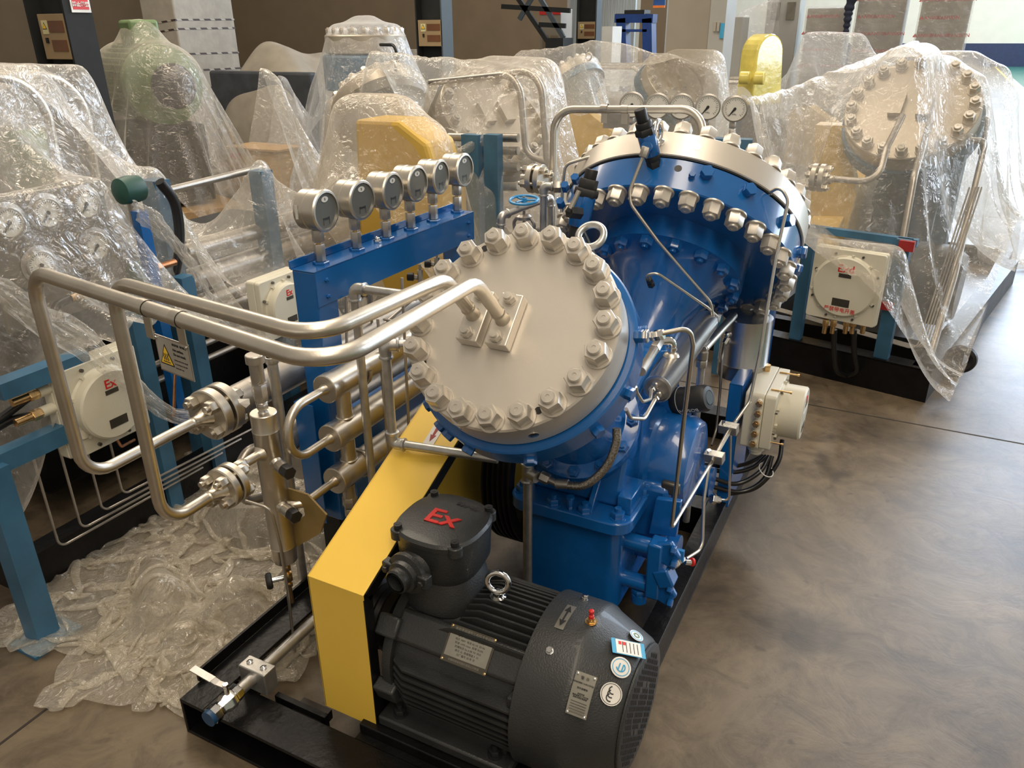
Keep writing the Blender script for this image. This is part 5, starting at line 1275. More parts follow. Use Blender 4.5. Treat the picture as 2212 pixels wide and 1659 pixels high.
rbox('red_plate', .20, .27, .0, .03, .75, .80, 'red_dark', rp); rbox('red_plate', .24, .32, .0, .02, .44, .48, 'red_dark', rp)
rbox('post', .22, .30, .9, .98, .17, 1.1, 'blue_old', rp)
ec_ = at(1834, 612, y=4.17); 
exr, _ = exbox('junction_box', 'cream junction box marked Exd on blue posts under the film at the right', ec_+ey_*-.02, (-ey_), Z, .345, .37, .05, .150, .022, 'Exd', lidtext2='严禁带电开盖')
for i, px in enumerate((1785, 1802, 1830, 1845, 1868)):
    q = at(px, 690, y=4.13); MB().hexp(q, q-Z*.035, .030).cyl(q-Z*.035, q-Z*.075, .012).build('brass_gland', 'brass', exr)
for i, (px, px2) in enumerate(((1802, 1806), (1845, 1815))):
    P = PT((px, 712, 'y', 4.15), (px, 760, 'y', 4.17), (px+6, 800, 'y', 4.2), (px2+20, 812, 'y', 4.25))
    tag(MB().tube(spline(P), .014, 10).build('black_cable', 'cable'), ['left black cable hanging below the box marked Exd', 'right black cable hanging below the box marked Exd'][i], 'cable', 'cables of the Exd box')
rt_ = thing('tube_bundle', (.1, 4.8, .2), 'bundle of thin bent tubes at the right end of the covered machine', 'pipes')
for i in range(5):
    k = .012*i; P = [c_+ex_*1.3+ey_*(.16+k)+Z*(.30), c_+ex_*(.12-k)+ey_*(.16+k)+Z*.21, c_+ex_*(.10-k)+ey_*(.5+k)+Z*1.0]
    MB().tube(fillet(P, .04), .004, 8).build('tube_run', 'steel_dull', rt_)
P = PT((1985, 410, 'y', 4.9), (1905, 395, 'y', 4.6)); 
hoop_r = thing('discharge_pipe', (0, 4.9, 1), 'bent steel pipe hanging in front of the covered round head', 'pipe', 'pipes of the covered machine')
MB().tube(fillet(PT((1950, 250, 'y', 4.95), (1915, 320, 'y', 4.75), (1896, 395, 'y', 4.62), (1780, 385, 'y', 4.72)), .09), .017, 14).build('pipe_run', 'steel_dull', hoop_r)
flange_pair('pipe_flange', 'bolted flange pair under film between the large head and the covered round head', at(1782, 385, y=4.7), (-1, .1, 0), .075, .028, .012, 4, .034, 'pipes of the covered machine', .05, .017)
hoop_r2 = thing('discharge_pipe', (0, 4.9, 1), 'steel pipe running down from the covered round head to the skid', 'pipe', 'pipes of the covered machine')
MB().tube(fillet(PT((2010, 260, 'y', 5.0), (1975, 380, 'y', 4.6), (1950, 520, 'y', 4.5), (1940, 560, 'y', 4.5)), .09), .017, 14).build('pipe_run', 'steel_dull', hoop_r2)
fr_r = thing('pipe_rack', (.4, 5.2, .5), 'steel pipe frame at the far right end of the covered machine', 'frame')
gpipe(PT((2040, 300, 'y', 5.1), (2130, 305, 'y', 5.2), (2060, 600, 'y', 4.7), (2000, 800, 'y', 4.35)), fr_r, .018, m='steel_dull', fit=False)
gpipe(PT((2040, 250, 'y', 5.4), (2135, 255, 'y', 5.5), (2120, 330, 'y', 5.3)), fr_r, .02, m='steel_dull', fit=False)
yb = thing('belt_guard', (-.6, 4.9, .2), 'yellow upright guard under film between the two round heads', 'guard')
P = [at(x_, y_, y=5.3) for x_, y_ in ((1762, 270), (1830, 272), (1850, 420), (1822, 520), (1745, 520))]
MB().prism([(p.x, p.z) for p in P], X, Z, (0, 5.3, 0), (0, .2, 0)).build('guard_cover', 'yellow_old', yb, smooth=False)
# row of five gauges under film
def dial_gauge(r_, panel=False):
    g = thing('dial_gauge', (0, 0, 0), 'x', 'gauge'); 
    if panel: MB().lathe((0, 0, 0), X, [(r_*1.32, 0), (r_*1.32, .003), (r_*1.04, .005), (r_*1.04, .014), (r_*.94, .016), (r_*.94, .010)], 40, caps=False).build('bezel', 'steel_dull', g)
    else: MB().lathe((-.04, 0, 0), X, [(r_*.9, 0), (r_*1.02, .004), (r_*1.02, .044), (r_*1.05, .046), (r_*1.05, .054), (r_*.94, .056), (r_*.94, .050)], 36, caps=False).hexp((-.02, 0, -r_*1.0), (-.02, 0, -r_*1.0-.035), .028).hexp((-.02, 0, -r_*1.0-.04), (-.02, 0, -r_*1.0-.10), .026).lathe((-.041, 0, 0), X, [(r_*.9, 0), (r_*.9, .001)], 30).build('case', 'steel_dull', g)
    z = .010 if panel else .010
    dl = MB().lathe((z-.002, 0, 0), X, [(r_*.945, 0), (r_*.945, .0015)], 36).build('dial', 'dial', g)
    tk_ = MB()
    for k in range(25):
        a = math.radians(-45+270*k/24+0); d = V((0, math.cos(a), math.sin(a))); L = r_*(.12 if k % 4 else .2)
        tk_.obox(V((z+.0003, 0, 0))+d*(r_*.82-L/2), X, d, X.cross(d), .0003, L/2, .0007)
    tk_.build('scale', 'ink', dl, smooth=False)
    d = V((0, -.62, -.78)); p_ = V((z+.002, 0, 0))
    MB().prism([(-r_*.12, -.004), (-r_*.12, .004), (0, .006), (r_*.75, .0012), (r_*.75, -.0012), (0, -.006)], d, X.cross(d), p_, X*.001).lathe(p_, X, [(.007, 0), (.006, .003)], 16).build('pointer', 'ink', dl, smooth=False)
    text('unit_mark', 'MPa', r_*.2, axm(V((z+.0005, 0, -r_*.45)), X, Y), 'ink', dl, ext=.0001)
    return g
dg0 = dial_gauge(.058)
gx = [(1365, 226), (1420, 229), (1472, 230), (1529, 231), (1587, 235)]
yr = 3.9
gl_ = ['first from the left', 'second from the left', 'third from the left', 'fourth from the left', 'fifth from the left']
for i, p in enumerate(gx):
    q = at(*p, y=yr+.04*i); lab = 'white-dialled gauge under film beyond the hoop pipe, %s' % gl_[i]
    th_ = math.radians(-72)
    if i == 0: dg0.location = q; dg0.rotation_euler = (0, 0, th_); tag(dg0, lab, None, 'gauges under film beyond the large head')
    else: dup(dg0, q, (0, 0, th_), lab, 'gauges under film beyond the large head')
bb = thing('gauge_beam', tuple(at(1480, 300, y=4.05)), 'blue beam under film behind the large head carrying five gauges', 'frame')
a_, b_ = at(1335, 300, y=4.0), at(1625, 312, y=4.1)
MB().beam(a_, b_, .08, .05).build('beam', 'blue_old', bb, smooth=False)
for q in (a_.lerp(b_, .06), a_.lerp(b_, .94)): MB().box((q.x-.035, q.y-.03, 0), (q.x+.035, q.y+.03, q.z-.02)).build('post', 'blue_old', bb, smooth=False)

# ---------------------------------------------------------------- left machine: gauge panel, blue frame, Ex box
xP = -2.5
lp = thing('instrument_board', (xP, 1.7, .1), 'stainless instrument panel with round gauges under film at the left edge', 'panel')
c1, c2, c3, c4 = at(-60, 436, x=xP), at(216, 388, x=xP), at(275, 640, x=xP), at(-60, 690, x=xP)
pn = MB().prism([(c1.y, c1.z), (c2.y, c2.z), (c2.y+.02, c3.z), (c1.y, c3.z)], Y, Z, (xP-.02, 0, 0), (.02, 0, 0)).build('panel_plate', 'panel_steel', lp, bevel=.003, smooth=False)
pg0 = dial_gauge(.047, True); first = True
pl_ = ['top right of the panel', 'top middle of the panel', 'cut by the left edge of the photo', 'middle right of the panel', 'lower middle of the panel']
for i, p in enumerate(((182, 440), (99, 459), (15, 480), (205, 530), (85, 572))):
    q = at(*p, x=xP+.001); lab = 'white-dialled panel gauge under film, %s' % pl_[i]
    if first: pg0.location = q; tag(pg0, lab, None, 'gauges of the stainless panel'); first = False
    else: dup(pg0, q, None, lab, 'gauges of the stainless panel')
sc = MB().lathe((0, 0, 0), X, [(.006, 0), (.005, .004)], 10)
for p in ((160, 487), (128, 507), (43, 521), (137, 568), (228, 573), (203, 580), (176, 493), (165, 560), (12, 530), (76, 606), (255, 555), (238, 475)):
    q = at(*p, x=xP+.0005); MB().lathe(q, X, [(.005, 0), (.004, .003)], 10).build('panel_screw', 'steel', lp)
for p in ((172, 596), (48, 634)): q = at(*p, x=xP); MB().cyl(q, q+X*.03, .020).build('black_knob', 'rubber', lp)
lf = thing('blue_frame', (-2.3, 1.1, 0), 'faded blue steel frame of the covered machine at the left', 'frame')
def postL(a, b, w_, nm='post', m='blue_old', dpt=.07):
    return MB().beam(a, b, w_, dpt, (0, 1, 0)).build(nm, m, lf, smooth=False)
fb_ = at(95, 1375, z=.0)
postL((fb_.x, fb_.y, 0), (fb_.x, fb_.y, .62), .07)
MB().obox((fb_.x, fb_.y, .006), X, Y, Z, .08, .08, .006).build('foot_plate', 'blue_old', lf, smooth=False)
q1_, q2_ = at(-10, 845, x=fb_.x-.02), at(255, 790, x=fb_.x-.02); MB().beam(q1_, V((q1_.x, 1.42, q1_.z)), .06, .05).build('cross_bar', 'blue_old', lf, smooth=False)
q1_ = at(-10, 985, x=fb_.x-.02); MB().beam(V((q1_.x, fb_.y-.3, q1_.z-.02)), V((q1_.x, 1.55, q1_.z-.02)), .05, .06).build('cross_bar', 'blue_old', lf, smooth=False)
for (px, pt, xx, w__) in ((330, 388, -2.62, .09), (560, 368, -2.62, .075)):
    q = at(px, pt, x=xx); MB().box((xx-w__/2, q.y-.03, .0), (xx+w__/2, q.y+.04, q.z)).build('post', 'blue_old', lf, smooth=False)
q = at(300, 455, x=-2.45); MB().box((q.x-.02, q.y-.02, .3), (q.x+.02, q.y+.02, q.z)).build('post', 'blue', lf, smooth=False)
q = at(340, 930, x=-2.45); MB().box((q.x-.03, q.y-.03, .0), (q.x+.03, q.y+.03, .9)).build('post', 'blue_old', lf, smooth=False)
q = at(455, 930, x=-2.45); MB().box((q.x-.03, q.y-.03, .0), (q.x+.03, q.y+.03, .9)).build('post', 'blue_old', lf, smooth=False)
exl, _ = exbox('junction_box', 'cream junction box marked Ex under film at the left, above the floor plastic', at(196, 858, x=-2.28), X, Z, .29, .30, .07, .115, .045, 'Ex')
for p in ((108, 838), (115, 880)):
    q = at(*p, x=-2.25); MB().cyl(q+Y*.01, q+Y*-.04, .017).build('gland_socket', 'exbox', exl); MB().hexp(q-Y*.04, q-Y*.07, .030).cyl(q-Y*.07, q-Y*.12, .012).build('brass_gland', 'brass', exl)
q = at(175, 925, x=-2.22); MB().cyl(q, q-Z*.03, .02).build('bottom_gland', 'exbox', exl)
exm, _ = exbox('junction_box', 'second cream junction box marked Ex under film, behind the blue stand post', at(585, 655, x=-2.35), X, Z, .25, .26, .07, .10, .04, 'Ex')
for i, pts in enumerate((((60, 860), (20, 890), (-20, 920)), ((70, 898), (30, 905), (-10, 925)), ((150, 645), (120, 665), (110, 720), (110, 780)), ((345, 392), (378, 440), (388, 520), (378, 600), (372, 640)))):
    tag(MB().tube(spline([at(*p, x=-2.3 if i < 2 else (-2.4 if i == 2 else -2.52)) for p in pts]), .013 if i < 3 else .02, 10).build('black_cable', 'cable'), ['upper black cable from the brass glands of the left Ex box', 'lower black cable from the brass glands of the left Ex box', 'black cable curling below the gauge panel', 'thick black hose arching beside the blue post under film'][i], 'cable')
cn = thing('cable_gland', tuple(at(160, 645, x=-2.4)), 'brass cable gland under the gauge panel', 'fitting')
q = at(152, 645, x=-2.4); MB().cyl(q, q+Y*.05, .014).hexp(q+Y*.05, q+Y*.075, .030).build('gland_body', 'brass', cn)
gd2 = thing('cable_gland', tuple(at(350, 575, x=-2.4)), 'brass cable gland beside the green valve right of the gauge panel', 'fitting')
q = at(345, 576, x=-2.45); MB().cyl(q, q+Y*.07, .013).hexp(q-Y*.03, q, .032).build('gland_body', 'copper', gd2)
mat('dark_green', (.01, .06, .045), .5)
for i, (p, l) in enumerate((((310, 590), 'dark green valve body below the gauge panel edge'), ((280, 410), 'dark green rounded valve body at the top of the gauge panel'))):
    q = at(*p, x=-2.5); t = thing('green_valve', tuple(q), l, 'valve')
    MB().lathe(q-Y*.05, Y, [(.02, 0), (.045, .01), (.05, .05), (.045, .09), (.02, .10)], 24).build('valve_body', 'dark_green', t)
    MB().cyl(q-Z*.04, q-Z*.12, .018).build('valve_stem', 'steel_dull', t)
# thick cooler tubes of the left machine running away to the right
lt = thing('tube_bank', (-2.7, 2.0, .4), 'thick silver cooler tubes of the covered machine, under film left of the blue stand', 'cooler')
for (p, r_) in (((400, 610), .05), ((400, 665), .035), ((420, 540), .035), ((330, 720), .02), ((330, 790), .014), ((300, 840), .014), ((350, 690), .02)):
    q = at(*p, x=-2.66); MB().cyl((q.x, q.y-.05, q.z), (q.x, q.y+1.7, q.z), r_, n=24).build('jacket_tube', 'steel_dull', lt)
lb_ = thing('tube_bundle', (-2.4, 1.3, .1), 'thin bent tubes running low behind the left blue frame', 'pipes')
for i in range(4):
    z_ = .13+.02*i; P = [V((-2.42, 1.28+.09*i, .5)), V((-2.42, 1.28+.09*i, z_)), V((-2.40+.01*i, 1.9+.1*i, z_))]
    MB().tube(fillet(P, .03), .0045, 8).build('tube_run', 'steel_dull', lb_)
MB().tube(fillet([at(405, 780, x=-2.35), at(378, 800, x=-2.35), at(375, 900, x=-2.35)], .03), .006).build('tube_run', 'copper', lb_)
MB().tube(fillet([at(225, 905, x=-2.2), at(262, 965, x=-2.25), at(290, 950, x=-2.3)], .02), .005).build('tube_run', 'copper', lb_)
ls = thing('skid_frame', (-3, 1.5, 0), 'black skid under the covered machine at the left', 'frame')
MB().box((-2.52, 1.15, 0), (-2.44, 4.2, .14)).build('side_rail', 'black_paint', ls, smooth=False)
MB().box((-3.6, 1.15, 0), (-2.52, 1.25, .14)).build('cross_rail', 'black_paint', ls, smooth=False)
MB().box((-3.6, 1.5, .1), (-2.80, 3.4, .80)).build('machine_bed', 'black_paint', ls, bevel=.02, smooth=False)
# hoops at the top left
ha_ = thing('discharge_pipe', (-2.9, 1.9, 1), 'pair of tall pipe hoops holding up the film at the upper left', 'pipe', 'hoops under the left film')
xh = -2.9
MB().tube(fillet([at(-120, 165, x=xh), at(88, 168, x=xh), at(135, 420, x=xh)], .18), .017, 14).build('pipe_hoop', 'steel', ha_)
hb_ = thing('discharge_pipe', (-3.1, 2.0, 1), 'second pipe hoop under film, right of the first at the upper left', 'pipe', 'hoops under the left film')
MB().tube(fillet([at(-60, 160, x=-3.2), at(175, 163, x=-3.2), at(215, 430, x=-3.2)], .18), .017, 14).build('pipe_hoop', 'steel', hb_)
hc = thing('discharge_pipe', (-3.0, 3.0, 1), 'thin horizontal pipe from the gauge panel to the blue post under film', 'pipe')
MB().cyl(at(360, 412, x=-2.7), at(565, 362, x=-2.7), .015).build('pipe_run', 'steel_dull', hc)
hl_ = thing('pipe_hoop', (-1.9, 3.9, 0), 'pair of tall pipe hoops of the brown compressor, under film left of the hoop pipe', 'pipe')
yh = 3.9
for dx, top_, xr in ((0, 158, 1122), (.09, 150, 1168)):
    P = PT((1000, top_+5, 'y', yh), (xr, top_, 'y', yh), (xr+12, 340, 'y', yh), (xr+(60 if dx == 0 else 10), 380, 'y', yh))
    MB().tube(fillet([at(930, 178, y=yh+.2)]+[at(xr, top_, y=yh), at(xr+14, 360 if dx else 335, y=yh)]+([at(xr+60, 350, y=yh)] if dx == 0 else [V((at(xr+14, 360, y=yh).x, yh, .1))]), .13), .018, 14).build('hoop', 'steel_dull', hl_)
# dark support frame below the brown head
df = thing('blue_frame', (-2.2, 3.9, 0), 'blue uprights and grey cross tubes of the brown compressor, seen through film', 'frame')
for px, xx in ((1020, .05), (1065, .04)):
    q = at(px, 290, y=3.7); MB().box((q.x-xx, q.y-.03, 0), (q.x+xx, q.y+.03, q.z)).build('post', 'blue_old', df, smooth=False)
for py in (290, 318, 352, 395):
    a_, b_ = at(970, py+6, y=3.8), at(1120, py+8, y=3.8); MB().cyl(a_, b_, .022).build('cross_tube', 'steel_dull', df)

# ---------------------------------------------------------------- far side of the hall
def atd(px, py, d):
    return CAM+(fw+rt*((px-1106)/FPX)-up*((py-829.5)/FPX))*d
st('trim_7', MB().box((2.30, -6, .0), (14, 46, .002)), 'green_floor')
st('trim_8', MB().box((2.05, -6, .002), (2.13, 46, .004)), 'line_yellow')
st('trim_9', MB().box((-6, YB-.03, 0), (14, YB, 1.0)), 'wall_navy')
xw = at(1225, 30, y=20).x
st('wall_partition', MB().box((-22, 20, 0), (xw, 20.2, 7)), 'wall_tan')
a_, b_ = at(1226, 30, y=22).x, at(1372, 30, y=22).x
st('trim_10', MB().box((a_, 22, 0), (b_, 22.1, 7)), 'pvc_strip')
a_, b_ = at(1383, 30, y=21).x, at(1440, 30, y=21).x
st('trim_11', MB().box((a_, 21, 0), (b_, 21.1, 7)), 'wall_tan')
st('window_1', MB().box((at(215, 30, y=19.9).x, 19.9, at(215, 42, y=19.9).z), (at(256, 30, y=19.9).x, 19.96, 3.2)), 'pvc_strip')
def column(label, xf, yref, pxl, pxm, pxr, py, blue):
    """H-section: web faces the camera, right flange shows its side"""
    q = at(pxm, py, x=xf); y1 = q.y; y2 = at(pxr, py, x=xf).y; xl = at(pxl, py, y=y1).x
    t = thing('steel_column', ((xf+xl)/2, y1, 0), label, 'column')
    MB().box((xf-.02, y1, 0), (xf, y2, 6)).build('flange', 'column_blue' if blue else 'column', t, smooth=False)
    MB().box((xl, y1, 0), (xl+.02, y2, 6)).build('flange', 'column', t, smooth=False)
    ym = y1+(y2-y1)*.5; MB().box((xl+.02, ym, 0), (xf-.02, ym+.02, 6)).build('web', 'column', t, smooth=False)
    return t, y1, y2, xl, ym
def fuse_box(label, xa, xb, za, zb, y, sign=True):
    t = thing('fuse_box', ((xa+xb)/2, y, za), label, 'electrical box', 'boxes on the columns'); w_ = xb-xa; h_ = zb-za
    MB().box((xa, y-.06, za), (xb, y+.05, zb)).build('box_door', 'carton_tan', t, bevel=.004, smooth=False)
    for k in (.60, .18): MB().box((xa+w_*.38, y-.066, za+h_*k), (xa+w_*.93, y-.060, za+h_*(k+.25))).build('door_window', 'window_brown', t, smooth=False)
    sg_ = MB().box((xa+w_*.12, y-.065, za+h_*.56), (xa+w_*.33, y-.060, za+h_*.86)).build('warning_label', 'sign_label', t, smooth=False)
    cx, cz = xa+w_*.225, za+h_*.74; r_ = w_*.085
    MB().prism([(-r_, -r_*.9), (r_, -r_*.9), (0, r_)], X, Z, (cx, y-.0655, cz), -Y*.001).build('triangle', 'ink', sg_, smooth=False)
    MB().prism([(-r_*.7, -r_*.7), (r_*.7, -r_*.7), (0, r_*.65)], X, Z, (cx, y-.067, cz), -Y*.0008).build('triangle_fill', 'sign_yellow', sg_, smooth=False)
    MB().box((xa+w_*.2, y-.075, za+h_*.36), (xa+w_*.26, y-.06, za+h_*.48)).build('latch', 'ink', t, smooth=False)
mat('carton_tan', (.34, .24, .13), .55, 0, .04, 5); mat('window_brown', (.15, .06, .025), .3, 0, .2, 4); mat('sign_label', (.62, .58, .32), .5)
t, y1, y2, xl, ym = column('nearest dark steel column with a red no-climbing sign, at the upper left', -5.65, 0, 63, 146, 206, 60, False)
za, zb = at(110, 128, y=y1).z, at(100, 30, y=y1).z
fuse_box('tan electrical box on the nearest dark column at the upper left', at(90, 80, y=y1).x, -5.67, za, zb, y1+.06)
sp = thing('climb_sign', (-5.64, y1, 2), 'white sign with red Chinese lettering on the nearest dark column', 'sign')
c = at(171, 3, x=-5.648); s_w = (at(192, 15, x=-5.648).y-at(150, 15, x=-5.648).y)/2
zlo = at(171, 27, x=-5.648).z; 
MB().box((-5.648, c.y-s_w, zlo), (-5.642, c.y+s_w, zlo+.42)).build('sign_plate', 'sign_white', sp, smooth=False)
MB().box((-5.642, c.y-s_w*.82, zlo+.02), (-5.640, c.y+s_w*.82, zlo+.085)).build('red_band', 'red', sp, smooth=False)
text('sign_text', '禁止攀登', .034, axm((-5.639, c.y, zlo+.052), X, Y), 'sign_white', sp, ext=.001, bold=.001)
MB().torus((-5.640, c.y, zlo+.25), X, .10, .013, 32, 6).build('red_ring', 'red', sp)
t, y1, y2, xl, ym = column('second column, dark with a blue-grey side, above the brown compressor', -5.85, 0, 898, 955, 978, 60, True)
fuse_box('tan electrical box on the second column', at(904, 80, y=y1).x, at(955, 80, y=y1).x, at(930, 100, y=y1).z, at(930, 43, y=y1).z, y1+.06)
t, y1, y2, xl, ym = column('third column, dark with a blue-grey side, left of the blue press frame', -5.2, 0, 1245, 1288, 1299, 60, True)
fuse_box('tan electrical box on the third column', at(1248, 60, y=y1).x, at(1287, 60, y=y1).x, at(1268, 84, y=y1).z, at(1268, 47, y=y1).z, y1+.06)
# cross bracing
br = thing('brace_frame', tuple(atd(1150, 40, 14)), 'blue-grey crossed steel bracing between the second and third columns', 'frame')
for (a, b, m_) in (((1163, -10), (1218, 82), 'column_blue'), ((1152, -10), (1122, 42), 'column_blue'), ((1112, -14), (1182, 88), 'column'), ((1084, 14), (1232, 23), 'column'), ((1165, 53), (1222, 56), 'column')):
    MB().beam(at(*a, y=12.5), at(*b, y=12.5), .07, .05, (0, 1, 0)).build('brace_bar', m_, br, smooth=False)
MB().box((at(1184, 82, y=12.4).x, 12.3, .0), (at(1222, 82, y=12.4).x, 12.7, at(1200, 82, y=12.4).z)).build('base_block', 'column', br, smooth=False)
def cab(name, label, px0, px1, pyt, y, dep, m_, cat='cabinet', zb_=0, side=None):
    a, b = at(px0, 60, y=y), at(px1, 60, y=y); zt_ = at((px0+px1)/2, pyt, y=y).z
    t = thing(name, ((a.x+b.x)/2, y, 0), label, cat)
    MB().box((a.x, y, zb_), (b.x, y+dep, zt_)).build('carcass', m_, t, bevel=.01, smooth=False)
    return t, a.x, b.x, zt_
t, a, b, zt_ = cab('control_cabinet', 'tan control cabinet with red top strip behind the crossed bracing', 1166, 1211, 19, 13.5, .5, 'cabinet_tan')
MB().box((a, 13.48, zt_-.09), (b, 13.5, zt_)).build('red_strip', 'red', t, smooth=False); MB().box((a+.06, 13.48, 1.45), (a+.16, 13.5, 1.65)).box((b-.18, 13.48, 1.45), (b-.05, 13.5, 1.65)).build('vent_grille', 'wall_tan', t, smooth=False)
t, a, b, zt_ = cab('control_cabinet', 'tall open tan control cabinet with white door frame right of centre at the back', 1440, 1533, -60, 8.2, .35, 'cabinet_tan')
MB().box((b+.005, 8.15, 0), (b+.155, 8.55, zt_)).build('white_side', 'cabinet_grey', t, smooth=False)
MB().box((b+.05, 8.13, 1.72), (b+.075, 8.15, 1.80)).box((b+.085, 8.13, 1.72), (b+.11, 8.15, 1.80)).build('door_latch', 'steel', t, smooth=False)
MB().box((b+.115, 8.135, 1.66), (b+.15, 8.15, 1.79)).build('blue_label', 'sticker_blue', t, smooth=False)
t, a, b, zt_ = cab('control_cabinet', 'pale grey cabinet with two square vents, wrapped in film, upper right', 1652, 1722, -40, 13, .5, 'cabinet_grey')
for k in (.15, .62): MB().box((a+(b-a)*k, 12.98, 1.85), (a+(b-a)*(k+.25), 13, 2.08)).build('vent_grille', 'panel_steel', t, smooth=False)
cab('control_cabinet', 'grey cabinet leaning behind the yellow wrapped wheels', 1566, 1604, 36, 12, .4, 'cabinet_grey')
# wrapped crates with red print
def print_strips(t, a, b, y, z0, z1, rows, cols_, m_='red', tilt=0):
    k = 0; mb = MB()
    for i in range(rows):
        z = z0+(z1-z0)*(i+.5)/rows
        for j in range(cols_):
            x = a+(b-a)*(j+.5+(.2 if i % 2 else 0))/cols_
            if x > b-.07: continue
            text('wrap_print', '▲ANSION', .055, axm((x, y-.002, z+tilt*(x-a)), -Y, X), m_, t, ext=.0005, bold=.001)
for (px0, px1, pyt, lab, y) in ((1740, 1826, 17, 'low crate wrapped in red-printed film, left of the two tall wrapped crates', 12.5), (1846, 1950, -60, 'tall crate wrapped in red-printed film, left one of the pair at the upper right', 12.2), (1982, 2090, -60, 'tall crate wrapped in red-printed film, rightmost beside the white wall', 11.8)):
    t, a, b, zt_ = cab('wrapped_crate', lab, px0, px1, pyt, y, .7, 'tarp', 'crate'); print_strips(t, a, b, y, 1.15, min(zt_, 2.5), 6 if zt_ > 2.2 else 4, 3)
    o = MB().box((a-.02, y-.015, 0), (b+.02, y-.006, zt_+.02)).build('film_wrap', 'film_cool', t, smooth=False)
# tall white wrapped tower
c_t = atd(388, 100, 10.5); wl_ = (c_t-atd(303, 100, 7.6)).length
t = thing('wrapped_crate', (c_t.x, c_t.y, 0), 'very tall crate wrapped in white film with black tape lines, behind the green motor', 'crate')
mat('white_wrap', (.36, .33, .28), .35, 0, .08, 6, .7, 16)
MB().box((c_t.x-.62, c_t.y, 0), (c_t.x, c_t.y+1.05, 3.6)).build('crate_body', 'white_wrap', t, bevel=.02, smooth=False)
m_, t_, b__ = nodes('tape'); w_t = t_.nodes.new('ShaderNodeTexWave'); w_t.inputs['Scale'].default_value = 3.2; tc_ = t_.nodes.new('ShaderNodeTexCoord'); t_.links.new(tc_.outputs['Object'], w_t.inputs[0]); w_t.bands_direction = 'DIAGONAL'
rp_ = t_.nodes.new('ShaderNodeValToRGB'); rp_.color_ramp.interpolation = 'CONSTANT'; rp_.color_ramp.elements[1].position = .35; rp_.color_ramp.elements[0].color = (.4, .37, .32, 1); rp_.color_ramp.elements[1].color = (.05, .03, .025, 1); t_.links.new(w_t.outputs[1], rp_.inputs[0]); t_.links.new(rp_.outputs[0], b__.inputs['Base Color'])
for k, (py0, py1, dz) in enumerate(((50, 35, .0), (65, 60, .0), (110, 124, 0), (148, 158, 0), (190, 195, 0))):
    q0 = at(388, (py0+py1)/2, y=c_t.y-.004).z; sl_ = .10 if k < 2 else -.06; w2 = .62
    P4 = [V((c_t.x-w2, c_t.y-.004, q0-sl_*w2)), V((c_t.x+.004, c_t.y-.004, q0)), V((c_t.x+.004, c_t.y+1.05, q0+sl_*.1))]
    mb = MB(); vs = [p+Z*d for p in P4 for d in (-.011, .011)]; mb.add(vs, [(0, 2, 3, 1), (2, 4, 5, 3)]); mb.build('tape_line', 'tape', t, smooth=False)
# green motor on a black stand and pallet
gm_ = thing('green_motor', tuple(at(345, 310, z=0)), 'large pale green finned motor on a black stand, under film behind the column', 'motor')
D_ = 7.9; gc_ = atd(322, 180, D_); 
ax_ = (X*.93-Y*.37).normalized(); Rg = .37
mb = MB().lathe(gc_-ax_*.65, ax_, [(.20, 0), (Rg*.86, .05), (Rg*.86, .95), (Rg*.98, .96), (Rg*.98, 1.10), (Rg*.5, 1.16)], 40)
for i in range(36):
    a = 2*PI*i/36; e1, e2, _ = frame_of(ax_); d = e1*math.cos(a)+e2*math.sin(a); mb.obox(gc_-ax_*.12+d*Rg*.92, ax_, d, ax_.cross(d), .42, Rg*.09, .006)
mb.build('finned_housing', 'motor_green', gm_)
MB().obox(gc_+Z*(Rg+.09), ax_, Z.cross(ax_), Z, .17, .14, .12).build('terminal_box', 'motor_green', gm_, bevel=.03)
fc = gc_+ax_*.66; MB().lathe(fc-ax_*.13, ax_, [(.05, 0), (.05, .12)], 20).lathe(fc, ax_, [(.20, 0), (.205, .01), (.205, .04), (.19, .045)], 36).build('coupling_flange', 'black_iron', gm_)
for i in range(6):
    a = 2*PI*i/6; e1, e2, _ = frame_of(ax_); q = fc+ax_*.046+(e1*math.cos(a)+e2*math.sin(a))*.14; MB().lathe(q, ax_, [(.02, 0), (.02, .002)], 12).build('flange_hole', 'ink', gm_)
zf = gc_.z-Rg
MB().obox((gc_.x, gc_.y, zf/2+.08), ax_, Z.cross(ax_), Z, .52, .30, zf/2-.08).build('black_stand', 'black_iron', gm_, bevel=.02, smooth=False)
MB().obox((gc_.x, gc_.y, .06), ax_, Z.cross(ax_), Z, .75, .5, .06).build('pallet', 'wood', gm_, bevel=.01, smooth=False)
# small wooden crate with red letters
cb_ = at(560, 336, y=6.6)
cr_ = thing('wooden_crate', (cb_.x, 6.6, 0), 'small plywood crate with red letters standing on the floor behind the film', 'crate')
xa_, xb_ = at(491, 330, y=6.6).x, at(600, 330, y=6.6).x; zt_ = at(500, 317, y=6.6).z
mat('ply', (.48, .33, .17), .6, 0, .1, 3, stretch=(1, 1, 8))
MB().box((xa_, 6.6, 0), (xb_, 7.0, zt_-.02)).build('crate_body', 'ply', cr_, bevel=.004, smooth=False)
MB().box((xa_-.02, 6.58, zt_-.02), (xb_+.02, 7.02, zt_)).build('crate_lid', 'wood', cr_, smooth=False)
q = at(509, 338, y=6.598); text('crate_print', 'ABB', .085, axm(q, -Y, X), 'red', cr_, ext=.001, bold=.003)
tag(MB().cyl(at(497, 278, y=7.1), at(505, 310, y=7.0), .02).build('steel_bar', 'carton'), 'short brown bar leaning behind the plywood crate', 'bar')
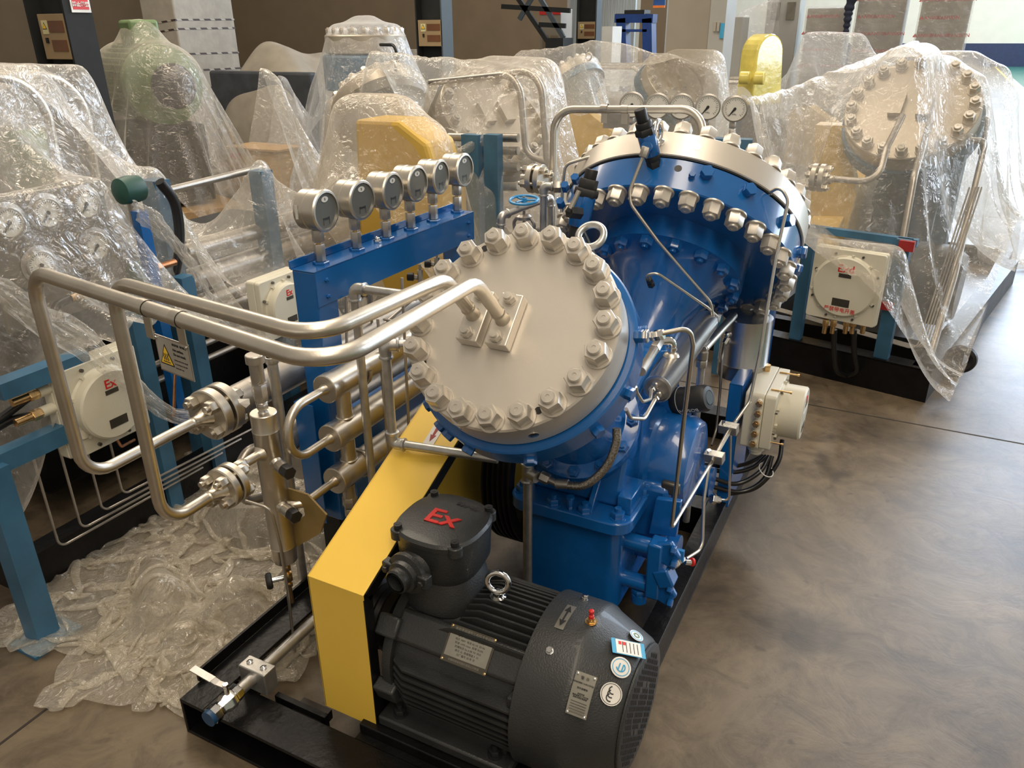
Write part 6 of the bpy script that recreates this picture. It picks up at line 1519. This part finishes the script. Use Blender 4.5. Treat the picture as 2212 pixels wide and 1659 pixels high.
# covered heap under a canvas
def heap(name, label, cx, cy, rx, ry, h, m_, seed, n=40):
    rng = np.random.RandomState(seed); ph = rng.rand(12)*6.28
    vs = []; fs = []
    for i in range(n+1):
        for j in range(n+1):
            u, v = i/n*2-1, j/n*2-1; e = max(0, 1-(abs(u)**3.2+abs(v)**3.2)**(1/1.6)); s = e**.35 if e > 0 else 0
            f = .06*sum(math.sin(u*(3+k)+v*(5-k)+ph[k]) for k in range(5))/2
            vs.append((cx+u*rx*(1+.05*math.sin(9*v+ph[7])), cy+v*ry, max(0.01, h*s*(1+f))))
    for i in range(n):
        for j in range(n): a = i*(n+1)+j; fs.append((a, a+n+1, a+n+2, a+1))
    o = MB().add(vs, fs).build(name, m_, None); o2 = tag(o, label, 'cover')
    return o
q = at(590, 250, z=0)
c_ = at(606, 130, y=8.5); heap('canvas_cover', 'tan canvas cover over dark equipment right of the tall wrapped crate', c_.x, 8.7, 1.0, .8, c_.z+.18, 'tarp', 3)
tag(MB().box((c_.x-.85, 8.05, 0), (c_.x+.85, 8.2, c_.z-.12)).build('dark_machine', 'tarp_dark', None, bevel=.03, smooth=False), 'dark blue box-shaped machine below the canvas cover', 'machine')
# blue press frame and small things far back
bl = thing('press_frame', tuple(atd(1372, 70, 19)), 'dark blue portal frame of a press with black gear on top, far back', 'machine'); yb_ = 17
mat('blue_press', (.01, .045, .20), .4)
for (a, b, w_) in (((1346, 40), (1350, 172), .2), ((1402, 40), (1404, 172), .2), ((1333, 40), (1415, 40), .16), ((1345, 66), (1402, 66), .05)):
    MB().beam(at(*a, y=yb_), at(*b, y=yb_), w_, .3, (0, 1, 0)).build('frame_bar', 'blue_press', bl, smooth=False)
MB().box((at(1352, 30, y=yb_).x, yb_-.1, at(1352, 35, y=yb_).z), (at(1395, 30, y=yb_).x, yb_+.3, at(1352, 22, y=yb_).z)).cyl(at(1330, 33, y=yb_), at(1406, 33, y=yb_), .03).build('motor_top', 'black_iron', bl)
for px_ in (1346, 1402):
    q = at(px_, 100, y=yb_); MB().box((q.x-.1, yb_-.1, 0), (q.x+.1, yb_+.1, q.z)).build('leg', 'blue_press', bl, smooth=False)
bs_ = thing('hanging_sign', tuple(at(1424, 5, y=16)), 'blue hanging board with orange lower edge at the back', 'sign')
a_, b_ = at(1411, 12, y=16), at(1436, 12, y=16)
mat('sign_blue2', (.02, .08, .28), .5)
MB().box((a_.x, 16, a_.z), (b_.x, 16.03, a_.z+.4)).build('board', 'sign_blue2', bs_, smooth=False)
MB().box((a_.x, 15.99, a_.z-.04), (b_.x, 16.02, a_.z)).build('orange_edge', 'orange', bs_, smooth=False)
text('board_text', '01', .14, axm(((a_.x+b_.x)/2, 15.985, a_.z+.16), -Y, X), 'sign_white', bs_, ext=.001)
gb = tag(MB().box((at(1300, 70, y=15).x, 15, 0), (at(1323, 70, y=15).x, 15.5, at(1310, 57, y=15).z)).build('white_bin', 'white_paint', None, smooth=False), 'white box on the floor right of the third column', 'box')
# yellow wrapped wheels
for i, (px, py, r_, d, lab) in enumerate(((1628, 118, 33, 9.0, 'large yellow rounded guard in film, upright, behind the gauges'), (1572, 155, 24, 8.6, 'smaller yellow rounded guard in film, left of the large yellow one'), (1690, 170, 30, 9.6, 'yellow rounded guard half hidden behind the blue machine film'))):
    c = atd(px, py, d); R_ = r_/FPX*d*1.25; t = thing('yellow_guard', (c.x, c.y, 0), lab, 'guard', 'yellow guards in film')
    P = [(R_*math.cos(a), R_*math.sin(a)) for a in [PI*k/12 for k in range(13)]]+[(-R_*1.02, -R_*2.4), (R_*1.3, -R_*2.4)]
    MB().box((c.x-.12, c.y-.12, 0), (c.x+.12, c.y+.12, c.z-R_*2.2)).build('stand', 'black_iron', t, smooth=False)
    if 'yellow_film' not in MT: mat('yellow_film', (.74, .62, .14), .18, 0, .12, 8, .9, 14, coat=.6); MB().prism(P, X*.5+Y*.86, Z, c, V((.86, -.5, 0))*R_*1.1).build('guard_cover', 'yellow_film', t, bevel=.02, smooth=False)
bw = atd(1598, 168, 8.8)
for k in (0, 1): tag(MB().cyl(bw+X*.16*k, bw+X*(.16*k+.11), .07).build('yellow_roller', 'yellow_film', None, bevel=.01), ['left of two small pale yellow wrapped wheels', 'right of two small pale yellow wrapped wheels'][k], 'wheel', 'small yellow wheels')
pts_ = spline([at(1842, -8, y=12.1), at(1834, 20, y=12.1), at(1832, 36, y=12.08), at(1829, 55, y=12.1), at(1827, 72, y=12.1)])
rr_ = [.065-.035*(k/len(pts_))+.008*math.sin(k*1.1) for k in range(len(pts_))]
tag(MB().tube(pts_, rr_, 10).build('navy_cloth', 'dark_cloth', None), 'navy cloth hanging down beside the wrapped crates', 'cloth')
tag(MB().cyl(at(1570, -10, y=11), at(1572, 60, y=11), .035).build('orange_pipe', 'orange', None), 'thin orange-red vertical pipe beside the white cabinet door', 'pipe')
# equipment at the far left
for i, (px, py, w_, lab) in enumerate(((40, 110, .8, 'green machine under film at the far left edge'), (120, 120, .6, 'pale green drum under film left of the nearest column'))):
    c = atd(px, py, 7.5+i*.5); t = thing('green_machine', (c.x, c.y, 0), lab, 'machine', 'green machines under film')
    MB().lathe((c.x, c.y-.3, .55), Y, [(.15, 0), (.34, .05), (.34, .7), (.2, .75)], 28).build('drum', 'motor_green', t)
    MB().box((c.x-.3, c.y-.3, 0), (c.x+.3, c.y+.4, .25)).build('base', 'black_iron', t, smooth=False)
for i, (x_, y_, z_) in enumerate(((-7.2, 9.6, 1.25), (-3.9, 10.6, 1.3), (-2.7, 11.5, 1.1), (-9.0, 13, 1.4))):
    t = thing('covered_machine', (x_, y_, 0), ['grey boxy machine with pipe rail under film beyond the canvas cover', 'grey machine with pipe rails under film in front of the bracing', 'low grey machine under film left of the third column', 'far grey machine under film beyond the canvas cover'][i], 'machine')
    MB().box((x_-.7, y_-.5, 0), (x_+.7, y_+.5, z_-.35)).build('body', 'cabinet_grey', t, bevel=.03, smooth=False)
    for s in (-.45, .45): MB().tube(fillet([V((x_-.6, y_+s, .3)), V((x_-.6, y_+s, z_)), V((x_+.5, y_+s, z_)), V((x_+.6, y_+s, .3))], .12), .025, 10).build('pipe_rail', 'steel_dull', t)

# ---------------------------------------------------------------- polythene sheets (small cloth solver)
def sim_sheet(name, label, m_, cx, cy, sx, sy, nx, ny, z0, cols, rot=0, steps=150, its=6, seed=1, slack=1.5, sub=1, group='clear film covers', noise=.004, pin=None, bend=.15, zfun=None, warp=None, steep=6.0, fric=.85, spread=True):
    rng = np.random.RandomState(seed)
    u = np.linspace(-.5, .5, nx); v = np.linspace(-.5, .5, ny); U, V_ = np.meshgrid(u, v, indexing='ij')
    c, s = math.cos(rot), math.sin(rot)
    Xp = U*sx/slack; Yp = V_*sy/slack
    P = np.stack([cx+Xp*c-Yp*s, cy+Xp*s+Yp*c, np.full_like(U, z0)], -1)
    if zfun is not None: P[..., 2] = zfun(P[..., 0], P[..., 1])
    if warp is not None: P = warp(P)
    ph = rng.rand(10, 4)
    nz = np.zeros_like(U)
    for k in range(10): nz += np.sin(U*(4+30*ph[k, 0])*3+V_*(4+30*ph[k, 1])*3*(1 if k % 2 else -1)+ph[k, 2]*6.28)
    P[..., 2] += noise*nz+noise*rng.randn(nx, ny)*.5
    P[..., 0] += noise*.5*rng.randn(nx, ny); P[..., 1] += noise*.5*rng.randn(nx, ny)
    lx, ly = sx/(nx-1), sy/(ny-1); ld = math.hypot(lx, ly); old = P.copy(); E0 = [P[0, :, :2].copy(), P[-1, :, :2].copy(), P[:, 0, :2].copy(), P[:, -1, :2].copy()]
    def con(A, B, L, k, only_stretch=False):
        d = P[B]-P[A]; n = np.sqrt((d*d).sum(-1, keepdims=True))+1e-9; e = (n-L)/n
        if only_stretch: e = np.maximum(e, 0)
        w_ = d*(e*(.5*k)); P[A] += w_; P[B] -= w_
    S = slice(None)
    def pairs(axis, par, step=1):
        N = nx if axis == 0 else ny; i = np.arange(par, N-step, 2 if step == 1 else 4)
        if step == 2: i = np.concatenate([i, i[i+1 < N-step]+1]) if len(i) else i
        return ((i, S), (i+step, S)) if axis == 0 else ((S, i), (S, i+step))
    g_ = .025; ext = max(sx, sy)*.75; gx0, gy0 = cx-ext, cy-ext; gn = int(2*ext/g_)+1
    GX, GY = np.meshgrid(gx0+np.arange(gn)*g_, gy0+np.arange(gn)*g_, indexing='ij'); H = np.full((gn, gn), .012)
    for a, b, r in cols:
        ax_2, ay_ = a[0], a[1]; bx, by = b[0]-a[0], b[1]-a[1]; L2 = bx*bx+by*by
        if L2 < 1e-8: t = 0 if a[2] > b[2] else 1; dd = np.hypot(GX-ax_2, GY-ay_); zz = max(a[2], b[2])
        else:
            t = np.clip(((GX-ax_2)*bx+(GY-ay_)*by)/L2, 0, 1); dd = np.hypot(GX-ax_2-t*bx, GY-ay_-t*by); zz = a[2]+t*(b[2]-a[2])
        top_z = zz+np.where(dd < r, np.sqrt(np.maximum(r*r-dd*dd, 0)), -(dd-r)*steep)
        H = np.maximum(H, top_z)
    def ground(P, old):
        fx = np.clip((P[..., 0]-gx0)/g_, 0, gn-1.01); fy = np.clip((P[..., 1]-gy0)/g_, 0, gn-1.01); i = fx.astype(int); j = fy.astype(int); fx -= i; fy -= j
        h = (H[i, j]*(1-fx)+H[i+1, j]*fx)*(1-fy)+(H[i, j+1]*(1-fx)+H[i+1, j+1]*fx)*fy
        hit = P[..., 2] < h
        P[..., 2] = np.where(hit, h, P[..., 2]); old[hit] = old[hit]*fric+P[hit]*(1-fric)
    dt2 = 9.8*(1/45.)**2
    for st_i in range(steps):
        vel = (P-old)*.965; sp = np.sqrt((vel**2).sum(-1, keepdims=True)); vel *= np.minimum(1, .06/np.maximum(sp, 1e-9))
        old = P.copy(); P += vel; P[..., 2] -= dt2
        for it in range(its):
            for par in (0, 1):
                A, B = pairs(0, par); con(A, B, lx, .95); A, B = pairs(1, par); con(A, B, ly, .95)
            for (di, dj) in ((1, 1), (1, -1)):
                for par in (0, 1):
                    i = np.arange(par, nx-1, 2)
                    a_ = slice(0, ny-1) if dj > 0 else slice(1, ny); b_ = slice(1, ny) if dj > 0 else slice(0, ny-1)
                    con((i, a_), (i+1, b_), ld, .35)
            for ax in (0, 1):
                for par in range(4):
                    N = nx if ax == 0 else ny; i = np.arange(par, N-2, 4)
                    A = (i, S) if ax == 0 else (S, i); B = (i+2, S) if ax == 0 else (S, i+2)
                    con(A, B, 2*(lx if ax == 0 else ly), bend*.3)
            if it % 2 == 1 or it == its-1:
                if spread: P[0, :, :2], P[-1, :, :2], P[:, 0, :2], P[:, -1, :2] = E0
                ground(P, old)
    idx = np.arange(nx*ny).reshape(nx, ny)
    F = np.stack([idx[:-1, :-1], idx[1:, :-1], idx[1:, 1:], idx[:-1, 1:]], -1).reshape(-1, 4)
    me = bpy.data.meshes.new(name); me.from_pydata(P.reshape(-1, 3).tolist(), [], F.tolist()); me.update()
    me.polygons.foreach_set('use_smooth', [True]*len(me.polygons)); me.materials.append(MT[m_])
    o = bpy.data.objects.new(name, me); col.objects.link(o); tag(o, label, 'plastic sheet', group)
    if sub: md = o.modifiers.new('s', 'SUBSURF'); md.levels = sub; md.render_levels = sub
    return o
def chain(pts, r): return [(tuple(a), tuple(b), r) for a, b in zip(pts[:-1], pts[1:])]
def mcols(o, s):
    """colliders of a wrapped V compressor placed as o"""
    M_ = Matrix.LocRotScale(o.location, o.rotation_euler, V((s, s, s))); out = []
    for sg in (-1, 1):
        n = V((0, sg*S2, S2)); c = V((0, 0, .45))+n*.86; e2 = n.cross(X)
        for k in range(10):
            a = 2*PI*k/10; b = 2*PI*(k+1)/10; R_ = .27
            out.append((tuple(M_ @ (c+(X*math.cos(a)+e2*math.sin(a))*R_)), tuple(M_ @ (c+(X*math.cos(b)+e2*math.sin(b))*R_)), .075*s))
        out.append((tuple(M_ @ (c-n*.04)), tuple(M_ @ (c-n*.02)), .2*s))
    P = [V((0, -1.02, 1.27)), V((0, -.62, 1.27))]; out.append((tuple(M_ @ P[0]), tuple(M_ @ P[1]), .10*s))
    out.append((tuple(M_ @ V((0, -1.02, 1.2))), tuple(M_ @ V((0, -1.02, .6))), .10*s))
    out.append((tuple(M_ @ V((-.3, .05, .8))), tuple(M_ @ V((-.3, -.5, .55))), .09*s))
    out.append((tuple(M_ @ V((-.18, -.78, .32))), tuple(M_ @ V((.3, -.78, .32))), .2*s))
    return out
# right-hand machine
cR = mcols(mA_, 1.22)
pk = at(1995, 84, y=5.9); cR += [((pk.x, pk.y, 1.0), (pk.x, pk.y, pk.z), .03)]
cR += chain([tuple(at(1365, 226, y=3.95)+Z*.02), tuple(at(1590, 235, y=4.1)+Z*.02)], .085)
cR += chain([tuple(at(1595, 222, y=4.15)), tuple(at(1700, 196, y=4.6)), tuple(at(1850, 140, y=5.2)), tuple(at(1985, 88, y=5.8))], .03)
cR += chain([tuple(at(2040, 250, y=5.4)), tuple(at(2135, 255, y=5.5)), tuple(at(2135, 305, y=5.2)), tuple(at(2060, 600, y=4.7))], .04)
cR += chain([tuple(ec_+X*-.16+Z*.15), tuple(ec_+X*.18+Z*.15)], .07)+chain([tuple(ec_+X*-.16-Z*.12), tuple(ec_+X*.18-Z*.12)], .06)
cR += chain([(.20, 4.20, .12), (-.9, 4.40, .12)], .07)+chain([(.20, 4.25, .12), (.6, 6.8, .12)], .07)
sim_sheet('film_sheet', 'big clear film draped over the covered machine at the right, peaked at its top', 'film', -.70, 5.93, 3.8, 5.1, 96, 124, 2.0, cR, rot=math.radians(-10), steps=150, seed=3, slack=1.42)
cR_ = 0
# brown compressor
cM = mcols(mB_, 1.18)
for dx, top_, xr in ((0, 158, 1122), (.09, 150, 1168)):
    cM += chain([tuple(at(930, 178, y=yh+.2)), tuple(at(xr, top_, y=yh)), tuple(at(xr+14, 335, y=yh))], .03)
gq = [at(770, 262, y=3.38), at(860, 266, y=3.38), at(915, 315, y=3.38), at(945, 400, y=3.38)]
cM += chain([tuple(g) for g in gq], .14)
pk2 = at(568, 140, y=4.8); cM += [((pk2.x, pk2.y, .6), (pk2.x, pk2.y, pk2.z), .03)]
cM += chain([tuple(at(800, 110, y=4.6)), tuple(at(960, 128, y=4.4)), tuple(at(1122, 152, y=3.95))], .03)+chain([tuple(at(568, 142, y=4.8)), tuple(at(600, 165, y=4.8))], .03)
pk3 = at(800, 108, y=4.6); cM += [((pk3.x, pk3.y, .6), (pk3.x, pk3.y, pk3.z), .03)]
sim_sheet('film_sheet', 'clear film draped over the brown compressor and its yellow guard', 'film_warm', -2.9, 4.5, 4.9, 4.5, 108, 100, 2.0, cM, rot=math.radians(6), steps=150, seed=5)
# left machine
cL = chain([tuple(at(-120, 165, x=xh)), tuple(at(88, 168, x=xh)), tuple(at(128, 380, x=xh))], .05)
cL += chain([tuple(at(-60, 160, x=-3.2)), tuple(at(175, 163, x=-3.2)), tuple(at(212, 400, x=-3.2))], .05)
cL += chain([(xP-.02, c1.y, c1.z-.03), (xP-.02, c2.y, c2.z-.03)], .045)
for (px, pt, xx) in ((330, 384, -2.62), (560, 364, -2.62)):
    q = at(px, pt, x=xx); cL += [((xx, q.y, .2), (xx, q.y, q.z), .055)]
q = at(720, 345, x=-2.45); cL += [((q.x, q.y, .2), (q.x, q.y, q.z), .02)]
for (p, r_) in (((400, 610), .06), ((400, 665), .05), ((420, 540), .05)):
    q = at(*p, x=-2.66); cL += [((q.x, q.y-.05, q.z), (q.x, q.y+1.7, q.z), r_)]
cL += chain([(-2.3, 1.42, .75), (-2.3, 1.62, .72)], .12)+chain([tuple(at(585, 655, x=-2.4)), tuple(at(640, 640, x=-2.4))], .12)
sim_sheet('film_sheet', 'clear film over the pipe hoops, gauge panel and blue posts at the left', 'film', -3.05, 2.45, 2.7, 4.0, 76, 108, 1.6, cL, rot=math.radians(-4), steps=140, seed=8)
# blue compressor tent, centre machine, blue machine, covered machines
def quick(o, s, label, m_, size, n, seed, extra=(), z0=2.3, rot=0, steps=110):
    return sim_sheet('film_sheet', label, m_, o.location.x, o.location.y, size[0], size[1], n, n, z0, mcols(o, s)+list(extra), rot=rot, steps=steps, its=5, seed=seed)
c3_ = [((-5.45+.3*math.cos(a), 7.3+.3*math.sin(a), 1.70), (-5.45+.3*math.cos(a+.7), 7.3+.3*math.sin(a+.7), 1.70), .12) for a in np.arange(0, 6.2, .7)]
c3_ += [((-5.45-.1, 7.3, 1.80), (-5.45+.1, 7.3, 1.80), .1), ((-6.6, 7.2, 1.25), (-6.6, 7.25, 1.28), .05)]
sim_sheet('film_sheet', 'tall bell-shaped film tent over a blue and silver machine', 'film_cool', -5.5, 7.3, 3.6, 3.6, 70, 70, 2.1, c3_, rot=.2, steps=110, its=5, seed=11, slack=1.6, spread=True, steep=3, fric=.7)
pk = at(1298, 80, y=7.6); e4 = [((pk.x, pk.y, .8), (pk.x, pk.y, pk.z), .03)]
pk5 = at(1110, 104, y=7.2); e4 += [((pk5.x, pk5.y, .8), (pk5.x, pk5.y, pk5.z), .03)]
e4 += chain([tuple(pk5), tuple(at(1200, 100, y=7.4)), tuple(pk), tuple(at(1440, 115, y=7.6)), tuple(at(1556, 160, y=7.6))], .03)
quick(M4, 1.15, 'film rising to one sharp peak over the blue compressor behind the hoop pipe', 'film_warm', (6.8, 5.6), 96, 12, e4, z0=2.0, rot=.1)
pk6 = at(1740, 72, y=11.0); pk7 = at(1870, 74, y=11.0)
quick(M5, 1.0, 'bluish clear film over the blue machine behind the round silver head', 'film_cool', (4.4, 4.2), 64, 13, chain([tuple(pk6), tuple(pk7)], .05), z0=2.3)
def rails(x_, y_, z_):
    out = []
    for s in (-.45, .45): out += chain([(x_-.6, y_+s, .3), (x_-.6, y_+s, z_), (x_+.5, y_+s, z_), (x_+.6, y_+s, .3)], .05)
    return out
for i, (x_, y_, z_) in enumerate(((-7.2, 9.6, 1.25), (-3.9, 10.6, 1.3), (-2.7, 11.5, 1.1), (-9.0, 13, 1.4))):
    sim_sheet('film_sheet', ['film over the boxy machine beyond the canvas cover', 'crinkled film over the pipe rails in front of the bracing', 'low film cover left of the third column', 'farthest film cover beyond the canvas cover'][i], ['film_warm', 'film_cool', 'film_warm', 'film_warm'][i], x_, y_, 3.6, 3.4, 50, 48, z_+.3, rails(x_, y_, z_), steps=90, its=5, seed=20+i)
cg_ = [(tuple(gc_-ax_*.5), tuple(gc_+ax_*.4), Rg+.03), (tuple(gc_+Z*(Rg+.05)-ax_*.1), tuple(gc_+Z*(Rg+.05)+ax_*.1), .17), (tuple(fc), tuple(fc+ax_*.02), .2), ((gc_.x, gc_.y, .1), (gc_.x, gc_.y, zf), .45)]
sim_sheet('film_sheet', 'film hanging like a cone over the pale green motor', 'film_warm', gc_.x, gc_.y, 3.4, 3.4, 64, 64, gc_.z+.7, cg_, rot=.5, slack=1.55, spread=True, steep=3, fric=.7, steps=110, its=5, seed=31)
c8 = atd(60, 110, 7.8)
sim_sheet('film_sheet', 'film over the green machines at the far left', 'film_cool', c8.x, c8.y, 3.2, 2.6, 50, 44, 1.9, [((c8.x-.9, c8.y, 1.2), (c8.x+.5, c8.y, 1.25), .12), ((c8.x, c8.y-.3, .6), (c8.x, c8.y+.5, .6), .36)], rot=.3, steps=90, its=5, seed=33)
# film over the cabinets and wheels to the right of centre
c9 = atd(1660, 60, 13.3)
a9, b9 = at(1600, 30, y=12.8), at(1725, 0, y=12.9)
sim_sheet('film_sheet', 'whitish film hanging off the grey cabinets above the yellow guards', 'film_cool', c9.x-.2, 12.9, 2.2, 3.4, 40, 60, 2.6, [((a9.x, 12.7, a9.z), (b9.x, 12.7, b9.z+.1), .05), ((b9.x, 13.2, b9.z+.1), (b9.x, 12.7, b9.z+.1), .05)], steps=80, its=5, seed=35)
# crumpled heap on the floor at the left
def warp_pile(P):
    c0 = np.array([-2.02, 1.42]); d = P[..., :2]-c0; P[..., 0] = c0[0]+d[..., 0]; P[..., 1] = c0[1]+d[..., 1]; return P
def zp(x, y): 
    return .24+.14*np.sin(5*x+3*y)+.11*np.sin(9*y-5*x)+.08*np.sin(15*x+4*y+2)+.06*np.sin(21*y+9*x)+.04*np.sin(34*x-21*y)
cP = [((-1.72, 1.85, .0), (-1.72, 2.0, .30), .10), ((-2.2, 1.45, .0), (-1.95, 1.3, .10), .05), ((-2.3, 1.75, .0), (-2.0, 1.8, .16), .05), ((-1.8, 1.3, .0), (-1.75, 1.4, .12), .04), ((-1.525, .9, .04), (-1.525, 2.4, .04), .04)]
sim_sheet('film_heap', 'crumpled heap of clear plastic film lying on the floor left of the skid', 'film_pile', -2.03, 1.68, 2.1, 2.4, 112, 124, .3, cP, rot=.25, steps=46, its=8, seed=41, slack=2.0, noise=.014, bend=.35, zfun=zp, group=None, spread=False, steep=1.6, fric=.4)
sim_sheet('film_heap', 'looser edge of the plastic heap spread toward the camera', 'film_pile', -1.82, 1.25, 1.05, 1.05, 80, 80, .2, [((-1.85, 1.3, .02), (-1.75, 1.15, .0), .05)], rot=.4, steps=44, its=8, seed=47, slack=1.9, noise=.014, bend=.35, zfun=zp, group=None, spread=False, steep=1.6, fric=.4)
# loose crinkled lower edges of the left film
def ribbon(label, pts, w_, nrm, seed, m_='film_dense', n=90, k=14, amp=.016):
    rng = np.random.RandomState(seed); P = spline(pts, max(2, n//(len(pts)-1))); n = len(P); vs = []; fs = []; ph = rng.rand(8)*6.28
    for i, p in enumerate(P):
        s_ = i/(n-1); ww = w_*(.55+.45*math.sin(PI*min(1, s_*1.1)+.3*math.sin(7*s_+ph[0])))
        for j in range(k):
            v_ = j/(k-1); o = V(nrm)*(amp*(math.sin(j*1.9+ph[1]+9*s_)+.7*math.sin(38*s_+j*.9+ph[2])+.5*math.sin(71*s_-j*1.3+ph[3])))
            vs.append(p+V((-.25, 0, 1)).normalized()*ww*(v_**.9)*(1+.1*math.sin(23*s_+ph[4]))+o)
    for i in range(n-1):
        for j in range(k-1): a = i*k+j; fs.append((a, a+k, a+k+1, a+1))
    o = MB().add(vs, fs).build('film_edge', m_, None, ang=180); tag(o, label, 'plastic sheet'); md = o.modifiers.new('s', 'SUBSURF'); md.levels = 1; md.render_levels = 1; return o
film('film_edge_mat', (.80, .77, .70), .16, wr=1.2, ws=26, gloss=.75, rough=.12)
ribbon('crinkled film edge running down past the left Ex box toward the larger flange', [at(-20, 640, x=-2.2), at(70, 720, x=-2.17), at(170, 775, x=-2.15), at(280, 850, x=-2.12), at(350, 905, x=-2.1), at(425, 925, x=-2.1)], .16, (1, -.3, .2), 5, 'film_edge_mat')
ribbon('crinkled film edge slanting behind the signed pipe to the second Ex box', [at(300, 480, x=-2.35), at(355, 520, x=-2.3), at(420, 600, x=-2.25), at(480, 690, x=-2.22), at(545, 720, x=-2.25)], .12, (1, -.3, .2), 9, 'film_edge_mat')
